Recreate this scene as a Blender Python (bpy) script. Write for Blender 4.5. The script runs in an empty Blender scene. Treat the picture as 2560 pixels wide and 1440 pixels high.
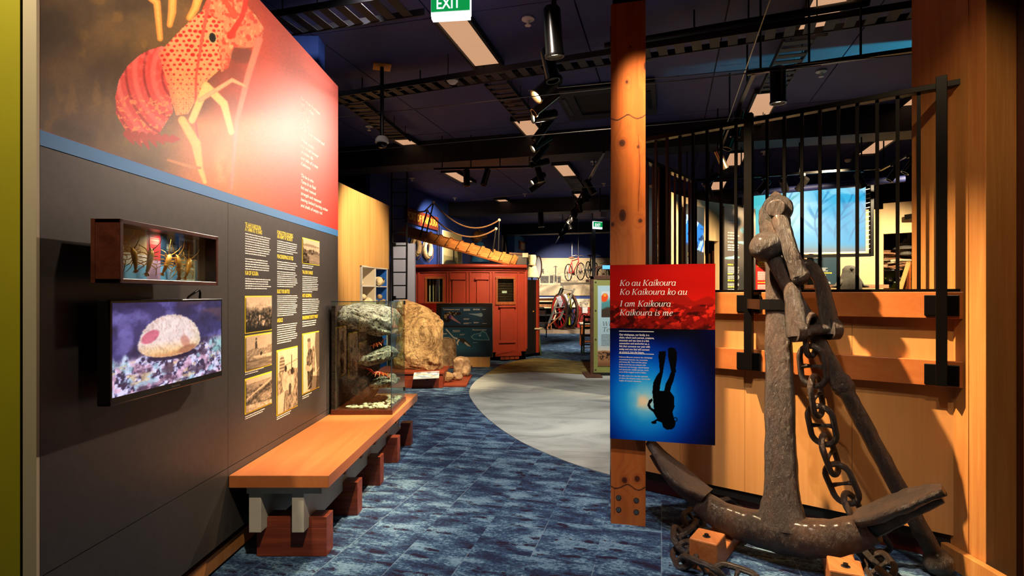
import bpy, bmesh, math, random
import numpy as np
from mathutils import Vector, Matrix

random.seed(7)
SC = bpy.context.scene
COL = SC.collection
PI = math.pi
# the room is laid out in metres from the viewing point: x right, y into the hall, z up
FPX, CX, HY, EYE = 1400.0, 1280.0, 735.0, 1.5

# ------------------------------------------------------------------ camera, world, exposure
cam_d = bpy.data.cameras.new('camera'); cam = bpy.data.objects.new('camera', cam_d); COL.objects.link(cam)
cam.location = (0, 0, EYE); cam.rotation_euler = (PI/2, 0, 0)
cam_d.sensor_width = 36; cam_d.lens = FPX/2560*36; cam_d.shift_y = (HY-720)/2560
cam_d.clip_start = 0.05; cam_d.clip_end = 200
SC.camera = cam
w = bpy.data.worlds.new('world'); SC.world = w; w.use_nodes = True
w.node_tree.nodes['Background'].inputs[0].default_value = (0.55, 0.65, 1.0, 1)
w.node_tree.nodes['Background'].inputs[1].default_value = 0.012
SC.view_settings.view_transform = 'Standard'; SC.view_settings.look = 'None'
SC.view_settings.gamma = 1; SC.view_settings.use_curve_mapping = False
SC.view_settings.exposure = 0.0
SC.cycles.use_denoising = True
SC.cycles.max_bounces = 6; SC.cycles.sample_clamp_indirect = 4.0

def spot(name, loc, target, watts, col=(1, .74, .45), angle=40, blend=.6, size=.04):
    d = bpy.data.lights.new(name, 'SPOT'); d.energy = watts; d.color = col
    d.spot_size = math.radians(angle); d.spot_blend = blend; d.shadow_soft_size = size
    o = bpy.data.objects.new(name, d); COL.objects.link(o); o.location = loc
    o.rotation_euler = (Vector(target)-Vector(loc)).to_track_quat('-Z', 'Y').to_euler()
    return o
def area(name, loc, target, watts, sx, sy, col=(1, 1, 1)):
    d = bpy.data.lights.new(name, 'AREA'); d.energy = watts; d.color = col; d.shape = 'RECTANGLE'; d.size = sx; d.size_y = sy
    o = bpy.data.objects.new(name, d); COL.objects.link(o); o.location = loc
    o.rotation_euler = (Vector(target)-Vector(loc)).to_track_quat('-Z', 'Y').to_euler()
    return o
WARM = (1, .72, .42); SOFTW = (1, .82, .6)
# lamps of the hall's tracks, with one added fill (most hang above or behind the viewpoint)
K = 4.2
def sp_(n, l, t, w_, c, a, b, s): return spot(n, l, t, w_*K, c, a, b, s)
sp_('spot_anchor', (.32, 3.40, 3.6), (2.1, 3.12, .75), 480, (1, .70, .39), 48, 1.0, .02)
sp_('spot_mural', (.36, 6.3, 3.45), (-1.56, 3.2, 2.25), 235, (1, .78, .62), 60, .95, .05)
sp_('spot_mural_fill', (.35, 2.5, 3.7), (-1.58, 2.9, 2.5), 95, (1, .78, .58), 64, .95, .06)  # added fill to brighten the mural wall, not a lamp of any track
sp_('spot_bench', (.1, 4.3, 3.6), (-1.25, 4.0, .45), 270, (1, .70, .40), 36, .8, .03)
sp_('spot_bench_end', (-.1, .9, 3.9), (-1.1, 3.1, .25), 95, SOFTW, 24, .8, .03)
sp_('spot_text', (.3, 5.6, 3.5), (-1.52, 4.3, 1.6), 60, SOFTW, 44, .9, .03)
sp_('spot_reef', (.6, 4.75, 3.2), (-1.1, 4.93, .9), 260, SOFTW, 22, .6, .03)
sp_('spot_reef_top', (-.7, 4.30, 3.7), (-1.2, 4.95, 1.2), 160, SOFTW, 20, .6, .03)
sp_('spot_boulder', (-.7, 6.6, 3.6), (-1.5, 9.3, .6), 260, WARM, 40, .7, .04)
sp_('spot_fossils', (.7, 7.6, 3.6), (-1.0, 9.2, .3), 110, WARM, 30, .7, .04)
sp_('spot_blue_wall', (-1.1, 4.6, 4.0), (-2.2, 5.8, 3.4), 40, (1, .9, .8), 70, .9, .04)
sp_('spot_van', (.6, 9.9, 3.7), (-.6, 12.8, 1.2), 250, WARM, 60, .7, .05)
sp_('spot_maple', (-.6, 8.2, 3.7), (-2.9, 9.6, 2.0), 170, (1, .78, .5), 60, .7, .05)
sp_('spot_grey_board', (-.9, 10.2, 3.8), (-2.3, 12.1, 1.9), 130, SOFTW, 34, .7, .05)
sp_('spot_gangway', (.4, 11.2, 3.6), (-.8, 13.6, 2.6), 170, WARM, 55, .7, .05)
sp_('spot_portsign', (-.8, 13.4, 3.8), (-2.4, 15.2, 3.0), 220, SOFTW, 50, .7, .05)
sp_('spot_floor_grey', (1.0, 6.0, 3.9), (.5, 7.4, 0), 130, (1, .92, .84), 75, .9, .05)
sp_('spot_floor_blue', (-.1, 3.6, 4.0), (-.1, 4.9, 0), 115, (1, .88, .78), 76, .9, .05)
sp_('spot_front', (.6, 1.4, 3.9), (.9, 3.2, 0), 70, (1, .88, .78), 56, .9, .05)
sp_('spot_sign', (.45, 1.0, 3.7), (1.08, 3.55, .7), 46, (1, .80, .62), 38, 1.0, .03)
sp_('spot_lime', (-1.7, 1.3, 3.9), (-1.8, 1.9, 2.4), 90, (1, .86, .6), 60, .8, .04)
sp_('spot_column', (1.2, 1.6, 3.9), (2.4, 3.1, 1.6), 36, WARM, 50, .9, .04)
sp_('spot_back_mural', (1.2, 18.5, 3.5), (2.2, 23.4, 1.7), 400, SOFTW, 44, .7, .06)
sp_('spot_back_cart', (2.6, 18.0, 3.8), (2.0, 21.8, .8), 300, (1, .86, .72), 55, .8, .06)
sp_('spot_back_floor', (1.6, 14.2, 3.9), (1.4, 16.8, 0.4), 330, (1, .86, .72), 75, .8, .06)
sp_('spot_panel', (1.3, 7.6, 3.8), (1.75, 10.3, 1.0), 150, (1, .9, .78), 36, .7, .04)
sp_('spot_cream_left', (3.2, 6.8, 3.6), (2.6, 8.8, 1.5), 230, (1, .78, .5), 66, .8, .05)
sp_('spot_cream_right', (6.2, 7.4, 3.55), (6.0, 10.0, 1.5), 300, (1, .78, .5), 70, .8, .05)
sp_('spot_cream_mid', (4.6, 7.6, 3.55), (4.4, 10.0, 1.4), 180, (1, .78, .5), 66, .8, .05)
sp_('case_lamp', (-1.43, 2.34, 1.752), (-1.47, 2.34, 1.6), .9, (1, .9, .75), 150, 1, .01)
sp_('projector_spill', (6.6, 5.3, 3.72), (3.95, 6.1, 4.15), 900, (.04, .8, .55), 9, .6, .01)
sp_('projector_spill_far', (9.2, 8.3, 3.7), (5.3, 9.35, 4.15), 1500, (.04, .75, .7), 9, .6, .01)


# ------------------------------------------------------------------ geometry helpers
def P(px, py, Y): return Vector(((px-CX)/FPX*Y, Y, EYE+(HY-py)/FPX*Y))
def PZ(px, py, Z):
    Y = FPX*(Z-EYE)/(HY-py); return Vector(((px-CX)/FPX*Y, Y, Z))
def F(px, py): return PZ(px, py, 0.0)
def s2l(c):
    c = np.asarray(c, float); return np.where(c <= .04045, c/12.92, ((c+.055)/1.055)**2.4)
def V3(*a): return Vector(a)

class MB:
    """collects shapes; build() links them as one mesh object"""
    def __init__(s): s.v = []; s.f = []; s.sm = []
    def add(s, vs, fs, smooth=False):
        b = len(s.v); s.v += [tuple(x) for x in vs]
        s.f += [tuple(b+i for i in f) for f in fs]; s.sm += [smooth]*len(fs); return s
    def box(s, c, d, rz=0.0, M=None):
        c = Vector(c); R = M if M is not None else Matrix.Rotation(rz, 3, 'Z')
        vs = [c+R@Vector((x*d[0]/2, y*d[1]/2, z*d[2]/2)) for x in (-1, 1) for y in (-1, 1) for z in (-1, 1)]
        return s.add(vs, [(0, 1, 3, 2), (4, 6, 7, 5), (0, 4, 5, 1), (2, 3, 7, 6), (0, 2, 6, 4), (1, 5, 7, 3)])
    def bx(s, x0, x1, y0, y1, z0, z1): return s.box(((x0+x1)/2, (y0+y1)/2, (z0+z1)/2), (x1-x0, y1-y0, z1-z0))
    def bar(s, a, b, w, h, up=(0, 0, 1)):
        a = Vector(a); b = Vector(b); d = (b-a); L = d.length; d.normalize(); up = Vector(up)
        x = up.cross(d)
        if x.length < 1e-4: x = Vector((1, 0, 0)).cross(d)
        x.normalize(); z = d.cross(x)
        return s.box((a+b)/2, (w, L, h), M=Matrix((x, d, z)).transposed())
    def tube(s, pts, r, n=10, closed=False, caps=True, sq=1.0, up=None):
        pts = [Vector(p) for p in pts]; m = len(pts); rs = r if isinstance(r, (list, tuple)) else [r]*m
        rings = []; N = None
        for i, p in enumerate(pts):
            t = (pts[(i+1) % m]-pts[i-1]) if closed else (pts[min(i+1, m-1)]-pts[max(i-1, 0)])
            t.normalize()
            if N is None:
                N = Vector(up) if up is not None else (Vector((0, 0, 1)) if abs(t.z) < .9 else Vector((1, 0, 0)))
            N = (N-t*N.dot(t))
            if N.length < 1e-6: N = t.orthogonal()
            N.normalize(); B = t.cross(N); q = rs[i]
            ra, rb = q if isinstance(q, (list, tuple)) else (q, q)
            ring = []
            for k in range(n):
                a = 2*PI*k/n; ca, sa = math.cos(a), math.sin(a)
                if sq != 1.0:
                    ca = math.copysign(abs(ca)**sq, ca); sa = math.copysign(abs(sa)**sq, sa)
                ring.append(p+N*ca*ra+B*sa*rb)
            rings.append(ring)
        vs = [v for g in rings for v in g]; fs = []
        for i in range(m if closed else m-1):
            j = (i+1) % m
            for k in range(n):
                fs.append((i*n+k, i*n+(k+1) % n, j*n+(k+1) % n, j*n+k))
        s.add(vs, fs, True)
        if caps and not closed:
            s.add(rings[0], [tuple(range(n))[::-1]]); s.add(rings[-1], [tuple(range(n))])
        return s
    def cyl(s, a, b, r, n=14, r2=None): return s.tube([a, b], [r, r if r2 is None else r2], n)
    def disc(s, c, axis, r, t, n=18):
        a = Vector(axis).normalized(); c = Vector(c); return s.tube([c-a*t/2, c+a*t/2], r, n)
    def ball(s, c, r, nu=14, nv=9, sc=(1, 1, 1), M=None):
        c = Vector(c); vs = []; R = M if M is not None else Matrix.Identity(3)
        for j in range(nv+1):
            th = PI*j/nv
            for i in range(nu):
                ph = 2*PI*i/nu
                vs.append(c+R@Vector((r*sc[0]*math.sin(th)*math.cos(ph), r*sc[1]*math.sin(th)*math.sin(ph), r*sc[2]*math.cos(th))))
        fs = [(j*nu+i, (j+1)*nu+i, (j+1)*nu+(i+1) % nu, j*nu+(i+1) % nu) for j in range(nv) for i in range(nu)]
        return s.add(vs, fs, True)
    def lathe(s, prof, c=(0, 0, 0), n=20, M=None):
        c = Vector(c); R = M if M is not None else Matrix.Identity(3)
        vs = [c+R@Vector((r*math.cos(2*PI*k/n), r*math.sin(2*PI*k/n), z)) for r, z in prof for k in range(n)]
        m = len(prof)
        return s.add(vs, [(i*n+k, i*n+(k+1) % n, (i+1)*n+(k+1) % n, (i+1)*n+k) for i in range(m-1) for k in range(n)], True)
    def prism(s, poly, d):
        """closed 3-D outline swept by vector d"""
        poly = [Vector(p) for p in poly]; d = Vector(d); n = len(poly)
        vs = poly+[p+d for p in poly]
        return s.add(vs, [tuple(range(n))[::-1], tuple(range(n, 2*n))]+[(i, (i+1) % n, n+(i+1) % n, n+i) for i in range(n)])
    def build(s, name, mat, parent=None, bevel=0, sub=0, label=None, smooth=None):
        me = bpy.data.meshes.new(name); me.from_pydata(s.v, [], s.f)
        me.polygons.foreach_set('use_smooth', s.sm if smooth is None else [smooth]*len(s.f)); 
        bm = bmesh.new(); bm.from_mesh(me); bmesh.ops.remove_doubles(bm, verts=bm.verts, dist=1e-5); bmesh.ops.recalc_face_normals(bm, faces=bm.faces); bm.to_mesh(me); bm.free()
        me.update()
        if any(s.sm): me.set_sharp_from_angle(angle=math.radians(48))
        return link(name, me, mat, parent, bevel, sub, label)

def link(name, me, mat, parent=None, bevel=0, sub=0, label=None):
    if mat is not None and not me.materials: me.materials.append(mat)
    o = bpy.data.objects.new(name, me); COL.objects.link(o)
    if parent is not None:
        o.parent = parent
        if not parent.get('_loc'): o.matrix_parent_inverse = WORLD_INV.get(parent.name, Matrix.Identity(4))
    if bevel:
        m = o.modifiers.new('bevel', 'BEVEL'); m.width = bevel; m.segments = 2; m.limit_method = 'ANGLE'; m.angle_limit = .6
    if sub:
        m = o.modifiers.new('sub', 'SUBSURF'); m.levels = sub; m.render_levels = sub
    if label: o['label'] = label
    return o
WORLD_INV = {}
def thing(name, label, cat, loc=(0, 0, 0), rz=0.0, group=None, local=False):
    o = bpy.data.objects.new(name, None); COL.objects.link(o); o.empty_display_size = .1
    o.location = loc; o.rotation_euler = (0, 0, rz)
    o['label'] = label; o['category'] = cat
    if group: o['group'] = group
    Mx = Matrix.Translation(Vector(loc)) @ Matrix.Rotation(rz, 4, 'Z')
    WORLD_INV[o.name] = Matrix.Identity(4) if local else Mx.inverted()
    return o
def tag(o, label=None, cat=None, group=None, kind=None):
    if label: o['label'] = label
    if cat: o['category'] = cat
    if group: o['group'] = group
    if kind: o['kind'] = kind
    return o
def structure(o): o['kind'] = 'structure'; return o
def sempty(name):
    o = bpy.data.objects.new(name, None); COL.objects.link(o); o['kind'] = 'structure'; WORLD_INV[o.name] = Matrix.Identity(4); return o
def stuff(o): o['kind'] = 'stuff'; return o
CHILD = {}
def copy_tree(o, parent=None, loc=None, rz=None, label=None):
    kids = list(o.children)
    c = o.copy(); COL.objects.link(c)
    if parent is not None: c.parent = parent
    if loc is not None: c.location = loc
    if rz is not None: c.rotation_euler = (0, 0, rz)
    if label: c['label'] = label
    WORLD_INV[c.name] = WORLD_INV.get(o.name, Matrix.Identity(4))
    for k in kids: copy_tree(k, c)
    return c

# ------------------------------------------------------------------ procedural colour for flat prints
def _h(ix, iy, seed):
    n = (ix.astype(np.int64)*374761393 + iy.astype(np.int64)*668265263 + seed*1442695041) & 0xffffffff
    n = ((n ^ (n >> 13))*1274126177) & 0xffffffff
    return ((n ^ (n >> 16)) & 0xffff)/65535.0
def vn(x, y, seed=0):
    ix = np.floor(x); iy = np.floor(y); fx = x-ix; fy = y-iy
    fx = fx*fx*(3-2*fx); fy = fy*fy*(3-2*fy)
    a = _h(ix, iy, seed); b = _h(ix+1, iy, seed); c = _h(ix, iy+1, seed); d = _h(ix+1, iy+1, seed)
    return (a*(1-fx)+b*fx)*(1-fy)+(c*(1-fx)+d*fx)*fy
def fbm(x, y, o=4, seed=0, g=.5):
    r = 0; a = 1; t = 0
    for i in range(o):
        r = r+a*vn(x*2**i, y*2**i, seed+i*17); t += a; a *= g
    return r/t
def sst(a, b, x):
    t = np.clip((x-a)/(b-a), 0, 1); return t*t*(3-2*t)
def ell(x, y, cx, cy, rx, ry, rot=0):
    c, s = math.cos(rot), math.sin(rot); dx = x-cx; dy = y-cy
    return np.hypot((dx*c+dy*s)/rx, (-dx*s+dy*c)/ry)
def inpoly(x, y, pts):
    r = np.zeros(x.shape, bool); n = len(pts)
    for i in range(n):
        x0, y0 = pts[i]; x1, y1 = pts[(i+1) % n]
        if y0 == y1: continue
        r ^= ((y0 > y) != (y1 > y)) & (x < (x1-x0)*(y-y0)/(y1-y0)+x0)
    return r
def seg(x, y, pts, ws):
    """distance outside a polyline of varying half width (negative inside)"""
    d = np.full(x.shape, 1e9)
    for i in range(len(pts)-1):
        (ax, ay), (bx_, by_) = pts[i], pts[i+1]; vx, vy = bx_-ax, by_-ay; L = vx*vx+vy*vy+1e-9
        t = np.clip(((x-ax)*vx+(y-ay)*vy)/L, 0, 1)
        d = np.minimum(d, np.hypot(x-ax-t*vx, y-ay-t*vy)-(ws[i]+(ws[i+1]-ws[i])*t))
    return d
def lay(c, m, col):
    m = np.clip(np.asarray(m, float), 0, 1)[..., None]; col = np.asarray(col, float)
    return c*(1-m)+col*m
def flat(x, col): return np.broadcast_to(np.array(col, float), x.shape+(3,)).copy()

def paint(name, pts, rgb, mat, parent=None, label=None):
    """pts (ny,nx,3) points of a flat sheet, rgb (ny,nx,3) its printed colours"""
    ny, nx = pts.shape[:2]
    me = bpy.data.meshes.new(name)
    idx = np.arange(ny*nx).reshape(ny, nx)
    q = np.stack([idx[:-1, :-1], idx[:-1, 1:], idx[1:, 1:], idx[1:, :-1]], -1).reshape(-1, 4)
    me.vertices.add(ny*nx); me.vertices.foreach_set('co', pts.reshape(-1))
    me.loops.add(q.size); me.loops.foreach_set('vertex_index', q.reshape(-1))
    me.polygons.add(len(q)); me.polygons.foreach_set('loop_start', np.arange(0, q.size, 4))
    me.update(calc_edges=True)
    a = me.color_attributes.new('print', 'FLOAT_COLOR', 'POINT')
    col = np.ones((ny*nx, 4)); col[:, :3] = s2l(np.clip(rgb, 0, 1)).reshape(-1, 3)
    a.data.foreach_set('color', col.reshape(-1))
    return link(name, me, mat, parent, label=label)
def sheet(o, u, v, w, h, nx, ny):
    """a flat sheet from corner o along u (width) and v (height): points and coordinates 0..1"""
    a = np.linspace(0, 1, nx); b = np.linspace(0, 1, ny); A, B = np.meshgrid(a, b)
    o = np.array(o); u = np.array(u); v = np.array(v)
    return o+A[..., None]*u*w+B[..., None]*v*h, A, B

# ------------------------------------------------------------------ lettering
_tx = {}
def letters(body, shear=0.0, bold=0.0, space=1.0):
    k = (body, shear, bold, space)
    if k not in _tx:
        c = bpy.data.curves.new('txt', 'FONT'); c.body = body; c.size = 1; c.shear = shear; c.offset = bold; c.space_character = space
        c.resolution_u = 3
        o = bpy.data.objects.new('txt', c); COL.objects.link(o)
        dg = bpy.context.evaluated_depsgraph_get(); me = o.evaluated_get(dg).to_mesh()
        _tx[k] = ([(v.co.x, v.co.y) for v in me.vertices], [tuple(p.vertices) for p in me.polygons])
        o.evaluated_get(dg).to_mesh_clear()
        bpy.data.objects.remove(o); bpy.data.curves.remove(c)
    return _tx[k]
def write(mb, body, o, u, v, size, shear=0.0, bold=0.0, width=None, space=1.0):
    """lay the words flat on the sheet at o; width squeezes the line to a given length"""
    vs, fs = letters(body, shear, bold, space)
    if not vs: return
    x1 = max(a for a, b in vs); kx = size if width is None else width/max(x1, 1e-6)
    o = Vector(o); u = Vector(u); v = Vector(v)
    mb.add([o+u*(a*kx)+v*(b*size) for a, b in vs], fs)
def rows(mb, o, u, v, w, nlines, pitch, h, rag=.12, seed=1):
    """lines of print too small to read: word-long dashes"""
    rd = random.Random(seed); o = Vector(o); u = Vector(u); v = Vector(v)
    for i in range(nlines):
        x = 0; end = w*(1-rag*rd.random()*(3 if i == nlines-1 else 1)); y = -pitch*i
        while x < end:
            L = min(h*rd.uniform(1.2, 5), end-x)
            a = o+u*x+v*y
            hh = h*rd.uniform(.75, 1.0)
            mb.add([a, a+u*L, a+u*L+v*hh, a+v*hh], [(0, 1, 2, 3)])
            x += L+h*.45
# ------------------------------------------------------------------ materials
def newmat(name):
    m = bpy.data.materials.new(name); m.use_nodes = True; nt = m.node_tree
    return m, nt.nodes, nt.links, nt.nodes['Principled BSDF']
def C4(c): return tuple(s2l(c))+(1,)
def ramp(N, stops):
    r = N.new('ShaderNodeValToRGB'); e = r.color_ramp.elements
    while len(e) < len(stops): e.new(.5)
    for i, (p, c) in enumerate(stops): e[i].position = p; e[i].color = C4(c)
    return r
def coords(N, L, scale=(1, 1, 1), rz=0, kind='Object'):
    t = N.new('ShaderNodeTexCoord'); m = N.new('ShaderNodeMapping'); L.new(t.outputs[kind], m.inputs[0])
    m.inputs['Scale'].default_value = scale; m.inputs['Rotation'].default_value = (0, 0, rz); return m
def noise(N, L, src, scale, detail=4, rough=.5, dist=0):
    n = N.new('ShaderNodeTexNoise'); L.new(src, n.inputs['Vector']); n.inputs['Scale'].default_value = scale
    n.inputs['Detail'].default_value = detail; n.inputs['Roughness'].default_value = rough; n.inputs['Distortion'].default_value = dist
    return n
def bumpn(N, L, h, b, strength=.3, dist=.01):
    n = N.new('ShaderNodeBump'); n.inputs['Strength'].default_value = strength; n.inputs['Distance'].default_value = dist
    L.new(h, n.inputs['Height']); L.new(n.outputs[0], b.inputs['Normal']); return n
def mat(name, c, rough=.5, metal=0, spec=.5, var=.0, vs=6, bump=0, bs=60, bd=.004, coat=0, aniso=(1, 1, 1)):
    m, N, L, b = newmat(name)
    b.inputs['Base Color'].default_value = C4(c); b.inputs['Roughness'].default_value = rough
    b.inputs['Metallic'].default_value = metal; b.inputs['Specular IOR Level'].default_value = spec
    b.inputs['Coat Weight'].default_value = coat
    if var or bump: mp = coords(N, L, aniso)
    if var:
        n = noise(N, L, mp.outputs[0], vs, 5, .6)
        c = np.array(c); r = ramp(N, [(.3, np.clip(c*(1-var), 0, 1)), (.7, np.clip(c*(1+var*.7), 0, 1))])
        L.new(n.outputs[0], r.inputs[0]); L.new(r.outputs[0], b.inputs['Base Color'])
    if bump:
        n2 = noise(N, L, mp.outputs[0], bs, 5, .6); bumpn(N, L, n2.outputs[0], b, bump, bd)
    return m
def emis(name, c, k):
    m, N, L, b = newmat(name); b.inputs['Base Color'].default_value = (0.02, 0.02, 0.02, 1)
    b.inputs['Emission Color'].default_value = C4(c); b.inputs['Emission Strength'].default_value = k; return m
def printmat(name, rough=.5, glow=0, spec=.4):
    m, N, L, b = newmat(name); a = N.new('ShaderNodeAttribute'); a.attribute_name = 'print'
    b.inputs['Roughness'].default_value = rough; b.inputs['Specular IOR Level'].default_value = spec
    if glow:
        b.inputs['Base Color'].default_value = (.01, .01, .01, 1)
        L.new(a.outputs['Color'], b.inputs['Emission Color']); b.inputs['Emission Strength'].default_value = glow
    else: L.new(a.outputs['Color'], b.inputs['Base Color'])
    return m
def wood(name, light, dark, axis=2, rz=0, scale=1.0, rough=.4, streak=9, coat=0, band=.5):
    m, N, L, b = newmat(name)
    s = [streak*scale]*3; s[axis] = .55*scale
    mp = coords(N, L, tuple(s), rz)
    n = noise(N, L, mp.outputs[0], 1.0, 6, .62, .6)
    s2 = [60*scale]*3; s2[axis] = 2.0*scale
    mp2 = coords(N, L, tuple(s2), rz); n2 = noise(N, L, mp2.outputs[0], 1.0, 3, .6)
    mx = N.new('ShaderNodeMix'); mx.data_type = 'FLOAT'; mx.inputs[0].default_value = .3
    L.new(n.outputs[0], mx.inputs[2]); L.new(n2.outputs[0], mx.inputs[3])
    mid = (np.array(light)+np.array(dark))/2
    r = ramp(N, [(.5-band*.32, dark), (.5, mid), (.5+band*.28, light)])
    L.new(mx.outputs[0], r.inputs[0]); L.new(r.outputs[0], b.inputs['Base Color'])
    b.inputs['Roughness'].default_value = rough; b.inputs['Coat Weight'].default_value = coat; b.inputs['Coat Roughness'].default_value = .25
    bumpn(N, L, n2.outputs[0], b, .12, .002); return m
def rock(name, lo, hi, scale=6, bump=.8, bd=.03, pit=None, crack=None):
    m, N, L, b = newmat(name); mp = coords(N, L)
    n = noise(N, L, mp.outputs[0], scale, 9, .68, .4); n3 = noise(N, L, mp.outputs[0], scale*7, 6, .7)
    mid = (np.array(lo)+np.array(hi))*.5
    r = ramp(N, [(.32, lo), (.5, mid), (.66, hi)]); L.new(n.outputs[0], r.inputs[0])
    out = r.outputs[0]
    if pit is not None:
        r2 = ramp(N, [(.42, (1, 1, 1)), (.52, (0, 0, 0))]); L.new(n3.outputs[0], r2.inputs[0])
        mx = N.new('ShaderNodeMix'); mx.data_type = 'RGBA'; L.new(r2.outputs[0], mx.inputs[0]); L.new(out, mx.inputs[6]); mx.inputs[7].default_value = C4(pit); out = mx.outputs[2]
    if crack is not None:
        nc = noise(N, L, mp.outputs[0], scale*1.1, 5, .6, 2.2); r3 = ramp(N, [(.455, (0, 0, 0)), (.49, (1, 1, 1)), (.5, (1, 1, 1)), (.535, (0, 0, 0))]); L.new(nc.outputs[0], r3.inputs[0])
        k = N.new('ShaderNodeMath'); k.operation = 'MULTIPLY'; L.new(r3.outputs[0], k.inputs[0]); k.inputs[1].default_value = .75
        mx = N.new('ShaderNodeMix'); mx.data_type = 'RGBA'; L.new(k.outputs[0], mx.inputs[0]); L.new(out, mx.inputs[6]); mx.inputs[7].default_value = C4(crack); out = mx.outputs[2]
    L.new(out, b.inputs['Base Color']); b.inputs['Roughness'].default_value = .8
    ad = N.new('ShaderNodeMath'); ad.operation = 'ADD'; L.new(n.outputs[0], ad.inputs[0])
    ml = N.new('ShaderNodeMath'); ml.operation = 'MULTIPLY'; L.new(n3.outputs[0], ml.inputs[0]); ml.inputs[1].default_value = .35
    L.new(ml.outputs[0], ad.inputs[1]); bumpn(N, L, ad.outputs[0], b, bump, bd); return m
def glass(name, tint=(.93, .97, .95), alpha=.12, rough=.02):
    """thin pane: mostly see-through with a mirror-like sheen"""
    m, N, L, b = newmat(name); out = N['Material Output']
    t = N.new('ShaderNodeBsdfTransparent'); t.inputs[0].default_value = C4(tint)
    g = N.new('ShaderNodeBsdfGlossy'); g.inputs['Roughness'].default_value = rough
    fr = N.new('ShaderNodeFresnel'); fr.inputs[0].default_value = 1.45
    ad = N.new('ShaderNodeMath'); ad.operation = 'ADD'; L.new(fr.outputs[0], ad.inputs[0]); ad.inputs[1].default_value = alpha*.3; ad.use_clamp = True
    mx = N.new('ShaderNodeMixShader'); ge = N.new('ShaderNodeNewGeometry'); inv = N.new('ShaderNodeMath'); inv.operation = 'SUBTRACT'; inv.inputs[0].default_value = 1; L.new(ge.outputs['Backfacing'], inv.inputs[1])
    ml = N.new('ShaderNodeMath'); ml.operation = 'MULTIPLY'; L.new(ad.outputs[0], ml.inputs[0]); L.new(inv.outputs[0], ml.inputs[1])
    L.new(ml.outputs[0], mx.inputs[0]); L.new(t.outputs[0], mx.inputs[1]); L.new(g.outputs[0], mx.inputs[2])
    L.new(mx.outputs[0], out.inputs[0]); N.remove(b); return m

def carpet():
    """blue distressed carpet planks: every plank has its own piece of a ragged pattern"""
    m, N, L, b = newmat('carpet_blue')
    mp = coords(N, L, (1, 1, 1), .26)
    dv = N.new('ShaderNodeVectorMath'); dv.operation = 'DIVIDE'; L.new(mp.outputs[0], dv.inputs[0]); dv.inputs[1].default_value = (.36, .52, 1)
    fl = N.new('ShaderNodeVectorMath'); fl.operation = 'FLOOR'; L.new(dv.outputs[0], fl.inputs[0])
    wn = N.new('ShaderNodeTexWhiteNoise'); wn.noise_dimensions = '3D'; L.new(fl.outputs[0], wn.inputs['Vector'])
    sc = N.new('ShaderNodeVectorMath'); sc.operation = 'MULTIPLY_ADD'; L.new(wn.outputs['Color'], sc.inputs[0]); sc.inputs[1].default_value = (.5, .5, 0)
    L.new(mp.outputs[0], sc.inputs[2])
    def nz(scale, det, rough, st, src=None):
        v = N.new('ShaderNodeVectorMath'); v.operation = 'MULTIPLY'; L.new(src or sc.outputs[0], v.inputs[0]); v.inputs[1].default_value = st
        return noise(N, L, v.outputs[0], scale, det, rough)
    a = nz(4.4, 4, .55, (.8, 1.9, 1)); f = nz(48, 4, .72, (.8, 1.3, 1)); c = nz(7.5, 2, .5, (.7, 1.9, 1))
    def mixf(x, y, k):
        mx = N.new('ShaderNodeMix'); mx.data_type = 'FLOAT'; mx.inputs[0].default_value = k; L.new(x, mx.inputs[2]); L.new(y, mx.inputs[3]); return mx.outputs[0]
    r = ramp(N, [(.40, (.12, .15, .25)), (.455, (.15, .21, .33)), (.475, (.19, .28, .40)), (.515, (.21, .31, .43)), (.53, (.33, .45, .55)), (.60, (.42, .54, .63))]); L.new(mixf(a.outputs[0], f.outputs[0], .46), r.inputs[0])
    k = ramp(N, [(.57, (0, 0, 0)), (.59, (1, 1, 1))]); L.new(mixf(c.outputs[0], f.outputs[0], .40), k.inputs[0])
    mu = N.new('ShaderNodeMix'); mu.data_type = 'RGBA'; L.new(k.outputs[0], mu.inputs[0]); L.new(r.outputs[0], mu.inputs[6]); mu.inputs[7].default_value = C4((.13, .10, .18))
    # plank joints: a faint paler line
    fr = N.new('ShaderNodeVectorMath'); fr.operation = 'FRACTION'; L.new(dv.outputs[0], fr.inputs[0]); sx = N.new('ShaderNodeSeparateXYZ'); L.new(fr.outputs[0], sx.inputs[0])
    lt = N.new('ShaderNodeMath'); lt.operation = 'LESS_THAN'; L.new(sx.outputs[0], lt.inputs[0]); lt.inputs[1].default_value = .018
    g = N.new('ShaderNodeMath'); g.operation = 'MULTIPLY'; L.new(lt.outputs[0], g.inputs[0]); g2 = ramp(N, [(.5, (0, 0, 0)), (.52, (.75, .75, .75))]); L.new(wn.outputs['Value'], g2.inputs[0]); L.new(g2.outputs[0], g.inputs[1])
    m3 = N.new('ShaderNodeMix'); m3.data_type = 'RGBA'; L.new(g.outputs[0], m3.inputs[0]); L.new(mu.outputs[2], m3.inputs[6]); m3.inputs[7].default_value = C4((.44, .52, .60))
    L.new(m3.outputs[2], b.inputs['Base Color'])
    b.inputs['Roughness'].default_value = .95; b.inputs['Specular IOR Level'].default_value = .15
    ff = noise(N, L, mp.outputs[0], 260, 2, .6); bumpn(N, L, ff.outputs[0], b, .5, .004)
    return m
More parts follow.
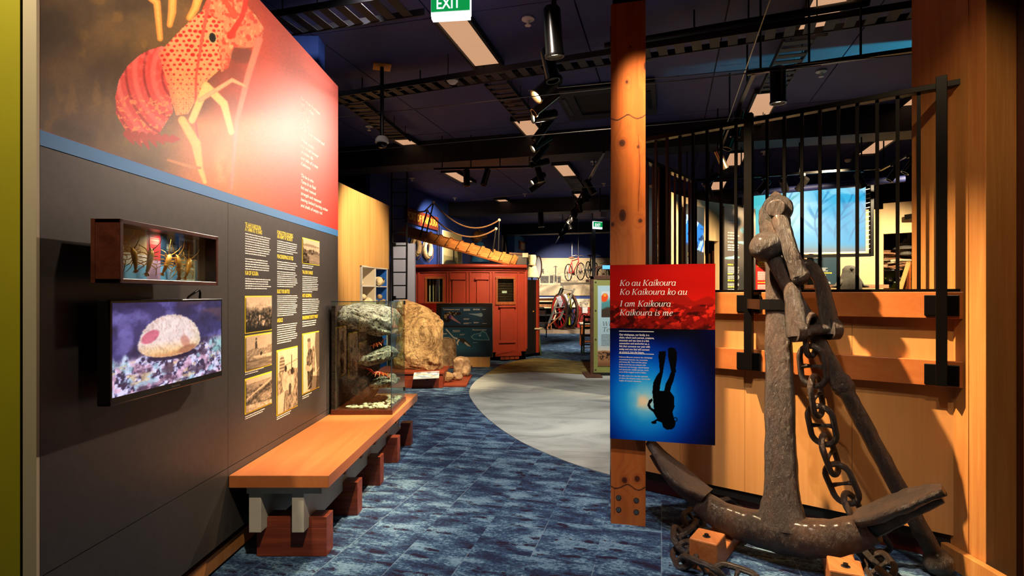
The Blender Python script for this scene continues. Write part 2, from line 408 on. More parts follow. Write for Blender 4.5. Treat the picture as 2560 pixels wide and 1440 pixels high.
def carpet2(name, c1, c2, c3, sc):
    m, N, L, b = newmat(name); mp = coords(N, L, (1, 1.9, 1), .2)
    a = noise(N, L, mp.outputs[0], sc, 6, .62, 1.2); r = ramp(N, [(.35, c1), (.5, c2), (.65, c3)]); L.new(a.outputs[0], r.inputs[0]); L.new(r.outputs[0], b.inputs['Base Color'])
    b.inputs['Roughness'].default_value = .95; f = noise(N, L, mp.outputs[0], 220, 2, .6); bumpn(N, L, f.outputs[0], b, .4, .003); return m
def iron():
    m, N, L, b = newmat('wrought_iron')
    mp = coords(N, L, (1, 1, .3)); n = noise(N, L, mp.outputs[0], 46, 8, .68, .35); n2 = noise(N, L, mp.outputs[0], 9, 5, .6)
    r = ramp(N, [(.3, (.085, .052, .032)), (.5, (.17, .108, .066)), (.7, (.265, .17, .105))]); L.new(n2.outputs[0], r.inputs[0]); L.new(r.outputs[0], b.inputs['Base Color'])
    b.inputs['Metallic'].default_value = 0; b.inputs['Roughness'].default_value = .37; b.inputs['Specular IOR Level'].default_value = .7
    b.inputs['Coat Weight'].default_value = .12; b.inputs['Coat Roughness'].default_value = .2; bumpn(N, L, n.outputs[0], b, 1.0, .02); return m
def ceilmat():
    m, N, L, b = newmat('ceiling_paint'); mp = coords(N, L)
    n = noise(N, L, mp.outputs[0], 1.2, 4, .6); r = ramp(N, [(.3, (.21, .225, .43)), (.7, (.25, .265, .49))]); L.new(n.outputs[0], r.inputs[0]); L.new(r.outputs[0], b.inputs['Base Color'])
    b.inputs['Roughness'].default_value = .7; return m

RZW = math.atan2(-.62, .785)      # the timber pen's front wall runs along this angle
M = {}
M['carpet'] = carpet()
M['grey_carpet'] = carpet2('carpet_grey', (.50, .53, .52), (.62, .65, .64), (.69, .72, .70), .8)
M['olive_carpet'] = carpet2('carpet_olive', (.33, .28, .14), (.47, .41, .2), (.6, .53, .3), 2.2)
M['beige_carpet'] = carpet2('carpet_beige', (.5, .42, .34), (.58, .5, .4), (.64, .56, .47), 1.5)
M['iron'] = iron(); M['ceil'] = ceilmat()
M['black'] = mat('black_metal', (.07, .065, .06), .35, .3, .5)
M['fence'] = mat('black_fence_steel', (.09, .08, .075), .3, .6, .5)
M['navy'] = mat('navy_wall', (.09, .12, .3), .6); M['blue'] = mat('blue_wall', (.12, .22, .5), .6, var=.1)
M['ceilblack'] = mat('black_beam', (.06, .06, .09), .6)
M['tray'] = mat('cable_tray_metal', (.07, .07, .11), .6)
M['charcoal'] = mat('charcoal_panel', (.235, .215, .2), .42, spec=.4, var=.08, vs=30, bump=.05, bs=300, bd=.001)
M['stripe'] = mat('blue_stripe', (.2, .46, .68), .5)
M['cream'] = mat('cream_paint', (.72, .66, .54), .6); M['lime'] = mat('lime_paint', (.62, .58, .05), .55, var=.05, vs=2)
M['print'] = printmat('print_sheet', .43, 0, .38); M['printg'] = printmat('print_gloss', .25)
M['screen'] = printmat('screen_glow', .2, 1.0); M['proj'] = printmat('projection_glow', .6, 1.15)
M['white'] = mat('white_paint', (.85, .84, .82), .5); M['textw'] = mat('white_lettering', (.88, .86, .82), .6)
M['texty'] = mat('yellow_lettering', (.93, .83, .2), .6); M['textg'] = mat('grey_lettering', (.36, .4, .42), .6)
M['bench'] = wood('bench_rimu', (.78, .48, .27), (.66, .36, .18), 1, 0, 1.0, .33, 7, .2, .9)
M['beam'] = mat('grey_painted_timber', (.78, .75, .68), .55, var=.05)
M['block'] = wood('red_hardwood', (.58, .27, .16), (.4, .16, .09), 0, 0, 1.4, .45, 14)
M['pen'] = wood('pen_plywood', (.86, .65, .41), (.74, .49, .26), 2, 0, .8, .36, 6, .15, 1.0)
M['rail'] = wood('pen_rail', (.76, .46, .24), (.66, .36, .17), 0, RZW, 1.0, .38, 12, .1, .9)
M['redkick'] = mat('dark_red_kickboard', (.3, .05, .04), .5)
M['column'] = wood('pine_column', (.76, .55, .31), (.62, .37, .17), 2, 0, 1.5, .42, 9, .1, .8)
M['darkwood'] = wood('shaded_brown_timber', (.3, .15, .09), (.2, .09, .05), 2, 0, 1.2, .4, 9)
M['pine'] = wood('post_pine', (.66, .36, .15), (.50, .23, .08), 2, 0, 1.0, .42, 10, .1)
M['chock'] = wood('chock_timber', (.72, .46, .25), (.60, .33, .15), 1, 0, 1.6, .5, 12)
M['case'] = wood('case_mahogany', (.34, .16, .1), (.24, .1, .06), 1, 0, 1.5, .3, 12, .2)
M['glass'] = glass('display_glass'); M['tvframe'] = mat('black_gloss_plastic', (.05, .045, .045), .2)
M['van'] = mat('red_oxide_paint', (.62, .22, .14), .45, var=.06, vs=3); M['vanwood'] = wood('window_frame_wood', (.68, .36, .16), (.5, .24, .1), 2, 0, 2, .45, 14)
M['dark'] = mat('black_interior', (.03, .025, .025), .7); M['lilac'] = mat('lilac_grey_board', (.60, .60, .66), .6)
M['maple'] = wood('maple_veneer', (.90, .72, .46), (.78, .56, .30), 2, 0, .8, .4, 8, .1, 1.0)
M['creamwood'] = wood('cream_veneer', (.92, .80, .60), (.86, .72, .50), 2, 0, .6, .45, 5, 0, 1.2)
M['plank'] = wood('gangway_plank', (.76, .50, .26), (.58, .34, .15), 0, 0, 1.2, .55, 10)
M['rope'] = mat('rope', (.5, .36, .22), .9, var=.2, vs=60); M['ring'] = mat('life_ring_canvas', (.82, .72, .56), .7, var=.15, vs=12)
M['gold'] = mat('gold_lettering', (.85, .68, .28), .4, .2); M['signwood'] = wood('port_sign_board', (.45, .18, .1), (.33, .12, .07), 0, 0, 2, .5, 14)
M['boulder'] = rock('limestone', (.55, .42, .26), (.92, .80, .58), 2.2, 1.0, .08, None, (.40, .27, .14))
M['fossil'] = rock('fossil_stone', (.42, .3, .2), (.84, .72, .56), 9, .9, .03)
M['reef'] = rock('reef_rock', (.34, .30, .26), (.80, .76, .70), 7, 1.0, .03, (.16, .12, .10))
M['reefr'] = rock('reef_rock_red', (.18, .09, .06), (.42, .24, .17), 8, 1.0, .03, (.08, .04, .03))
M['pebble'] = rock('pale_shingle', (.6, .54, .44), (.9, .85, .74), 20, .5, .01)
M['cray'] = mat('crayfish_shell', (.72, .2, .1), .35, var=.35, vs=40, coat=.3); M['cray2'] = mat('crayfish_orange', (.85, .42, .16), .35, var=.2, vs=40)
M['brass'] = mat('golden_specimen', (.82, .55, .22), .35, .3)
M['plinth'] = wood('red_plinth', (.58, .25, .14), (.44, .17, .09), 0, 0, 1.2, .45, 10)
M['steel'] = mat('brushed_steel', (.62, .58, .52), .28, .9); M['boltm'] = mat('bolt_steel', (.5, .48, .44), .35, .9)
M['lampbody'] = mat('lamp_black', (.10, .085, .07), .28, .5); M['lampchrome'] = mat('lamp_bronze', (.55, .47, .36), .22, .9)
M['lampon'] = emis('lamp_lens', (1, .9, .72), 6); M['troffer'] = mat('light_diffuser_off', (.78, .66, .56), .5)
M['trofglow'] = emis('diffuser_added_glow', (1, .76, .58), .62)  # the ceiling lights are off; their pale panels get an added faint glow
M['exitg'] = emis('exit_green', (.02, .62, .3), .9); M['exitw'] = emis('exit_white', (.93, .97, 1), 1.7)
M['whitep'] = mat('white_plastic', (.9, .88, .84), .4); M['blueglow'] = emis('blue_screen_glow', (.35, .7, 1), 1.6)
M['green'] = mat('green_paint', (.25, .32, .17), .5, var=.15); M['cream2'] = mat('worn_white_paint', (.78, .74, .62), .6, var=.1)
M['redp'] = mat('red_enamel', (.75, .1, .1), .35); M['yellow'] = mat('yellow_green_enamel', (.72, .74, .1), .4)
M['teal'] = mat('teal_board', (.08, .2, .26), .5); M['sage'] = mat('sage_board', (.52, .55, .30), .5)
M['redpanel'] = mat('red_panel', (.75, .13, .1), .5); M['rust'] = mat('rusty_brown', (.3, .18, .1), .7, var=.25, vs=20)
M['oak'] = wood('orange_oak', (.68, .36, .14), (.5, .24, .08), 0, 0, 2, .4, 12, .1); M['grey'] = mat('grey_cloth', (.5, .5, .5), .8)
M['stone'] = mat('grey_carving', (.42, .40, .36), .8, var=.15, vs=20, bump=.3)
M['limebox'] = mat('lime_shelf', (.62, .68, .12), .5); M['stick'] = wood('driftwood', (.72, .52, .36), (.42, .27, .17), 0, 0, 3, .7, 10)
M['bone'] = mat('bone', (.86, .78, .62), .6, var=.12, vs=25); M['tan'] = mat('tan_leather', (.5, .32, .15), .6, var=.3, vs=10)
M['straw'] = mat('straw_cloth', (.8, .72, .48), .8, var=.2, vs=20)
# ------------------------------------------------------------------ the hall: floor, ceiling, beams
CE = 4.15
AN = math.radians(15.6); U = Vector((math.sin(AN), math.cos(AN), 0)); W = Vector((math.cos(AN), -math.sin(AN), 0))
floor = structure(MB().add([(-9, -2, 0), (11, -2, 0), (11, 27, 0), (-9, 27, 0)], [(0, 1, 2, 3)]).build('floor', M['carpet']))
def inlay(name, pts, m, z):
    mb = MB(); mb.prism([Vector((p.x, p.y, 0)) for p in pts], (0, 0, z)); return mb.build(name, m, floor)
def smooth_curve(pts, n=6):
    out = []
    for i in range(len(pts)-1):
        p0 = pts[max(i-1, 0)]; p1 = pts[i]; p2 = pts[i+1]; p3 = pts[min(i+2, len(pts)-1)]
        for k in range(n):
            t = k/n; out.append(.5*((2*p1)+(p2-p0)*t+(2*p0-5*p1+4*p2-p3)*t*t+(3*p1-p0-3*p2+p3)*t**3))
    out.append(pts[-1]); return out
WORLD_INV['floor'] = Matrix.Identity(4)
arc = smooth_curve([F(1640, 1215), F(1525, 1188), F(1400, 1148), F(1290, 1098), F(1218, 1046), F(1182, 1005), F(1173, 980), F(1186, 956), F(1213, 937)])
inlay('grey_carpet_inlay', arc+[F(1320, 931), F(1420, 935), F(1480, 938), F(1600, 942), F(1680, 1000)], M['grey_carpet'], .006)
inlay('olive_carpet_inlay', [F(1213, 937), F(1250, 914), F(1290, 902), F(1340, 896), F(1400, 899), F(1480, 907), F(1560, 914), F(1560, 941), F(1480, 938), F(1420, 935), F(1320, 931)], M['olive_carpet'], .008)
t = thing('display_platform', 'low beige platform carrying the cart at the far end', 'platform', (1.6, 21.4, 0)); MB().bx(.5, 4.4, 21.15, 23.3, 0, .12).build('top', M['beige_carpet'], t)

ceiling = structure(MB().add([(-12, -4, CE+.06), (14, -4, CE+.06), (14, 30, CE+.06), (-12, 30, CE+.06)], [(0, 1, 2, 3)]).build('ceiling', M['ceilblack']))
pw, pl = 1.35, 3.6
pm = MB().box((0, 0, 0), (pw-.014, pl-.014, .03)).build('ceiling_panel', M['ceil'], ceiling)
WORLD_INV['ceiling'] = Matrix.Identity(4)
first = True
for i in range(-7, 8):
    for j in range(0, 8):
        c = V3(-.1, 5.2, 0)+W*(i*pw)+U*((j-1.5)*pl+(i % 2)*.0)
        if c.y < 1.5 or c.y > 27: continue
        o = pm if first else pm.copy()
        if not first: COL.objects.link(o)
        first = False
        o.location = (c.x, c.y, CE+.02); o.rotation_euler = (0, 0, -AN)
def beam(p, name, z0, th, m='ceilblack', ln=22):
    o = MB().box((p.x, p.y, (z0+CE+.06)/2), (ln, th, CE+.06-z0), -AN).build(name, M[m]); return structure(o)
B0 = V3(2.11, 8.95, 0)
beam(B0, 'trim_1', 3.76, .5); beam(B0+U*6.2, 'trim_2', 3.76, .5); beam(B0+U*11.6, 'trim_3', 3.76, .5)
# outer walls of the hall
structure(MB().bx(-9, 11, 24.2, 24.4, 0, CE+.1).build('wall_back', M['navy']))
structure(MB().bx(-6.2, -6.0, 2.2, 24.2, 0, CE+.1).build('wall_left', M['navy']))
structure(MB().bx(10.2, 10.4, 2.4, 24.2, 0, CE+.1).build('wall_right', M['ceilblack']))
structure(MB().bx(-9, 11, -2.2, -2.0, 0, CE+.1).build('wall_front', M['dark']))

# ------------------------------------------------------------------ ceiling services
def troffer(a, b, label):
    p = PZ(*a, CE-.02); q = PZ(*b, CE-.02); c = (p+q)/2
    t = thing('ceiling_light', label, 'ceiling light', (c.x, c.y, CE), -AN, 'recessed ceiling lights', local=True)
    if not TF:
        f = MB()
        for s in (-1, 1): f.box((s*.165, 0, -.035), (.03, 1.26, .07)); f.box((0, s*.615, -.035), (.33, .03, .07))
        TF.append(f.build('frame', M['tray'], t)); TF.append(MB().box((0, .29, -.03), (.3, .56, .02)).build('diffuser', M['trofglow'], t))
        TF.append(MB().box((0, -.29, -.03), (.3, .56, .02)).build('diffuser', M['trofglow'], t))
    else:
        for k in TF:
            c2 = k.copy(); COL.objects.link(c2); c2.parent = t
    return t
TF = []
L_ = [((1120, 40), (1225, 155), 'twin-panel ceiling light directly beyond the green exit sign'),
      ((1312, 298), (1345, 345), 'twin-panel ceiling light half hidden behind the middle spotlight cluster'),
      ((1398, 405), (1428, 440), 'small ceiling light between spotlight cluster and wooden post'),
      ((1449, 478), (1462, 500), 'ceiling light partly hidden by the far spotlight track'),
      ((985, 338), (1080, 385), 'twin-panel ceiling light right of the hanging dome camera'),
      ((1130, 428), (1165, 452), 'ceiling light behind the two hanging spotlights'),
      ((1250, 495), (1280, 512), 'far ceiling light above the gangway ropes'),
      ((2085, -12), (2048, 26), 'ceiling light cut by the top edge, above the fence'),
      ((1928, 232), (1885, 288), 'ceiling light beside the black spotlight above the fence rail'),
      ((1852, 372), (1825, 415), 'ceiling light seen through the fence bars near the anchor post'),
      ((1802, 450), (1788, 472), 'ceiling light low through the fence, above the curved wall'),
      ((2235, 338), (2152, 384), 'ceiling light through the right half of the fence'),
      ((2330, 222), (2262, 274), 'ceiling light beside the pine column, just under the rail')]
for a, b, l in L_: troffer(a, b, l)

def tray(a, b, label, width=.3, z=3.95, step=.16):
    a = V3(a.x, a.y, z); b = V3(b.x, b.y, z); d = (b-a); n = int(d.length/step); d.normalize(); s = V3(d.y, -d.x, 0)
    t = thing('cable_tray', label, 'cable tray', a)
    for k in (-1, 1): MB().bar(a+s*k*width/2, b+s*k*width/2, .012, .06).build('side_rail', M['tray'], t)
    r0 = None
    for i in range(n):
        c = a+d*(i+.5)*step
        if r0 is None: r0 = MB().bar(a+d*.5*step-s*width/2+V3(0, 0, -.02), a+d*.5*step+s*width/2+V3(0, 0, -.02), step*.55, .008).build('rung', M['tray'], t); continue
        o = r0.copy(); COL.objects.link(o); o.location = d*i*step
    for f in (.12, .38, .63, .88):
        c = a+(b-a)*f
        MB().cyl(c+s*width/2, V3(c.x, c.y, CE)+s*width/2, .006, 6).build('hanger_rod', M['tray'], t)
    return t
def onray(px, py, z): return PZ(px, py, z)
tray(onray(700, 275, 3.9)+V3(-.2, 0, 0), onray(2330, 18, 3.9), 'long black cable tray crossing the whole ceiling behind the post', .24, 3.9)
tray(PZ(700, 60, 3.95), PZ(1040, 5, 3.95), 'cable tray at the top edge left of the exit sign', .34, 3.95)
for a, b, l in (((872, 245), (1005, 350), 'short cable tray leading to the light by the dome camera'),
                ((1240, 205), (1322, 302), 'short cable tray behind the spotlight cluster'),
                ((1428, 445), (1452, 478), 'cable tray with rungs ending at the far spotlight track'),
                ((2000, 92), (1930, 225), 'cable tray in front of the light above the fence rail'),
                ((1885, 292), (1858, 365), 'cable tray between two lights behind the fence'),
                ((2330, 288), (2240, 335), 'cable tray between the lights near the pine column'),
                ((1822, 418), (1806, 446), 'lowest cable tray seen through the fence')):
    tray(PZ(*a, 4.0), PZ(*b, 4.0), l, .28, 4.0)

def wire(a, b, z, label, r=.004, ext=.6):
    a = PZ(*a, z); b = PZ(*b, z); d = b-a
    o = MB().cyl(a-d*ext, b+d*ext, r, 6).build('tension_wire', M['steel']); tag(o, label, 'wire', 'tension wires under the ceiling')
wire((850, 293), (1527, 220), 3.3, 'thin wire passing under the white ceiling dome')
wire((850, 381), (1527, 322), 3.3, 'thin wire passing below the dome camera')
wire((1180, 500), (1527, 462), 3.3, 'far thin wire above the sign board on the wall', .004, .0)
wire((1650, 195), (2300, 133), 3.45, 'thin wire crossing above the fence')
wire((1925, 0), (1775, 430), 3.6, 'slanting wire running down to the fence rail', .005, .0)
def pipe(a, b, z, r, label, name='ceiling_pipe', ext=.0):
    a = PZ(*a, z); b = PZ(*b, z); d = b-a
    t = thing(name, label, 'pipe', a)
    MB().cyl(a-d*ext, b+d*ext, r, 10).build('pipe_run', M['black'], t)
    for f in (.1, .35, .6, .85): MB().cyl(a+d*f, V3(a.x+d.x*f, a.y+d.y*f, CE), .008, 6).build('hanger_rod', M['black'], t)
pipe((1560, 108), (2110, 15), 3.95, .035, 'thick black pipe near the top edge above the fence', ext=.1)
pipe((850, 236), (1480, 160), 3.98, .04, 'thick black pipe beside the long cable tray', ext=.2)

sp = None
for px, py, l in ((1320, 54, 'white ceiling sprinkler right of the exit sign'), (923, 320, 'white ceiling sprinkler left of the dome camera'),
                  (1030, 448, 'small white sprinkler left of the two hanging spotlights'), (1137, 497, 'small white sprinkler above the gangway'),
                  (1312, 487, 'small white sprinkler under the spotlight cluster'), (1484, 407, 'white sprinkler left of the post, nearer one'),
                  (1510, 461, 'white sprinkler left of the post, farther one'), (2053, 184, 'white ceiling sprinkler above the fence rail'),
                  (1910, 382, 'white sprinkler seen between fence bars'), (2285, 405, 'white sprinkler beside the pine column')):
    p = PZ(px, py, CE-.03)
    if sp is None:
        sp = thing('sprinkler', l, 'sprinkler', (p.x, p.y, CE), 0, 'ceiling sprinklers', local=True)
        MB().lathe([(0, 0), (.06, 0), (.062, -.012), (.02, -.02), (.014, -.06), (.0, -.06)], n=16).build('rose', M['whitep'], sp)
        MB().lathe([(0, -.06), (.03, -.064), (.03, -.07), (0, -.072)], n=14).build('deflector', M['whitep'], sp)
    else: copy_tree(sp, loc=(p.x, p.y, CE), label=l)
def dome(px, py, r, label, z=CE):
    p = PZ(px, py, z-.04); t = thing('dome_sensor', label, 'sensor', (p.x, p.y, z), local=True)
    MB().lathe([(0, 0), (r*1.05, 0), (r*1.05, -.025), (r, -.03)], n=20).build('base', M['whitep'], t)
    MB().lathe([(r*.97, -.03), (r*.92, -r*.5), (r*.6, -r*.9), (0, -r*1.02)], n=20).build('dome', M['whitep'], t)
dome(1131, 206, .062, 'round white ceiling dome above the thin wires', 3.9); dome(2120, 404, .06, 'white ceiling dome seen through the fence')
# downlight
p = PZ(1282, 252, CE-.02); t = thing('downlight', 'small square black downlight with a white round lens', 'light', (p.x, p.y, CE), -AN, local=True)
MB().box((0, 0, -.03), (.22, .2, .06)).build('housing', M['black'], t); MB().lathe([(0, -.062), (.05, -.062), (.055, -.06)], n=16).build('lens', M['whitep'], t)
# pole camera
p = PZ(955, 166, CE); t = thing('dome_camera', 'white dome security camera hanging on a black pole', 'camera', (p.x, p.y, CE), local=True)
MB().box((0, 0, -.006), (.2, .2, .012), .3).build('ceiling_plate', M['brass'], t)
zc = EYE+(HY-348)/FPX*p.y-CE
MB().cyl((0, 0, 0), (0, 0, zc), .022, 12).build('pole', M['black'], t)
MB().lathe([(0, zc+.03), (.05, zc+.03), (.075, zc+.0), (.08, zc-.04), (.06, zc-.045)], n=20).build('housing', M['whitep'], t)
MB().lathe([(.06, zc-.045), (.055, zc-.08), (.03, zc-.10), (0, zc-.105)], n=18).build('lens_dome', M['tvframe'], t)
# air conditioner
p = PZ(1520, 248, CE); t = thing('ceiling_cassette', 'dark square air-conditioning cassette in the ceiling left of the post', 'air conditioner', (p.x, p.y, CE), -AN, local=True)
f = MB()
for s in (-1, 1): f.box((s*.52, 0, -.03), (.22, 1.26, .06)); f.box((0, s*.52, -.03), (.82, .22, .06))
f.build('fascia', M['tray'], t); MB().box((0, 0, -.02), (.82, .82, .02)).build('grille', M['dark'], t)
for s in (-1, 1): MB().box((s*.55, 0, -.065), (.05, .7, .012)).build('louvre', M['black'], t)
# exit sign
def exit_sign(px, pyb, Y, wd, ht, label, rz=0.0):
    b = P(px, pyb, Y); t = thing('exit_sign', label, 'exit sign', (b.x, Y, b.z), rz, local=True)
    MB().box((0, .03, ht/2+.02), (wd, .05, ht)).build('body', M['exitw'], t, bevel=.006)
    MB().box((0, 0, ht/2+.03), (wd*.97, .012, ht-.05)).build('green_face', M['exitg'], t)
    mb = MB(); write(mb, 'EXIT', (-wd*.36, -.008, ht*.36), (1, 0, 0), (0, 0, 1), ht*.62, bold=.012, width=wd*.62); mb.build('lettering', M['exitw'], t)
    MB().box((0, .03, .008), (wd*.96, .06, .02)).build('lamp_strip', M['exitw'], t)
    MB().cyl((0, .03, ht), (0, .03, CE-b.z), .012, 8).build('stem', M['black'], t)
exit_sign(1126, 44, 4.7, .34, .21, 'green and white illuminated EXIT sign at the top edge', -.12)
exit_sign(1495, 572, 17.0, .34, .2, 'small far illuminated exit sign left of the post', .5)

# ------------------------------------------------------------------ track lighting
def spotlamp(hang, dirv, label, on=False, L=.24, r=.045, group='track spotlights'):
    """hang: point on the track; the can hangs just below on a yoke and points along dirv"""
    d = Vector(dirv).normalized(); h = Vector(hang); c = h+V3(0, 0, -.16)
    t = thing('spotlight', label, 'spotlight', h, 0, group)
    MB().box(h+V3(0, 0, -.03), (.035, .12, .04)).build('adapter', M['lampbody'], t)
    MB().cyl(h+V3(0, 0, -.05), c, .014, 8).build('yoke', M['lampbody'], t)
    q = d.to_track_quat('Z', 'Y').to_matrix()
    MB().lathe([(0, -L*.5), (r*.8, -L*.5), (r, -L*.44), (r, L*.42), (r*1.08, L*.44), (r*1.08, L*.5), (r*.9, L*.5), (r*.84, L*.42)], c, 18, q).build('housing', M['lampchrome'] if 'bronze' in label else M['lampbody'], t)
    MB().lathe([(0, L*.41), (r*.86, L*.41)], c, 18, q).build('lens', M['lampon'] if on else M['steel'], t)
    return t
def track(a, b, label):
    a = Vector(a); b = Vector(b); t = thing('light_track', label, 'light track', a)
    MB().bar(a, b, .036, .035).build('rail', M['lampbody'], t)
    for f in (.08, .36, .64, .92):
        c = a+(b-a)*f; MB().cyl(c, V3(c.x, c.y, CE), .01, 8).build('drop_rod', M['black'], t)
def tr1(Y, z=3.6): return V3(.3+(Y-4)*.026, Y, z)
track(tr1(3.2), tr1(10.6), 'black light track running away over the walkway')
S1 = [(4.15, (.08, .1, -1), 1, 'nearest big spotlight pointing straight down', .3, .06), (4.75, (.2, -.1, -1), 0, 'second spotlight of the near track, pointing down', .24, .05),
      (5.25, (-.75, -.25, -.75), 1, 'fat bronze spotlight aimed at the lobster mural', .26, .06), (5.7, (-.85, -.2, -.75), 0, 'thin spotlight just below the fat bronze one', .28, .04),
      (6.1, (-1, -.35, -.28), 1, 'lit spotlight with a glaring lens, middle of the near track', .24, .05), (6.6, (-.62, .1, -.8), 0, 'long spotlight tilted left below the lit one', .3, .045),
      (7.2, (-.8, -.3, -.6), 1, 'spotlight with pale lens, below the middle of the near track', .26, .045), (7.7, (-.62, .1, -.75), 0, 'spotlight crossing behind the pale-lens one', .26, .04),
      (8.3, (-1, 0, -.22), 0, 'spotlight lying nearly level, low in the near track', .24, .045), (8.9, (.3, .2, -.9), 0, 'spotlight tilted right, low in the near track', .26, .045),
      (9.4, (-.8, -.35, -.6), 1, 'second lowest spotlight of the near track, pale lens', .24, .045), (10.0, (-.85, .1, -.6), 0, 'lowest spotlight of the near track', .26, .045)]
for Y, d, on, l, L, r in S1: spotlamp(tr1(Y), d, l, on, L*1.2, r*1.12)
a, b = PZ(1085, 423, 3.6), PZ(1345, 416, 3.6); track(a, b, 'short cross track carrying two hanging spotlights')
for px, d, l in ((1168, (.02, 0, -1), 'left of the two hanging spotlights over the walkway'), (1216, (-.3, -.1, -1), 'right of the two hanging spotlights over the walkway')):
    h = a+(b-a)*((px-1085)/260); spotlamp(h, d, l, False, .28, .055)
a2, b2 = V3(1.36, 8.28, 3.6), V3(1.82, 24, 3.6); track(a2, b2, 'long far light track left of the wooden post')
rd = random.Random(3)
for i, (f, d) in enumerate(((.12, (.5, -.1, -.8)), (.17, (.15, .1, -1)), (.215, (-.8, -.3, -.5)), (.26, (.2, 0, -1)), (.31, (-.3, .1, -1)), (.35, (.3, .2, -.9)), (.40, (-.6, -.2, -.7)), (.46, (.35, 0, -.9)), (.52, (-.4, .3, -.8)), (.6, (-.7, -.2, -.6)), (.68, (.3, .1, -.9)))):
    spotlamp(a2+(b2-a2)*f, d, 'spotlight %s on the far track beside the post' % ['nearest', 'second', 'third', 'fourth', 'fifth', 'sixth', 'seventh', 'eighth', 'ninth', 'tenth', 'farthest'][i], i in (0, 6), .3, .06)
# tracks above the pen
a3, b3 = PZ(1868, 183, 3.5), PZ(2330, 118, 3.5); track(a3, b3, 'black track crossing above the fence')
a4, b4 = PZ(1885, 180, 3.5), PZ(1768, 446, 3.5); track(a4, b4, 'sloping-away black track above the anchor post')
spotlamp(PZ(1945, 168, 3.5), (.02, .02, -1), 'big black spotlight hanging above the fence rail', True, .32, .065)
for f, d, l in ((.22, (-.15, .1, -.9), 'upper spotlight of the track above the anchor post'), (.34, (-.35, -.1, -.9), 'lower spotlight beside it above the anchor post'), (.56, (.45, .2, -.8), 'bronze spotlight leaning right behind the fence bars'), (.86, (-.6, .1, -.5), 'farthest spotlight of the track above the anchor post')):
    spotlamp(a4+(b4-a4)*f, d, l, False, .28, .05)
a5, b5 = PZ(1680, 455, 3.3), PZ(2200, 420, 3.3); track(a5, b5, 'far cross track seen through the fence bars')
for px, d in ((1780, (.3, .3, -.6)), (1925, (-.3, .5, -.5)), (1975, (.4, .5, -.4)), (2020, (-.2, .5, -.5)), (2155, (.45, .1, -.8))):
    h = a5+(b5-a5)*((px-1680)/520); spotlamp(h, d, 'small spotlight on the far cross track at fence bar %s' % {1780: 'beside the post', 1925: 'above the anchor head', 1975: 'right of the anchor head', 2020: 'above the screen', 2155: 'near the screen corner'}[px], px == 2155, .22, .05)
a6, b6 = PZ(2200, 425, 3.4), PZ(2340, 350, 3.4); track(a6, b6, 'angled track beside the pine column')
for f in (.3, .6, .85): spotlamp(a6+(b6-a6)*f, (-.5, .2, -.8), 'spotlight on the angled track, %s' % {.3: 'lowest', .6: 'middle', .85: 'highest'}[f], False, .24, .05)
a7 = PZ(1352, 535, 3.7); spotlamp(a7, (.05, 0, -1), 'lone spotlight beyond the ropes of the gangway', False, .4, .08)
p = P(1500, 538, 14); t = thing('projector', 'small pale projector hanging under the far ceiling', 'projector', p)
MB().box(p, (.2, .3, .13), .5).build('body', M['lilac'], t); MB().cyl(p, V3(p.x, p.y, CE), .015, 8).build('drop_rod', M['black'], t)
# ------------------------------------------------------------------ the mural wall on the left
def WY(px, off=0.0): return (1.64-off)/(.025+(CX-px)/FPX)
def WL(px, py, off=0.0):
    Y = WY(px, off); return V3(-1.64+off+.025*Y, Y, EYE+(HY-py)/FPX*Y)
def WX(Y, off=0.0): return -1.64+off+.025*Y
WU = V3(.025, 1, 0).normalized(); WN = V3(1, -.025, 0).normalized(); UP = V3(0, 0, 1)
Y0, Y1, ZT = 1.89, 4.885, 3.31
def wallbox(y0, y1, z0, z1, o0, o1):
    mb = MB(); mb.prism([V3(WX(y0, o0), y0, z0), V3(WX(y1, o0), y1, z0), V3(WX(y1, o1), y1, z0), V3(WX(y0, o1), y0, z0)], (0, 0, z1-z0)); return mb
wl = structure(wallbox(Y0, Y1, .16, ZT, -.055, -.012).build('wall_mural', M['charcoal']))
WORLD_INV['wall_mural'] = Matrix.Identity(4)
ys = WY(570)
for y0, y1, z0, z1 in ((Y0, ys-.0015, .545, 2.0), (ys+.0015, Y1, .545, 2.0), (Y0, ys-.0015, .16, .541), (ys+.0015, Y1, .16, .541)):
    wallbox(y0, y1, z0, z1, -.012, 0).build('panel', M['charcoal'], wl)
wallbox(Y0, Y1, 2.003, 2.055, -.012, 0).build('blue_band', M['stripe'], wl, label='blue painted band')
structure(wallbox(Y0, Y1, 0, .16, -.10, -.05).build('wall_mural_foot', M['dark']))
structure(wallbox(Y0, Y1, .02, .11, -.05, -.03).build('baseboard_left', M['column']))
# the blue wall that rises behind it, and the strips at the near end
structure(MB().bx(-4.2, -.346*5.75, 5.75, 5.95, 0, CE).build('wall_blue', M['blue']))
structure(MB().bx((57-CX)/FPX*1.875, -1.5925, 1.875, 1.888, 0, 3.6).build('trim_4', M['cream']))
structure(MB().bx(-3.4, (50-CX)/FPX*1.905, 1.905, 2.0, 0, 3.9).build('wall_lime', M['lime']))

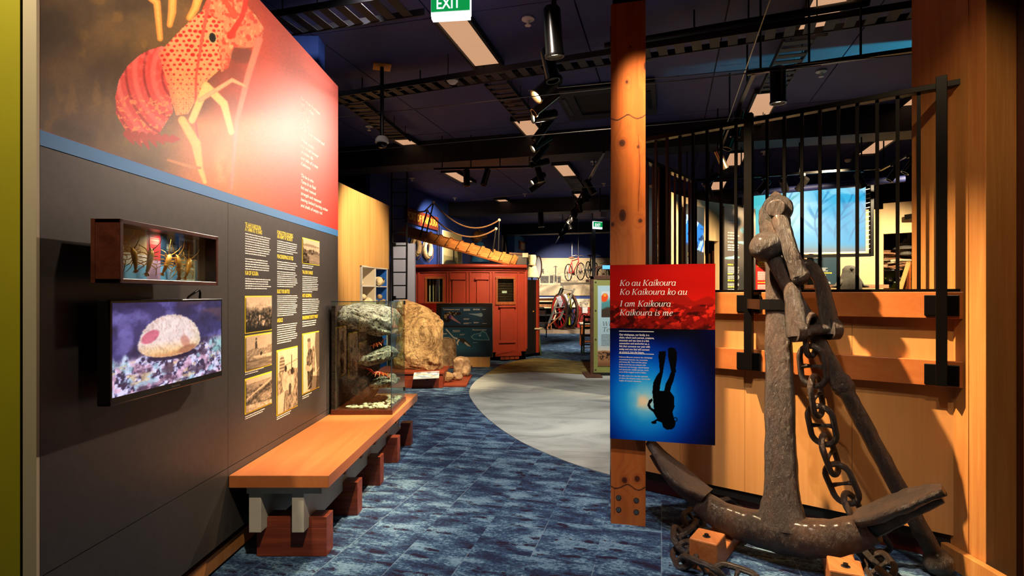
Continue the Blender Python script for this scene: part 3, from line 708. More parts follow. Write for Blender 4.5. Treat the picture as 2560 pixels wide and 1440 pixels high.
def mural():
    px = np.linspace(100, 845, 440); s = 1.64/(.025+(CX-px)/FPX); z = np.linspace(2.056, ZT, 300)
    S, Z = np.meshgrid(s, z); PXg = np.broadcast_to(px, S.shape).copy(); PYg = HY-(Z-EYE)*FPX/S
    x, y = PXg, PYg
    n = fbm(x/90, y/90, 5, 3); n2 = fbm(x/14, y/14, 4, 9)
    # backdrop: olive brown to red
    t = sst(420, 690, x+(y-260)*.12+90*(n-.5))
    c = flat(x, (.34, .26, .17)); c = lay(c, .75*sst(.45, .75, n), (.44, .33, .2)); c = lay(c, .5*sst(.55, .8, fbm(x/30+7, y/45, 4, 5))*(1-t), (.52, .38, .18))
    c = lay(c, .6*sst(.5, .3, n), (.25, .19, .13))
    c = lay(c, t, (.84, .27, .17)); c = lay(c, t*sst(760, 845, x)*.55, (.72, .16, .12))
    c = lay(c, .75*sst(260, 330, y+20*n)*sst(380, 520, x)*(1-sst(560, 760, x)), (.86, .5, .25))
    c = lay(c, .5*sst(60, -40, y)*sst(560, 700, x), (.62, .2, .15))
    def soft(d, wd=2.0): return sst(wd, -wd, d)
    sh = .75+.5*n2
    # hind legs, pale orange
    for pts, ws in (([(352, -30), (392, 6), (400, 96)], [12, 9, 7]), ([(432, -30), (430, 30), (424, 62)], [10, 10, 7]), ([(500, -20), (488, 20), (474, 44)], [12, 10, 8])):
        d = seg(x, y, pts, ws); c = lay(c, soft(d), np.array((.93, .55, .25))); c = lay(c, soft(d+5)*.6, (.98, .72, .38))
    # tail fan and abdomen
    ab = [(446, 118), (402, 116), (372, 125), (345, 140), (318, 165), (297, 200), (288, 240), (290, 285), (310, 320), (335, 352), (352, 360), (400, 330), (432, 280), (425, 200)]
    m = inpoly(x, y, ab).astype(float)
    r = np.hypot((x-455)/1.0, (y-200)/1.25)
    c = lay(c, m, (.80, .27, .24)); band = np.sin((r-60)/7.2+.02*(y-200)); c = lay(c, m*.6*sst(.3, .95, band), (.92, .45, .40)); c = lay(c, m*.75*sst(.82, 1.0, -band), (.52, .12, .12))
    cell = fbm(x/8, y/6, 3, 21); c = lay(c, m*sst(.1, .2, sst(210, 330, y))*sst(.60, .66, cell)*.8, (.93, .55, .33)); c = lay(c, m*sst(260, 200, y)*.4*sst(.5, .8, n2), (.95, .52, .48))
    for i in range(7):
        bx_ = 318+i*19; d = seg(x, y, [(bx_, 335+i*2), (bx_+16, 372-abs(i-2)*6)], [10, 2]); c = lay(c, soft(d), (.62, .2, .15))
    # carapace
    ca = [(420, 108), (452, 74), (480, 48), (505, 28), (530, 8), (560, 6), (585, 30), (578, 70), (568, 120), (556, 168), (520, 200), (490, 250), (470, 285), (440, 288), (428, 250), (412, 190), (396, 132)]
    m = inpoly(x, y, ca).astype(float)
    c = lay(c, m, (.90, .58, .38)); c = lay(c, m*.8*sst(150, 300, y), (.88, .62, .36)); c = lay(c, m*.5*sst(430, 405, x-(y-130)*.15), (.83, .36, .28))
    g = 15.0; gx = x/g+.5*(np.floor(y/(g*.8)) % 2); gy = y/(g*.8); fx = gx-np.floor(gx); fy = gy-np.floor(gy)
    jx = .3*(_h(np.floor(gx), np.floor(gy), 4)-.5); jy = .3*(_h(np.floor(gx), np.floor(gy), 5)-.5); rr = .16+.16*_h(np.floor(gx), np.floor(gy), 6)
    d = np.hypot(fx-.5-jx, fy-.5-jy)-rr*(1.25-.9*sst(120, 260, y)); c = lay(c, m*sst(.07, -.05, d)*.92, (.74, .13, .12))
    g = 6.0; gx = x/g; gy = y/g; fx = gx-np.floor(gx); fy = gy-np.floor(gy); d = np.hypot(fx-.5, fy-.5)-.1-.25*_h(np.floor(gx), np.floor(gy), 8)
    c = lay(c, m*sst(.1, -.1, d)*.4*sst(150, 230, y), (.55, .25, .14))
    # head, brow spines, eye
    hd = [(505, 26), (520, -10), (590, -20), (640, 40), (660, 70), (650, 112), (610, 122), (585, 118), (570, 170), (552, 180), (545, 100), (560, 60)]
    m = inpoly(x, y, hd).astype(float); c = lay(c, m*.95, (.88, .50, .34)); c = lay(c, m*.7*sst(.5, .62, fbm(x/9, y/9, 3, 31)), (.78, .2, .14)); c = lay(c, m*.5*sst(.6, .7, fbm(x/7, y/13, 3, 35)), (.96, .72, .48))
    e = ell(x, y, 531, 94, 9, 13, -.2); c = lay(c, sst(1.3, 1.1, e), (.75, .6, .4)); c = lay(c, sst(1.0, .85, e), (.12, .10, .08))
    sp_ = ell(x, y, 605, 138, 32, 22, .1); c = lay(c, .6*sst(1.15, .7, sp_), (.38, .2, .13))
    # feelers and walking legs
    for pts, ws, col in (([(526, -20), (506, 90), (490, 190), (488, 300), (505, 420)], [5, 4, 3, 2.5, 1.5], (.88, .32, .24)),
                         ([(620, -20), (606, 40), (575, 90)], [6, 6, 8], (.78, .2, .14)), ([(586, 40), (568, 10), (540, -20)], [8, 6, 5], (.85, .28, .18)),
                         ([(648, 100), (620, 190), (592, 300), (578, 470)], [9, 8, 6, 5], (.95, .45, .35)),
                         ([(480, 300), (515, 215), (560, 260), (578, 330)], [9, 10, 10, 7], (.96, .70, .42)), ([(455, 300), (490, 360), (500, 420), (512, 455)], [10, 12, 8, 5], (.95, .66, .36)),
                         ([(500, 250), (580, 200), (612, 215)], [6, 5, 3], (.95, .6, .42)), ([(420, 400), (480, 418), (500, 420)], [3, 5, 3], (.72, .45, .26))):
        d = seg(x, y, pts, ws); c = lay(c, soft(d, 1.6), col); c = lay(c, .45*soft(d+3, 1.5), np.minimum(np.array(col)*1.15, 1))
    c = lay(c, .55*sst(.35, .75, fbm(x/25, y/60, 4, 41))*sst(330, 420, y)*sst(520, 545, x)*sst(600, 560, x), (.93, .62, .36))
    c = c*(.93+.14*fbm(x/3, y/3, 2, 50)[..., None])
    pts = np.stack([-1.64+.025*S+.0006, S, Z], -1)
    paint('mural', pts, c, M['print'], wl, 'lobster photograph fading from brown to red')
wallbox(Y0, Y1, 2.055, ZT, -.012, 0).build('mural_board', M['redpanel'], wl)
mural()
# poem on the red ground
mb = MB(); LH = 16.3
poem = ['For whom fires burn', 'Who is whom', 'of who', 'that has', 'given cry', 'to this ocean touched land', '', 'Whom is who', 'that would forever', 'proclaim life', 'and tide of a man', 'Kaikoura', '',
        '\'Tis he is who', 'Tama ki te Raki', 'fed and resined', 'strength and restored', 'leaving behind burning umber', 'and shells of empty red.']
ends = [800, 784, 770, 773, 775, 811, 0, 785, 796, 783, 795, 776, 0, 784, 790, 790, 803, 820, 806]
o0 = WL(752, 247, .001); ze = WL(752, 516, .001).z; pitch = (o0.z-ze)/18
for i, (ln, e) in enumerate(zip(poem, ends)):
    if ln: write(mb, ln, V3(o0.x, o0.y, o0.z-i*pitch), WU, UP, pitch*.82, .22, .008, width=WY(e)-WY(752))
mb.build('poem_lettering', M['textw'], wl)
# text columns
heads = MB(); body = MB()
def wtext(px, py, ln, xe, size=.036):
    o = WL(px, py, .001); write(heads, ln, o, WU, UP, size, 0, .02, width=WY(xe)-WY(px))
def wrows(px, py, px1, py1, n, seed):
    o = WL(px, py, .001); z1 = WL(px, py1, .001).z; rows(body, o, WU, UP, WY(px1)-WY(px), n, (o.z-z1)/max(n-1, 1), (o.z-z1)/max(n-1, 1)*.5, .14, seed)
wtext(613, 566, 'TE AHI KAIKOURA', 653); wtext(613, 577, 'A TAMA KI TE RAKI', 655); wrows(613, 585, 677, 634, 9, 1); wrows(613, 648, 677, 673, 5, 2)
wtext(613, 687, 'KAI OF KOURA', 646); wrows(613, 698, 678, 722, 5, 3)
wtext(693, 585, 'FORGOTTEN SOLDIERS,', 733); wtext(693, 595, 'AN ARMY OF SECRETS', 731); wrows(693, 603, 744, 630, 6, 4)
wtext(693, 645, 'PEACEKEEPING DUTIES', 733); wrows(693, 655, 744, 672, 4, 5); wrows(693, 680, 744, 717, 8, 6)
wtext(693, 733, 'BUILT FOR BATTLE', 724); wrows(693, 741, 745, 791, 11, 7)
wtext(693, 806, 'ANZACS', 707); wrows(693, 815, 745, 860, 9, 8)
wtext(756, 684, 'TAIL END CHARLIE', 782); wrows(756, 692, 797, 730, 9, 9); wtext(756, 743, 'HOT GOSSIPING', 779); wrows(756, 750, 799, 785, 8, 10)
wtext(756, 799, 'FINGERPRINT SPOTTY PRINT', 795); wrows(756, 806, 793, 817, 3, 11)
for a, b_, c_ in ((613, 829, 655), (613, 933, 660), (613, 1044, 667), (756, 664, 787), (756, 993, 782), (692, 1045, 728)): wrows(a, b_, c_, b_+5, 2, a+b_)
heads.build('heading_lettering', M['texty'], wl, label='yellow headings'); stuff(body.build('body_lettering', M['textw'], wl))

SEP = np.array((.93, .80, .64)); DK = np.array((.13, .10, .07))
def photo(x0, x1, yt, yb, kind, seed, label):
    """a sepia print with yellow edging; yt/yb at its left edge"""
    ya, yb_ = WY(x0), WY(x1); z1 = EYE+(HY-yt)/FPX*ya; z0 = EYE+(HY-yb)/FPX*ya
    o = np.array(WL(x0, yb, .0)); o = np.array((WX(ya, .003), ya, z0))
    e = .008
    wallbox(ya-e, yb_+e, z0-e, z1+e, 0, .0025).build('photo_edging', M['texty'], wl)
    nx, ny = 70, int(70*(z1-z0)/(yb_-ya)); pts, A, B = sheet(o, WU, UP, (yb_-ya)/WU.y, z1-z0, nx, ny)
    n = fbm(A*6+seed, B*6, 5, seed); n2 = fbm(A*20, B*20+seed, 4, seed+3)
    def hill(b, am, f): return b+am*(fbm(A*f+seed*3, A*0, 3, seed+7)-.5)*2
    g = np.ones_like(A)
    if kind == 'pile':
        g = .62+.3*sst(.55, .75, B)+.9*(n2-.5)*sst(.95, .6, B)
        g = g-.45*sst(.72, .5, B+.25*(n-.5)); g = g+.7*sst(.62, .72, n)*sst(.6, .45, B)*sst(.08, .2, B); g -= .35*sst(.2, .0, B)
    elif kind == 'rower':
        g = .86-.0*A; g = np.where(B < hill(.52, .12, 3)+.12*A, .62+.5*(n2-.5), g); g = np.where(B < .27+.03*(n2-.5), .5+.5*(fbm(A*3, B*25, 3, 2)-.5), g)
        g = np.where(seg(A, B, [(.3, .36), (.95, .34)], [.035, .05]) < 0, .9, g); g = np.where(ell(A, B, .56, .42, .05, .06) < 1, .15, g)
        for pts_, ws in (([(.37, .66), (.365, .82)], [.045, .03]), ([(.345, .6), (.36, .72)], [.015, .02]), ([(.395, .6), (.38, .72)], [.015, .02])): g = np.where(seg(A, B, pts_, ws) < 0, .2, g)
        g = np.where(ell(A, B, .37, .9, .03, .04) < 1, .3, g)
    elif kind == 'boat':
        g = .88+0*A; g = np.where(B < .86+.02*(n-.5), .6+.3*(n2-.5), g); g = np.where(B < hill(.7, .1, 4), .45+1.0*(n2-.5), g)
        g = np.where(np.abs(B-.25-.45*A) < .06, .2+.5*(n2-.4), g); g = np.where(np.abs(B-.40-.42*A) < .025, .85, g); g = np.where((B < .22-.1*A), .75+.7*(n2-.5), g); g = np.where(ell(A, B, .75, .3, .22, .14) < 1+.4*(n-.5), .4+.4*n2, g)
    elif kind == 'shore':
        g = .93+0*A; g = np.where(B < .78+.05*np.sin(A*4), .62, g); g = np.where(B < .72, .86+.3*(n2-.5), g); g = np.where(B < hill(.58, .1, 5), .3+1.0*(n2-.4), g)
        g = np.where(B < .38+.1*(n-.5), .58+.3*(fbm(A*4, B*22, 3, 1)-.5), g); g = np.where((A < .35) & (B < .5-.6*A+.3*(n-.5)), .22+.9*(n2-.5), g)
    elif kind == 'crew':
        g = .88+.1*(B-.5); g = np.where((ell(A, B, .2, .8, .12, .12) < 1) | ((np.abs(A-.2) < .12) & (B < .84) & (B > .6)), .55+.25*np.sin(B*120), g)
        g = np.where(seg(A, B, [(.3, .74), (1, .8)], [.006, .006]) < 0, .4, g); g = np.where(seg(A, B, [(.68, .68), (.68, .88)], [.025, .02]) < 0, .3, g)
        g = np.where(B < .66+.06*(n-.5), .55+.9*(n2-.5), g)
        for (cx, cy, rx, ry, k) in ((.36, .5, .17, .17, .78), (.66, .42, .17, .15, .82), (.38, .69, .06, .055, .15), (.72, .62, .09, .06, .12)): g = np.where(ell(A, B, cx, cy, rx, ry) < 1, k+.25*(n2-.5), g)
        g = np.where(seg(A, B, [(.55, .5), (.42, .38), (.66, .34)], [.05, .045, .05]) < 0, .85, g); g = np.where(seg(A, B, [(.6, .36), (.56, .14)], [.07, .05]) < 0, .25, g)
        g = np.where((A < .38) & (B < .3+.1*A), .84, g); g = np.where(seg(A, B, [(.36, .3), (.3, 0)], [.03, .04]) < 0, .4, g); g = np.where((A > .48) & (B < .2+.06*n), .3+1.1*(n2-.35), g)
    elif kind == 'sailor':
        g = .92+0*A; g = np.where(A > .78+.06*np.sin(B*6), .42, g); g = np.where(ell(A, B, .36, .8, .1, .1) < 1, .66+.3*(n2-.5), g); g = np.where(ell(A, B, .34, .89, .1, .035) < 1, .4, g)
        g = np.where(inpoly(A, B, [(.2, .6), (.3, .72), (.48, .74), (.62, .62), (.6, .36), (.2, .38)]), .28+.9*(n2-.42), g); g = np.where(inpoly(A, B, [(.24, .38), (.62, .38), (.5, .04), (.28, .02)]), .12+.2*n2, g)
        g = np.where(seg(A, B, [(.62, .68), (.66, .36)], [.09, .06]) < 0, .55+.8*(n2-.45), g); g = np.where(seg(A, B, [(.18, .42), (.4, .38)], [.05, .045]) < 0, .75, g); g = np.where(ell(A, B, .46, .4, .06, .05) < 1, .9, g)
        g = np.where(np.abs(B-.02-.42*(A-.2)) < .012, .8, g); g = np.where((A > .4) & (B < .3-.1*A), g*.5, g)
    g = np.clip(g+.12*(n2-.5), 0, 1)[..., None]
    pts = pts+np.array((.0032, 0, 0))
    paint('photo_print', pts, DK*(1-g)+SEP*g, M['printg'], wl, label)
photo(613, 677, 743, 831, 'pile', 2, 'sepia print of piled catch'); photo(613, 677, 843, 927, 'rower', 4, 'sepia print of a man standing above a rowing boat')
photo(613, 677, 951, 1033, 'boat', 6, 'sepia print of a wrecked boat among rocks'); photo(756, 797, 596, 656, 'shore', 8, 'sepia print of a rocky harbour')
photo(692, 742, 879, 1037, 'crew', 10, 'tall sepia print of two men with a catch'); photo(756, 796, 837, 984, 'sailor', 12, 'tall sepia print of a capped man holding a crayfish')

# ------------------------------------------------------------------ wall television
t = thing('television', 'black flat television on the mural wall showing a furry animal', 'television', WL(415, 1000, .05))
ya, yb = WY(275, .10), WY(556, .10); z1 = EYE-(750-HY)/FPX*ya; z0 = EYE-(1017-HY)/FPX*ya
wallbox(ya, yb, z0, z1, .05, .10).build('body', M['tvframe'], t, bevel=.004)
wallbox(ya+.1, yb-.1, z0+.1, z1-.1, .0, .05).build('wall_bracket', M['black'], t)
def tvpic():
    x0, x1 = ya+.010, yb-.014; zz0, zz1 = z0+.03, z1-.012
    pts, A, B = sheet((WX(x0, .1012), x0, zz0), WU, UP, (x1-x0)/WU.y, zz1-zz0, 260, 170)
    n = fbm(A*9, B*6, 5, 2); n2 = fbm(A*40, B*26, 4, 5); n3 = fbm(A*22, B*15, 4, 8)
    c = flat(A, (.22, .2, .42)); c = lay(c, sst(.4, .7, n), (.42, .38, .66)); c = lay(c, .7*sst(.6, .35, fbm(A*5+3, B*5, 4, 12)), (.14, .12, .26)); c = lay(c, .5*sst(.55, .8, fbm(A*3, B*8+2, 3, 14))*(1-sst(.2, .35, np.abs(A-.85))), (.45, .3, .3))
    gl = .40+.08*(fbm(A*6, A*0, 3, 3)-.5)*2+.12*sst(.25, .0, A)*0+.14*sst(.75, 1, A)
    m = sst(gl+.05, gl-.05, B+.12*(n3-.5)); g = lay(flat(A, (.55, .52, .72)), sst(.45, .62, n2), (.86, .84, .96)); g = lay(g, sst(.5, .38, n2), (.25, .2, .32))
    g = lay(g, .8*sst(.52, .66, n3), (.90, .70, .82)); g = lay(g, .7*sst(.56, .7, fbm(A*15+9, B*12, 4, 33)), (.66, .82, .90)); g = lay(g, .7*sst(.6, .72, fbm(A*13, B*16+5, 4, 37)), (.92, .78, .6)); g = lay(g, .8*sst(.5, .3, fbm(A*9, B*9, 4, 43)), (.28, .18, .28))
    g = lay(g, .5*sst(.25, .45, B)*sst(.22, .05, A), (.72, .92, .95)); g = lay(g, .5*sst(.82, .95, A)*sst(.2, .35, B), (.45, .72, .66)); c = lay(c, m, g)
    e = np.where(B > .49, ell(A, B, .47, .49, .29, .36), ell(A, B, .47, .49, .29, .16))+.05*(fbm(np.arctan2(B-.58, A-.465)*14, A*0, 2, 3)-.5)
    c = lay(c, .9*sst(1.1, .8, ell(A, B, .49, .345, .25, .055, 0)), (.12, .07, .2))
    f = sst(1.02, .95, e); fur = fbm(A*90+B*20, B*34, 3, 71)
    bc = lay(flat(A, (.95, .86, .86)), sst(.56, .38, B), (.96, .78, .55)); bc = lay(bc, .8*sst(.42, .34, B), (.88, .56, .32)); bc = lay(bc, .6*sst(.62, .8, A), (.88, .82, .6)); bc = lay(bc, sst(.72, 1.0, e)*.35, (.85, .75, .72)); bc = lay(bc, .3*sst(.55, .75, fur), (1, .96, .9)); bc = lay(bc, .3*sst(.45, .3, fur), (.7, .5, .4))
    bc = lay(bc, .85*sst(1.1, .8, ell(A, B, .285, .60, .095, .06, .85)), (.82, .36, .48)); bc = lay(bc, .6*sst(1.1, .6, ell(A, B, .60, .50, .05, .09, .3)), (.75, .42, .36)); bc = lay(bc, .7*sst(1.1, .6, ell(A, B, .62, .40, .11, .05, .3)), (.62, .36, .28))
    c = lay(c, f, bc)
    c = c*(.9+.2*n2[..., None]); paint('picture', pts, np.clip(c, 0, 1), M['screen'], t, 'glowing picture of a pale furry animal')
tvpic()
mb = MB(); o = WL(430, 975, .1013); write(mb, 'Panasonic', V3(WX(WY(428, .1), .1013), WY(428, .1), z0+.012), WU, UP, .013, 0, .01, width=.06); mb.build('maker_lettering', M['steel'], t)
c = WL(478, 742, .06); o = MB().tube([c+V3(0, -.05, -.03), c+V3(0, -.02, .0), c+V3(.02, .03, .035), c+V3(.01, .06, .02), c+V3(0, .07, -.03)], .006, 8).build('cable_loop', M['black'], t)

# ------------------------------------------------------------------ glazed case above it
t = thing('wall_case', 'shallow dark wooden wall case with golden specimens above the television', 'display case', WL(420, 700, .1))
ya, yb = 2.0, 2.64; z0, z1 = 1.54, 1.77
wallbox(ya, yb, z0, z1, .085, .10).build('back_board', M['case'], t)
for a, b_, c_, d in ((ya, yb, z1-.016, z1), (ya, yb, z0, z0+.016), (ya, ya+.018, z0, z1), (yb-.018, yb, z0, z1)): wallbox(a, b_, c_, d, .10, .19).build('frame_side', M['case'], t, bevel=.002)
wallbox(ya+.2, yb-.2, z0+.05, z1-.05, 0, .085).build('wall_batten', M['black'], t)
pts, A, B = sheet((WX(ya+.018, .102), ya+.018, z0+.016), WU, UP, yb-ya-.036, z1-z0-.032, 150, 60)
c = flat(A, (.24, .42, .62)); c = lay(c, sst(.34, .3, B), (.42, .66, .86)); c = lay(c, ((A > .12) & (A < .42) & (B > .3)).astype(float), (.80, .62, .42)); c = lay(c, ((A > .14) & (A < .42) & (B > .3) & (B < .52)).astype(float), (.78, .70, .68))
c = lay(c, ((A > .42) & (A < .56)).astype(float), (.62, .12, .16)); c = lay(c, ((A > .42) & (A < .56) & (B < .42)).astype(float), (.68, .52, .66)); c = lay(c, ((A > .56) & (A < .77) & (B > .35)).astype(float), (.13, .19, .27)); c = lay(c, ((A > .77) & (A < .97)).astype(float), (.66, .63, .56)); c = lay(c, ((A > .97)).astype(float), (.35, .42, .5))
for b_ in (.04, .3, .62, .95): c = lay(c, ((A > .77) & (A < .96) & (np.abs(B-b_) < .02)).astype(float), (.9, .88, .84))
c = lay(c, ((np.abs(A-.775) < .006)).astype(float), (.92, .9, .86)); c = lay(c, ((A > .8) & (A < .9) & (B > .72) & (B < .9)).astype(float), (.62, .38, .28)); c = lay(c, ((A > .82) & (A < .94) & (B > .34) & (B < .4)).astype(float), (.4, .3, .26)); c = lay(c, ((A > .02) & (A < .06) & (B > .1) & (B < .3)).astype(float), (.93, .9, .8))
for b_ in (.78, .74, .70, .66): c = lay(c, ((A > .63) & (A < .745) & (np.abs(B-b_) < .012)).astype(float), (.6, .6, .55)); c = lay(c, ((A > .455) & (A < .55) & (np.abs(B-b_-.1) < .01)).astype(float), (.85, .45, .4))
paint('backing_sheet', pts, c, M['print'], t)  # coloured blocks, bars and text lines drawn across the back of the case
def crayfish(name, pos, s, m, label, parent=None, up=(0, 0, 1), head=(0, 1, 0), cat=None, group=None):
    """small ten-legged crustacean with jointed legs, fan tail and feelers"""
    f = Vector(head).normalized(); u = Vector(up); u = (u-f*u.dot(f)).normalized(); r = f.cross(u); pos = Vector(pos)
    def q(a, b, c_): return pos+f*a*s+r*b*s+u*c_*s
    t = thing(name, label, cat or 'crayfish', pos, 0, group)
    mb = MB(); mb.tube([q(-.1, 0, .16), q(.1, 0, .2), q(.3, 0, .2), q(.46, 0, .17), q(.55, 0, .15)], [(.1*s, .1*s), (.12*s, .13*s), (.12*s, .13*s), (.08*s, .09*s), (.02*s, .02*s)], 12)
    mb.build('carapace', m, t)
    mb = MB(); k = [(-.1, .17, .095), (-.17, .17, .1), (-.19, .165, .085), (-.27, .155, .09), (-.29, .145, .075), (-.36, .13, .08), (-.38, .12, .065), (-.46, .09, .06)]
    mb.tube([q(a, 0, b) for a, b, c_ in k], [c_*s for a, b, c_ in k], 12); mb.build('abdomen', m, t)
    mb = MB()
    for a in (-.7, -.35, 0, .35, .7):
        ca, sa = math.cos(a), math.sin(a); e1 = q(-.46, 0, .08); mb.tube([e1, q(-.46-.12*ca, .12*sa, .05), q(-.46-.2*ca, .2*sa, .02)], [(.015*s, .02*s), (.015*s, .05*s), (.006*s, .03*s)], 8)
    mb.build('tail_fan', m, t)
    for sd in (-1, 1):
        for i, a in enumerate((.34, .22, .10, -.02, -.12)):
            sp = (i-1.6)*-.12; mb = MB(); mb.tube([q(a, sd*.08, .13), q(a+sp*.6, sd*.27, .25), q(a+sp*1.2, sd*.38, .1), q(a+sp*1.4, sd*.43, -.02)], [.022*s, .02*s, .014*s, .005*s], 7); mb.build('leg', M['cray2'] if m is M['cray'] else m, t)
        mb = MB(); mb.tube([q(.5, sd*.06, .18), q(.62, sd*.14, .26), q(.85, sd*.24, .36), q(1.15, sd*.30, .40)], [.025*s, .022*s, .012*s, .004*s], 7); mb.build('feeler', m, t)
        mb = MB(); mb.ball(q(.5, sd*.07, .22), .025*s, 8, 6); mb.build('eye', M['black'], t)
    return t
for i, (a, l) in enumerate(((.06, 'leftmost'), (.2, 'second from left'), (.33, 'third from left'), (.5, 'fourth from left'), (.62, 'fifth from left'), (.73, 'rightmost'))):
    y = ya+a*(yb-ya)+.02
    crayfish('specimen', V3(WX(y, .13), y, z0+.10-.005*i), (.085 if i % 2 else .095), M['brass'], 'golden crayfish specimen standing in the wall case, '+l, up=(1, -.5, 0), head=(0, (.35, -.3, .2, .5, -.25, .3)[i], 1), cat='specimen', group='golden specimens in the wall case')
wallbox(ya+.016, yb-.016, z0+.014, z1-.014, .182, .186).build('glass_pane', M['glass'], t)

# ------------------------------------------------------------------ bench
t = thing('bench', 'long low orange timber bench along the mural wall on grey beams', 'bench', V3(-1.27, 3.1, 0))
yn, yf = 3.085, 5.62
wallbox(yn, yf, .43, .50, .002, .552).build('seat', M['bench'], t, bevel=.004)
wallbox(yn+.04, yf-.1, .385, .43, .08, .50).build('sub_frame', M['beam'], t, bevel=.002)
for i in range(1, 8):
    y = yn+.04+i*.34; wallbox(y-.02, y+.02, .39, .429, .50, .53).build('batten', M['rail'], t)
for o in (.09, .33): wallbox(yn+.045, yf-.12, .165, .385, o, o+.068).build('beam', M['beam'], t, bevel=.004)
for y in (3.2, 3.79, 4.38, 4.97, 5.53):
    mb = MB()
    wallbox(y, y+.11, 0, .165, .10, .50).build('foot_block', M['block'], t, bevel=.003)
    for a, b_ in ((.10, .088+.002), (.16, .328), (.40, .50)):
        if b_-a > .02: wallbox(y, y+.11, .165, .225, a, b_).build('block_tooth', M['block'], t, bevel=.002)

# ------------------------------------------------------------------ reef display on the bench
def lump(c, s, seed, nz=.25, fr=2.2, sub=4, M3=None, flat_top=None, sharp=1.0):
    """icosphere pushed about by noise into a boulder"""
    bm = bmesh.new(); bmesh.ops.create_icosphere(bm, subdivisions=sub, radius=1)
    v = np.array([x.co[:] for x in bm.verts])
    q = np.sign(v)*np.abs(v)**sharp
    def n3(p, sd): return (fbm(p[:, 0]*fr+sd, p[:, 1]*fr+p[:, 2]*1.7*fr, 4, seed+sd)+fbm(p[:, 1]*fr+5, p[:, 2]*fr-p[:, 0]*1.3*fr+sd, 4, seed+sd+1))/2-.5
    d = n3(v, 3)
    q = q*(1+nz*2*d)[:, None]
    fine = n3(v*4.2, 9); q = q*(1+nz*.45*fine)[:, None]
    q = q*np.array(s)
    R = M3 if M3 is not None else Matrix.Identity(3)
    vs = [Vector(c)+R@Vector(x) for x in q]
    fs = [tuple(x.index for x in f.verts) for f in bm.faces]; bm.free()
    return MB().add(vs, fs, True)
t = thing('reef_display', 'glass case on the bench holding a layered reef rock', 'display case', V3(-1.2, 4.9, .5))
bx0, bx1, by0, by1 = -1.50, -1.0, 4.64, 5.22
MB().bx(bx0, bx1+.01, by0-.01, by1+.01, .50, .54).build('base', M['case'], t, bevel=.003)
MB().bx(bx0, bx0+.03, by0+.02, by1-.02, .54, 1.40).build('rear_board', M['reefr'], t)
lump((-1.27, 4.94, 1.285), (.26, .275, .13), 3, .22, 2.0, 4, Matrix.Rotation(.16, 3, 'Y') @ Matrix.Rotation(.05, 3, 'X'), sharp=.75).build('top_ledge', M['reef'], t)
lump((-1.13, 4.93, 1.19), (.115, .2, .045), 13, .2, 2.0, 3, Matrix.Rotation(.1, 3, 'Y'), sharp=.8).build('top_ledge_lip', M['reef'], t)
lump((-1.33, 4.96, 1.03), (.16, .25, .25), 5, .25, 2.6, 4, sharp=.8).build('dark_backing', M['reefr'], t)
lump((-1.20, 4.95, .95), (.18, .25, .07), 7, .22, 2.4, 4, Matrix.Rotation(-.22, 3, 'Y'), sharp=.8).build('middle_ledge', M['reef'], t)
lump((-1.34, 4.96, .72), (.15, .24, .17), 11, .25, 2.6, 4, sharp=.8).build('low_backing', M['reefr'], t)
lump((-1.18, 4.98, .72), (.17, .2, .055), 9, .22, 2.4, 4, Matrix.Rotation(-.1, 3, 'Y'), sharp=.8).build('bottom_ledge', M['reef'], t)
mb = MB(); rd = random.Random(5)
for i in range(230):
    x = bx0+.12+rd.random()*(bx1-bx0-.15); y = by0+.03+rd.random()*(by1-by0-.06); r = rd.uniform(.010, .026)
    mb.ball((x, y, .542+r*.5), r, 7, 5, (1, rd.uniform(.7, 1.2), rd.uniform(.45, .7)))
stuff(mb.build('shingle', M['pebble'], t))
for n_, (a, b_, c_, d) in (('front_pane', (bx0, bx1, by0, by0+.005)), ('rear_pane', (bx0, bx1, by1-.005, by1)), ('side_pane', (bx1-.005, bx1, by0+.006, by1-.006))):
    MB().bx(a, b_, c_, d, .54, 1.435).build(n_, M['glass'], t)
for a, b_ in (((bx0, by0), (bx1, by0)), ((bx1, by0), (bx1, by1))): MB().bar(V3(a[0], a[1], 1.437), V3(b_[0], b_[1], 1.437), .006, .006).build('glass_edge', M['teal'], t)
MB().bar(V3(bx1, by0, .54), V3(bx1, by0, 1.437), .005, .005).build('glass_edge', M['teal'], t)
for y, z in ((by0+.01, 1.0), (by1-.02, .62), (by1-.02, 1.42)): MB().box((bx1+.003, y, z), (.012, .03, .035)).build('corner_clip', M['black'], t)
crayfish('crayfish', (-1.17, 4.80, 1.04), .13, M['cray'], 'red crayfish on the middle reef ledge inside the glass case', head=(.75, -.1, .25), cat='crayfish')
crayfish('crayfish', (-1.13, 4.80, .79), .15, M['cray'], 'dark red crayfish on the bottom reef ledge inside the glass case', head=(-.5, -.5, .15), cat='crayfish')
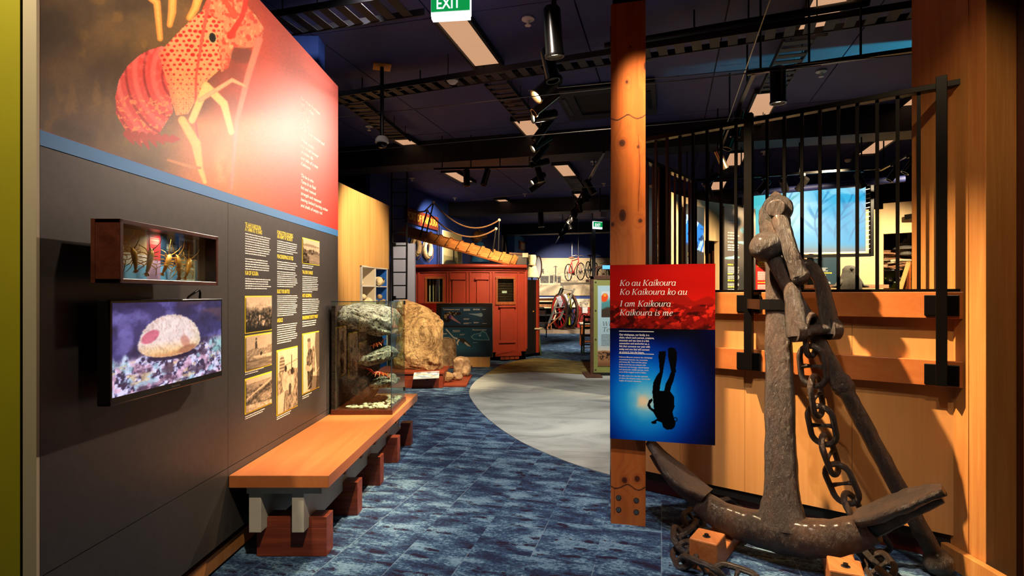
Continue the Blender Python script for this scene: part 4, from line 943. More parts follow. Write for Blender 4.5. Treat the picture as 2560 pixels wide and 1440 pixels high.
# ------------------------------------------------------------------ italic serif lettering built from pen strokes
def curve2(pts, n=8):
    out = []
    for i in range(len(pts)-1):
        g = lambda j: np.array(pts[min(max(j, 0), len(pts)-1)], float)
        p0, p1, p2, p3 = g(i-1), g(i), g(i+1), g(i+2)
        for k in range(n):
            t = k/n; out.append(.5*((2*p1)+(p2-p0)*t+(2*p0-5*p1+4*p2-p3)*t*t+(3*p1-p0-3*p2+p3)*t**3))
    out.append(np.array(pts[-1], float)); return out
def oval(cx, cy, rx, ry, a0=0, a1=360, n=20):
    return [(cx+rx*math.cos(math.radians(a0+(a1-a0)*i/n)), cy+ry*math.sin(math.radians(a0+(a1-a0)*i/n)), .014+.030*abs(math.cos(math.radians(a0+(a1-a0)*i/n)))**1.5) for i in range(n+1)]
TK, TN = .041, .015
def stem(x, y1=.48, tail=True, entry=True):
    s = [[(x, y1, TK), (x, .1, TK), (x+.01, .03, .03), (x+.05, .0, TN), (x+.12, .06, TN)]] if tail else [[(x, y1, TK), (x, 0, TK)], [(x-.08, .0, TN), (x+.08, .0, TN)]]
    if entry: s.append([(x-.09, y1-.05, TN), (x-.02, y1-.01, .02), (x+.02, y1, .02)])
    return s
def serif(x, y, w=.11): return [[(x-w, y, .016), (x+w, y, .016)]]
GL = {'o': (.47, [oval(.23, .24, .19, .245)]), 'a': (.52, [oval(.22, .24, .18, .24, 40, 330)]+stem(.40, .47, True, False)),
      'u': (.54, [[(.02, .42, TN), (.1, .47, .025), (.12, .4, TK), (.11, .14, TK), (.17, .02, .03), (.28, .05, TN), (.4, .22, TN)]]+stem(.42, .48, True, False)),
      'i': (.27, stem(.12)+[oval(.14, .66, .02, .025)]), 'k': (.47, [[(.1, .76, TK), (.1, .0, TK)], [(.02, .74, TN), (.1, .76, .02)], [(.12, .2, TN), (.3, .47, .02), (.39, .4, .02), (.28, .26, .018), (.17, .25, .018)], [(.2, .27, .03), (.3, .06, TK), (.42, .04, TN)]]),
      'r': (.39, stem(.1, .48, False)[:1]+[[(.02, .43, TN), (.1, .48, .02)], [(.1, .26, TN), (.22, .44, .02), (.33, .47, .035), (.35, .42, .03)]]),
      'm': (.78, [[(.1, .48, TK), (.1, 0, TK)], [(.02, .43, TN), (.1, .48, .02)], [(.1, .26, TN), (.26, .47, .03), (.34, .4, TK), (.34, 0, TK)], [(.34, .26, TN), (.5, .47, .03), (.59, .4, TK), (.58, .08, TK), (.64, 0, TN), (.72, .06, TN)]]),
      'n': (.54, [[(.1, .48, TK), (.1, 0, TK)], [(.02, .43, TN), (.1, .48, .02)], [(.1, .26, TN), (.26, .47, .03), (.36, .4, TK), (.35, .08, TK), (.41, 0, TN), (.49, .06, TN)]]),
      'h': (.54, [[(.1, .76, TK), (.1, 0, TK)], [(.02, .74, TN), (.1, .76, .02)], [(.1, .26, TN), (.26, .47, .03), (.36, .4, TK), (.35, .08, TK), (.41, 0, TN), (.49, .06, TN)]]),
      't': (.32, [[(.13, .62, .02), (.12, .12, TK), (.18, .01, .02), (.27, .07, TN)], [(.02, .46, TN), (.26, .46, TN)]]),
      's': (.4, [[(.33, .38, .03), (.24, .47, TN), (.1, .42, .03), (.14, .3, TK), (.28, .18, TK), (.28, .05, .03), (.15, .0, TN), (.04, .1, .03)]]),
      'e': (.44, [[(.06, .22, TN), (.24, .27, TN), (.36, .38, .03), (.27, .48, TN), (.1, .38, .035), (.06, .18, TK), (.16, .01, .025), (.34, .08, TN)]]),
      'K': (.70, [[(.13, .7, .045), (.13, 0, .045)], [(.15, .28, TN), (.56, .68, TN)], [(.27, .4, .03), (.5, .02, .045)]]+serif(.13, .69)+serif(.13, .01)+serif(.56, .69, .1)+serif(.54, .01, .1)),
      'I': (.34, [[(.16, .7, .045), (.16, 0, .045)]]+serif(.16, .69)+serif(.16, .01)),
      'W': (1.0, [[(.1, .7, .045), (.3, .02, .045)], [(.3, .02, TN), (.52, .7, TN)], [(.5, .7, .045), (.7, .02, .045)], [(.7, .02, TN), (.94, .7, TN)]]+serif(.1, .69)+serif(.5, .69)+serif(.93, .69, .09)),
      'T': (.62, [[(.32, .7, .045), (.32, 0, .045)], [(.05, .68, .02), (.6, .68, .02)], [(.05, .7, TN), (.04, .55, TN)], [(.6, .7, TN), (.59, .55, TN)]]+serif(.32, .01)),
      'S': (.5, [[(.42, .58, .02), (.3, .7, .02), (.12, .62, .035), (.14, .44, .045), (.36, .28, .045), (.38, .1, .035), (.2, .0, .02), (.05, .14, .02)]]), ' ': (.26, [])}
def serifwrite(mb, s, o, u, v, size, width, shear=.2):
    tot = sum(GL[c][0] for c in s); kx = width/tot; x = 0; o = Vector(o); u = Vector(u); v = Vector(v)
    for ch in s:
        adv, strokes = GL[ch]
        for st in strokes:
            p = curve2(st, 6) if len(st) > 2 and len(st) < 15 else [np.array(q, float) for q in st]
            L = []; R = []
            for i, q in enumerate(p):
                d = p[min(i+1, len(p)-1)][:2]-p[max(i-1, 0)][:2]; n = np.array((-d[1], d[0]))/(np.hypot(*d)+1e-9)
                for lst, sg in ((L, 1), (R, -1)):
                    a = q[0]+n[0]*q[2]*sg; b = q[1]+n[1]*q[2]*sg
                    lst.append(o+u*((x+a+b*shear)*kx)+v*(b*size))
            m = len(p); mb.add(L+R, [(i, i+1, m+i+1, m+i) for i in range(m-1)])
        x += adv

# ------------------------------------------------------------------ timber post and its sign
pl_, pr_ = V3(.647, 3.665, 0), V3(.861, 3.612, 0); pu = (pr_-pl_).normalized(); pn = V3(pu.y, -pu.x, 0); pw_ = (pr_-pl_).length
t = thing('wooden_post', 'tall knotty pine post carrying the red and blue sign', 'post', (pl_+pr_)/2)
PT = 3.395
mb = MB(); q = -pn; mb.prism([pl_+q*.001, pr_+q*.001, pr_+q*.2, pl_+q*.2], (0, 0, PT)); mb.build('timber', M['pine'], t, bevel=.004)
MB().prism([pl_-pn*.02+pu*.01+V3(0, 0, PT), pr_-pn*.02-pu*.01+V3(0, 0, PT), pr_-pn*.18-pu*.01+V3(0, 0, PT), pl_-pn*.18+pu*.01+V3(0, 0, PT)], (0, 0, CE-PT)).build('black_upper_post', M['black'], t)
def postface():
    pts, A, B = sheet(pl_+pn*.0006, pu, UP, pw_, PT, 56, 700)
    z = B*PT; x = 1527+A*88; y = HY-(z-EYE)*FPX/3.64
    g = fbm(x/26+.0*y, y/420, 4, 3); fine = fbm(x/3.2, y/160, 3, 8)
    warp = 0*x
    kn = [(1556, 357, 9, 10), (1597, 369, 4, 5), (1557, 538, 10, 17), (1531, 560, 5, 6), (1602, 553, 6, 6), (1562, 1201, 8, 9), (1594, 1195, 8, 9), (1577, 118, 3, 4), (1568, 205, 4, 5), (1616, 170, 6, 12), (1560, 700, 4, 6)]
    for kx_, ky, rx, ry in kn: warp = warp+np.exp(-(((x-kx_)/(rx*2.6))**2+((y-ky)/(ry*3.4))**2))*1.5
    ringv = np.sin((x-1527)/88*16+3*g*5+warp*7)
    c = flat(x, (.64, .34, .13)); c = lay(c, .45*sst(.2, .95, ringv), (.54, .26, .09)); c = lay(c, .5*sst(.45, .75, g), (.72, .42, .19)); c = lay(c, .3*sst(.55, .75, fine), (.60, .31, .12))
    wv = 26*np.sin(x/13)+20*fbm(x/30, y/60, 3, 12)
    c = lay(c, .25*sst(0, 1, np.sin((y+wv)/55)), (.62, .32, .13))
    for kx_, ky, rx, ry in kn:
        e = ell(x, y, kx_, ky, rx, ry); c = lay(c, .55*sst(1.9, 1.2, e)*sst(.9, 1.2, e), (.56, .27, .1)); c = lay(c, sst(1.05, .75, e), (.30, .13, .05)); c = lay(c, .6*sst(.5, .2, e), (.16, .07, .03))
    for y0, am in ((293, 5), (1217, 6)):
        d = np.abs(y-y0-am*np.sin(x/9)-5*(fbm(x/12, x*0, 3, y0)-.5)); c = lay(c, sst(2.2, .8, d), (.16, .07, .03))
    d = np.abs(x-1599-2*np.sin(y/30)); c = lay(c, .8*sst(1.6, .4, d)*((y > 340) & (y < 530)), (.3, .14, .05)); d = np.abs(x-1536); c = lay(c, .7*sst(1.3, .4, d)*((y > 1225) & (y < 1290)), (.35, .16, .05))
    paint('front_face', pts, c, M['print'], t)
postface()
for px, py in ((1547, 1246), (1592, 1249), (1547, 1276), (1592, 1278)):
    c = pl_+pu*((px-1527)/88*pw_)+V3(0, 0, EYE+(HY-py)/FPX*3.64)
    MB().disc(c+pn*.001, pn, .0175, .002, 20).build('recess_shade', M['dark'], t); MB().disc(c+pn*.003, pn, .0135, .006, 18).build('bolt_head', M['boltm'], t)  # flat dark discs stand in for the shade inside sunk bolt holes

SL = V3((1525.5-CX)/FPX*3.6, 3.6, .572); SR = V3((1788-CX)/FPX*3.432, 3.432, .572); su = (SR-SL); sw = su.length; su = su.normalized(); sn = V3(su.y, -su.x, 0); sh_ = 1.114
t = thing('diver_sign', 'sign board with red mountains above a diver silhouette in blue water', 'sign', (SL+SR)/2)
mb = MB(); mb.prism([SL, SR, SR-sn*.012, SL-sn*.012], (0, 0, sh_)); mb.build('board', M['dark'], t)
for z in (.2, .9): MB().cyl(SL+su*.12-sn*.012+V3(0, 0, z), SL+su*.12-sn*.055+V3(0, 0, z), .02, 12).build('standoff', M['steel'], t)
def signart():
    pts, A, B = sheet(SL+sn*.001, su, UP, sw, sh_, 240, 420)
    zx = (A*263+25.5)*2.057; zy = ((1-B)*441+23)*2.057      # drawing units
    n = fbm(A*5, B*9, 5, 4); n2 = fbm(A*16, B*22, 5, 6)
    # upper part: red ranges
    sky = lay(flat(A, (.62, .05, .03)), sst(.9, .7, B)*sst(.3, .8, A), (.78, .10, .06)); sky = lay(sky, sst(.95, 1.0, B)*.4, (.5, .05, .03))
    def ridge(base, amp, f, sd): return base+amp*(fbm(A*f+sd, A*0, 5, sd)-.5)*2
    m1 = ridge(.80, .05, 3, 3)+.035*np.maximum(0, 1-np.abs(A-.92)/.1)+.04*np.maximum(0, 1-np.abs(A-.62)/.16); c = lay(sky, sst(.006, -.006, B-m1), (.55, .07, .04))
    rg = fbm(A*15+B*24, B*34-A*13, 5, 21); rg2 = fbm(A*20-B*14, B*40, 5, 27)
    m2 = ridge(.775, .035, 4, 8); k = sst(.006, -.006, B-m2); c = lay(c, k, (.44, .05, .035)); c = lay(c, k*.85*sst(.52, .62, rg), (.84, .16, .10)); c = lay(c, k*.8*sst(.46, .34, rg2), (.16, .03, .025))
    c = lay(c, .5*k*sst(.68, .64, B), (.2, .03, .02)); c = lay(c, .6*k*sst(.7, .64, B)*sst(.55, .65, rg2), (.6, .1, .07))
    # lower part: light through water
    d = np.hypot((zx-238)/1.0, (zy-745)/1.08)
    wv = flat(A, (.02, .02, .10)); wv = lay(wv, sst(430, 215, d), (.01, .12, .52)); wv = lay(wv, sst(300, 130, d), (.0, .42, .86)); wv = lay(wv, sst(200, 70, d), (.12, .66, .95)); wv = lay(wv, sst(120, 25, d+25*(n2-.5)), (.55, .86, .95)); wv = lay(wv, sst(62, 10, np.hypot(zx-232, zy-752)+40*(n2-.5)), (.98, .90, .74))
    wv = lay(wv, .8*sst(480, 380, zy+.25*np.abs(zx-330)), (.02, .015, .02)); wv = lay(wv, .7*sst(560, 700, zx+.35*np.abs(zy-700))*sst(900, 500, zy), (.01, .02, .2))
    for poly in ([(310, 492), (347, 490), (343, 530), (335, 570), (331, 602), (314, 602), (312, 560), (307, 520)], [(314, 596), (332, 598), (322, 640), (316, 670), (314, 700), (276, 700), (280, 655), (295, 622)],
                 [(356, 476), (372, 470), (392, 474), (403, 495), (402, 530), (396, 575), (399, 598), (374, 602), (368, 570), (357, 520)], [(371, 596), (394, 602), (385, 640), (374, 668), (366, 706), (334, 706), (345, 655), (361, 625)],
                 [(275, 694), (368, 694), (388, 720), (390, 772), (380, 800), (388, 832), (397, 850), (392, 872), (378, 887), (350, 891), (332, 880), (324, 856), (300, 848), (290, 860), (276, 866), (271, 857), (300, 838), (280, 805), (258, 788), (249, 772), (258, 744), (275, 734), (278, 745), (264, 765), (270, 782), (284, 790)]):
        wv = lay(wv, inpoly(zx, zy, poly).astype(float), (.015, .015, .02))
    wv = lay(wv, sst(2, -2, np.abs(np.hypot(zx-394, zy-836)-9)-2.2), (.015, .015, .02)); wv = lay(wv, sst(1.2, .9, ell(zx, zy, 284, 858, 13, 7)), (.015, .015, .02))
    top = (B > .637)
    c = np.where(top[..., None], c, wv)
    paint('printed_face', pts, c, M['printg'], t)
signart()
fo = sn*.002
for b, e, ln in ((.880, .635, 'Ko au Kaikoura'), (.829, .74, 'Ko Kaikoura ko au'), (.762, .587, 'I am Kaikoura'), (.711, .607, 'Kaikoura is me')):
    mb = MB(); serifwrite(mb, ln, SL+su*(.092*sw)+UP*(b*sh_)+fo, su, UP, .052, (e-.092)*sw); mb.build('title_lettering', M['textw'], t)
mb = MB(); L1 = ['Our whakapapa, our family, is a', 'chain; where each person, creature,', 'mountain and sea wave is a link', 'connecting and anchoring us, a', 'link that connects our past with', 'today and one that will connect', 'us onward, into the future.']
for i, (ln, e) in enumerate(zip(L1, (.383, .43, .383, .383, .39, .385, .335))): write(mb, ln, SL+su*(.09*sw)+UP*((.595-i*.0166)*sh_)+fo, su, UP, .0175, 0, .02, width=(e-.09)*sw)
for b in (.618, .4905): o = SL+su*(.088*sw)+UP*(b*sh_)+fo; mb.add([o, o+su*.34*sw, o+su*.34*sw+UP*.004, o+UP*.004], [(0, 1, 2, 3)])
mb.build('intro_lettering', M['textw'], t)
mb = MB(); L2 = ['Kaikoura Museum presents the whakapapa', 'connections between sea, mountains,', 'and human life. There are few places', 'in the world that can compare with', 'Kaikoura\'s rich heritage, natural beauty', 'and spectacular wildlife and yet, much', 'more of this magical world is hidden.', 'Ka ruku, come dive, into the mysteries', 'of where the deepest ocean rises to the', 'heights of majestic mountains.']
for i, (ln, e) in enumerate(zip(L2, (.413, .37, .36, .35, .38, .375, .355, .37, .39, .31))): write(mb, ln, SL+su*(.088*sw)+UP*((.468-i*.0143-(.007 if i > 6 else 0))*sh_)+fo, su, UP, .0135, 0, .008, width=(e-.088)*sw)
mb.build('paragraph_lettering', M['textw'], t)

# ------------------------------------------------------------------ the timber pen with its steel fence
PA = V3(1.015, 4.216, 0); PD = V3(.785, -.62, 0).normalized(); PN = V3(PD.y, -PD.x, 0)      # PN points to the viewer
PB = -PN
def pen(px, off=0.0, z=0.0):
    k = (px-CX)/FPX; a = PA+PN*off; s = (k*a.y-a.x)/(PD.x-k*PD.y); p = a+PD*s; return V3(p.x, p.y, z)
CN = PA-PD*.278; PE = pen(2412)
wp = sempty('wall_pen'); wp.location = (0, 0, 0)
def penbox(a, b, o0, o1, z0, z1): return MB().prism([V3(a.x, a.y, z0)+PN*o0, V3(b.x, b.y, z0)+PN*o0, V3(b.x, b.y, z0)+PN*o1, V3(a.x, a.y, z0)+PN*o1], (0, 0, z1-z0))
seams = [CN, pen(1700), pen(1862), pen(2130), pen(2386)]
for a, b in zip(seams, seams[1:]): penbox(a+PD*.001, b-PD*.001, -.02, 0, .165, 1.5).build('panel', M['pen'], wp)
penbox(seams[-1]+PD*.003, PE, -.02, -.004, .1, 1.5).build('end_board', M['column'], wp)
penbox(CN, PE, -.12, -.02, .1, 1.5).build('stud_frame', M['dark'], wp)
penbox(CN, PE, -.10, -.06, 0, .165).build('kickboard', M['redkick'], wp)
penbox(CN, PE, 0, .055, 1.365, 1.512).build('top_rail', M['rail'], wp, bevel=.003)
penbox(CN, PE, 0, .055, .99, 1.133).build('lower_rail', M['rail'], wp, bevel=.003)
# returning side
SE = CN+PB*1.72
MB().prism([CN-PD*.0+V3(0, 0, .165), SE+V3(0, 0, .165), SE-PD*.02+V3(0, 0, .165), CN-PD*.02+V3(0, 0, .165)], (0, 0, 1.335)).build('side_panel', M['pen'], wp)
t = thing('steel_fence', 'black steel bar fence standing on the timber pen', 'fence', CN+V3(0, 0, 1.5))
FT = 2.655
Fo = .01
def pf(p, off, z): return V3(p.x, p.y, z)+PN*off
MB().bar(pf(CN, Fo, FT), pf(PE, Fo, FT)+PD*.07, .06, .032).build('top_rail', M['fence'], t, bevel=.002)
MB().bar(pf(CN, Fo, 1.52), pf(PE, Fo, 1.52), .06, .016).build('bottom_rail', M['fence'], t)
b0 = None
barpx = [1640, 1668, 1700, 1733, 1768, 1803, 1840, 1918, 1961, 2005, 2050, 2096, 2143, 2193, 2244, 2297]
for px in barpx:
    p = pen(px, Fo)
    if b0 is None: b0 = (MB().bx(-.009, .009, -.009, .009, 1.525, FT-.016).build('bar', M['fence'], None), p)
    o = b0[0] if p is b0[1] else b0[0].copy()
    if p is not b0[1]: COL.objects.link(o)
    o.parent = t; o.matrix_parent_inverse = WORLD_INV[t.name]; o.location = (p.x, p.y, 0); o.rotation_euler = (0, 0, RZW)
MB().bar(CN+V3(0, 0, FT), SE+V3(0, 0, FT), .06, .032).build('side_rail', M['fence'], t)
MB().bar(CN+V3(0, 0, 1.52), SE+V3(0, 0, 1.52), .06, .016).build('side_rail', M['fence'], t)
for i in range(1, 14):
    p = CN+PB*(i*1.72/14); o = b0[0].copy(); COL.objects.link(o); o.parent = t; o.matrix_parent_inverse = WORLD_INV[t.name]; o.location = (p.x, p.y, 0); o.rotation_euler = (0, 0, RZW)
for p in (CN, SE, CN+PB*.93): MB().bx(-.025, .025, -.025, .025, 0, FT).build('corner_post', M['fence'], t).location = (p.x, p.y, 0)
for px, zb in ((1872, 1.005), (2354, 1.0)):
    p = pen(px, .085)
    MB().box((p.x, p.y, (zb+FT+.03)/2), (.05, .05, FT+.03-zb), RZW).build('face_post', M['fence'], t, bevel=.002)
    for z in (1.437, 1.055):
        q = pen(px, .06); c = V3(q.x, q.y, z)
        bp = MB().box(c, (.155, .012, .115), RZW).build('bracket_plate', M['fence'], t, bevel=.004)
        for sx in (-1, 1):
            for sz in (-1, 1):
                k = c+PD*sx*.058+V3(0, 0, sz*.038)+PN*.008; o = MB().disc(k, PN, .0085, .008, 12).build('bolt', M['boltm'], bp)
                o.matrix_parent_inverse = WORLD_INV[t.name]
# pine column at the right edge
t = sempty('wall_column'); 
MB().bx(2.44, 2.60, 2.884, 3.42, 0, 4.14).build('pine_face', M['column'], t, bevel=.003)
MB().bx(2.436, 2.4395, 2.99, 3.09, 0, 4.14).build('cover_strip', M['column'], t)
MB().bx(2.60, 3.0, 2.80, 3.42, 0, 4.14).build('shaded_return', M['darkwood'], t)  # reddish timber side in shadow; that shade is put into its dark colour
MB().bx(2.395, 2.436, 2.72, 3.13, 0, .115).build('base_trim', M['column'], t, bevel=.003)
structure(MB().bx(2.52, 3.4, 2.3, 2.72, 0, 4.14).build('wall_dark_right', M['dark']))
# second timber wall end hidden behind the post
structure(MB().bx(1.27, 1.31, 5.35, 5.8, 0, 2.35).build('trim_5', M['maple']))

# ------------------------------------------------------------------ the anchor
AE = V3(.79, -.61, 0).normalized(); AF = V3(AE.y, -AE.x, 0)       # along the arms; toward the viewer
AB = V3(1.5, 3.11, 0)
def at(d, z, f=0.0): return AB+AE*d+V3(0, 0, z)+AF*f
def roughen(mb, amp, fr, seed=1, ax=1.0):
    me = bpy.data.meshes.new('x'); me.from_pydata(mb.v, [], mb.f); me.update()
    n = np.empty(len(mb.v)*3); me.vertices.foreach_get('normal', n); n = n.reshape(-1, 3); bpy.data.meshes.remove(me)
    v = np.array(mb.v); d = fbm(v[:, 0]*fr+v[:, 2]*fr*ax, v[:, 1]*fr-v[:, 2]*fr*.7*ax, 4, seed)+fbm(v[:, 2]*fr*ax+9, v[:, 0]*fr-v[:, 1]*fr, 4, seed+5)-1
    v = v+n*(d*amp)[:, None]; mb.v = [tuple(x) for x in v]; return mb
def dense(pts, n):
    o = smooth_curve([Vector(p) for p in pts], n); return o
def dens_r(r, n): return [float(np.interp(i/n, range(len(r)), r)) for i in range((len(r)-1)*n+1)]
anc = thing('anchor', 'huge old iron ship anchor standing upright before the timber pen', 'anchor', AB)
LT = V3(.115, .29, 1.27)         # how the shank leans back between its foot and the rail
def sk(z, f=0.0, e=0.0): t_ = (z-.2)/1.27; return V3(1.5+.115*t_, 3.11+.29*t_, z)+AF*f+AE*e
zs = [.19, .22, .28, .36, .46, .7, 1.0, 1.25, 1.47, 1.6, 1.7]; ws = [.17, .145, .115, .095, .088, .082, .078, .075, .072, .068, .066]; ds = [.09, .085, .075, .068, .064, .06, .058, .056, .055, .054, .054]
pp = []; rr = []
for i in range(120):
    z = .19+(1.7-.19)*i/119; pp.append(sk(z)); rr.append((float(np.interp(z, zs, ws)), float(np.interp(z, zs, ds))))
roughen(MB().tube(pp, rr, 30, sq=.72, up=AE), .010, 16, 3, .5).build('shank', M['iron'], anc)
pp = []; rr = []
for i in range(60):
    z = 1.68+(2.15-1.68)*i/59; pp.append(sk(z, 0, -.012*math.sin((z-1.68)/.47*PI))); rr.append((float(np.interp(z, [1.68, 1.74, 1.85, 1.95, 2.03, 2.09, 2.13, 2.15], [.068, .075, .082, .092, .088, .062, .035, .01])), float(np.interp(z, [1.68, 1.9, 2.05, 2.15], [.055, .06, .05, .012]))))
roughen(MB().tube(pp, rr, 30, sq=.85, up=AE), .010, 14, 5).build('head', M['iron'], anc)
# curved arms with the crown
ks = [(-.46, .245), (-.38, .205), (-.28, .175), (-.15, .165), (0, .168), (.15, .185), (.27, .222), (.36, .27), (.42, .315)]; kr = [.070, .078, .083, .092, .102, .097, .088, .082, .076]
c = dense([at(a, b) for a, b in ks], 12); r = dens_r(kr, 12)
roughen(MB().tube(c, [(q*1.04, q*.92) for q in r], 30, sq=.85), .010, 15, 8).build('arm', M['iron'], anc)
def fluke(sd, pts, wdt, label):
    """pointed palm: plate on the inner side of the arm end"""
    ax = [at(a, b) for a, b in pts]; d = (ax[-1]-ax[0]).normalized(); nz = AF.cross(d)*1.0
    if nz.z < 0: nz = -nz
    n = 40; L = []; vs = []
    A = dense(ax, 14); m = len(A); W_ = [float(np.interp(i/(m-1), np.linspace(0, 1, len(wdt)), wdt)) for i in range(m)]
    rings = []
    for i, p in enumerate(A):
        w_ = W_[i]; th = .022+.012*(1-i/(m-1)); ring = []
        for k in range(24):
            a = 2*PI*k/24; ca, sa = math.cos(a), math.sin(a)
            ring.append(p+AF*(math.copysign(abs(ca)**.6, ca)*w_)+nz*(math.copysign(abs(sa)**.7, sa)*th+.012*ca*ca))
        rings.append(ring)
    vs = [v for g in rings for v in g]; fs = [(i*24+k, i*24+(k+1) % 24, (i+1)*24+(k+1) % 24, (i+1)*24+k) for i in range(m-1) for k in range(24)]
    mb = MB().add(vs, fs, True); mb.add(rings[0], [tuple(range(24))]); mb.add(rings[-1], [tuple(range(24))])
    roughen(mb, .009, 17, 11+sd).build('fluke', M['iron'], anc)
    q = [p-nz*(.045-.02*i/(m-1)) for i, p in enumerate(A)][:int(m*.86)]; m = len(q)
    roughen(MB().tube(q, [(.066-.040*i/(m-1), .055-.03*i/(m-1)) for i in range(m)], 18), .006, 17, 3).build('bill', M['iron'], anc)
fluke(-1, [(-.42, .285), (-.56, .35), (-.68, .44), (-.79, .555)], [.075, .105, .13, .125, .095, .055, .018], 'left')
fluke(1, [(.36, .335), (.46, .40), (.56, .47), (.66, .535), (.715, .56)], [.085, .13, .15, .15, .125, .085, .04], 'right')
# stock: bar through the shank with a ball at either end
sa, sb = V3(1.533, 3.36, 1.79), V3(2.27, 2.98, .075)
sa = P(1917, 617, 3.33); d = (sb-sa)
roughen(MB().tube([sa+d*(i/60) for i in range(61)], [.043 if abs(i-28) > 1 else .056 for i in range(61)], 20), .007, 20, 4).build('stock', M['iron'], anc)
roughen(MB().ball(sa, .092, 30, 20, (1.06, 1, .96)), .008, 16, 6).build('stock_ball', M['iron'], anc); roughen(MB().ball(sb, .072, 24, 16), .006, 16, 7).build('stock_ball', M['iron'], anc)
roughen(MB().ball(sa+d*.47, .062, 18, 12, (1, 1, .8)), .008, 22, 6).build('stock_key', M['iron'], anc)
# head shackle: pin and cheek
c = P(1944, 523, 3.37)
vd = (V3(0, 0, EYE)-c).normalized(); vd = (vd*.6+AF*.8).normalized()
roughen(MB().disc(c, vd, .083, .075, 32), .006, 18, 2).build('cheek', M['iron'], anc, bevel=.014)
MB().disc(c+vd*.05, vd, .055, .05, 28).build('pin_head', M['iron'], anc, bevel=.01)
pts = [P(1946, 535, 3.36), P(1957, 570, 3.30), P(1974, 625, 3.24), P(1989, 665, 3.22), P(1999, 690, 3.21)]
roughen(MB().tube(dense(pts, 8), dens_r([.05, .044, .042, .045, .05], 8), 20, sq=.85), .008, 18, 3).build('cheek_arm', M['iron'], anc)
roughen(MB().ball(P(2000, 690, 3.21), .052, 18, 12), .006, 18, 3).build('link_eye', M['iron'], anc)
# big D shackle hanging from it
shk = thing('shackle', 'big iron shackle hanging from the anchor head', 'shackle', P(2030, 700, 3.28))
pts = [P(1998, 842, 3.16), P(1992, 800, 3.18), P(1984, 752, 3.22), P(1980, 705, 3.27), P(1992, 672, 3.30), P(2018, 664, 3.28), P(2040, 682, 3.26), P(2056, 720, 3.24), P(2066, 770, 3.22), P(2074, 815, 3.20), P(2076, 838, 3.19)]
roughen(MB().tube(dense(pts, 7), dens_r([.062, .058, .05, .043, .040, .038, .038, .04, .046, .054, .06], 7), 22), .008, 18, 9).build('bow', M['iron'], shk)
a, b = P(1990, 828, 3.15), P(2082, 822, 3.18); v = (b-a)
MB().cyl(a-v*.05, b+v*.05, .030, 18).build('pin', M['iron'], shk, bevel=.004)
for q in (a, b): roughen(MB().disc(q+v*(.02 if q is a else -.02), v, .062, .05, 24), .006, 20, 5).build('eye', M['iron'], shk, bevel=.012)
# strap holding the shank to the fence post
stp = thing('anchor_strap', 'flat black strap clamping the anchor shank to the fence post', 'strap', sk(1.437))
z = 1.437; q = pen(1872, .115, z)
ring = [sk(z, .068, -.085), sk(z, .074, -.03), sk(z, .074, .03), sk(z, .068, .085), sk(z, -.04, .09)]
mb = MB()
pth = [q-PD*.01]+ring
for a, b in zip(pth, pth[1:]): mb.bar(a, b, .006, .062)
mb.build('band', M['black'], stp); mb = MB(); mb.disc(q+PD*.055+PN*.012, PN, .012, .012, 12); mb.build('bolt', M['boltm'], stp)
# timber chocks under the arms
for i, (fx, fy, bx_, by_, l) in enumerate(((1757, 1353, 1790, 1300, 'left timber chock under the anchor arm, bolted'), (2118, 1432, 2100, 1300, 'right timber chock under the anchor arm, bolted'))):
    zt = .165; a = PZ(fx, fy, zt); b = PZ(bx_, by_, zt); d = (b-a).normalized()
    if i == 1: d = (-AF*.8+V3(0, 1, 0)*.4).normalized(); 
    else: d = (d*.4-AF*.6).normalized()
    s = V3(d.y, -d.x, 0); L = .62; wdt = .075
    t = thing('timber_chock', l, 'timber block', a, 0, 'timber chocks under the anchor')
    e = .035
    poly = [a+V3(0, 0, -zt), a+V3(0, 0, -e), a+d*e*.0, a+d*.17, a+d*.2+V3(0, 0, -.09), a+d*.42+V3(0, 0, -.09), a+d*.45, a+d*L, a+d*L+V3(0, 0, -zt)]
    MB().prism([p-s*wdt for p in poly], s*wdt*2).build('timber', M['chock'], t, bevel=.008)
    c = a+d*.07; MB().disc(c+V3(0, 0, .001), (0, 0, 1), .021, .003, 18).build('washer', M['dark'], t); MB().disc(c+V3(0, 0, .007), (0, 0, 1), .013, .016, 6).build('bolt_head', M['black'], t)
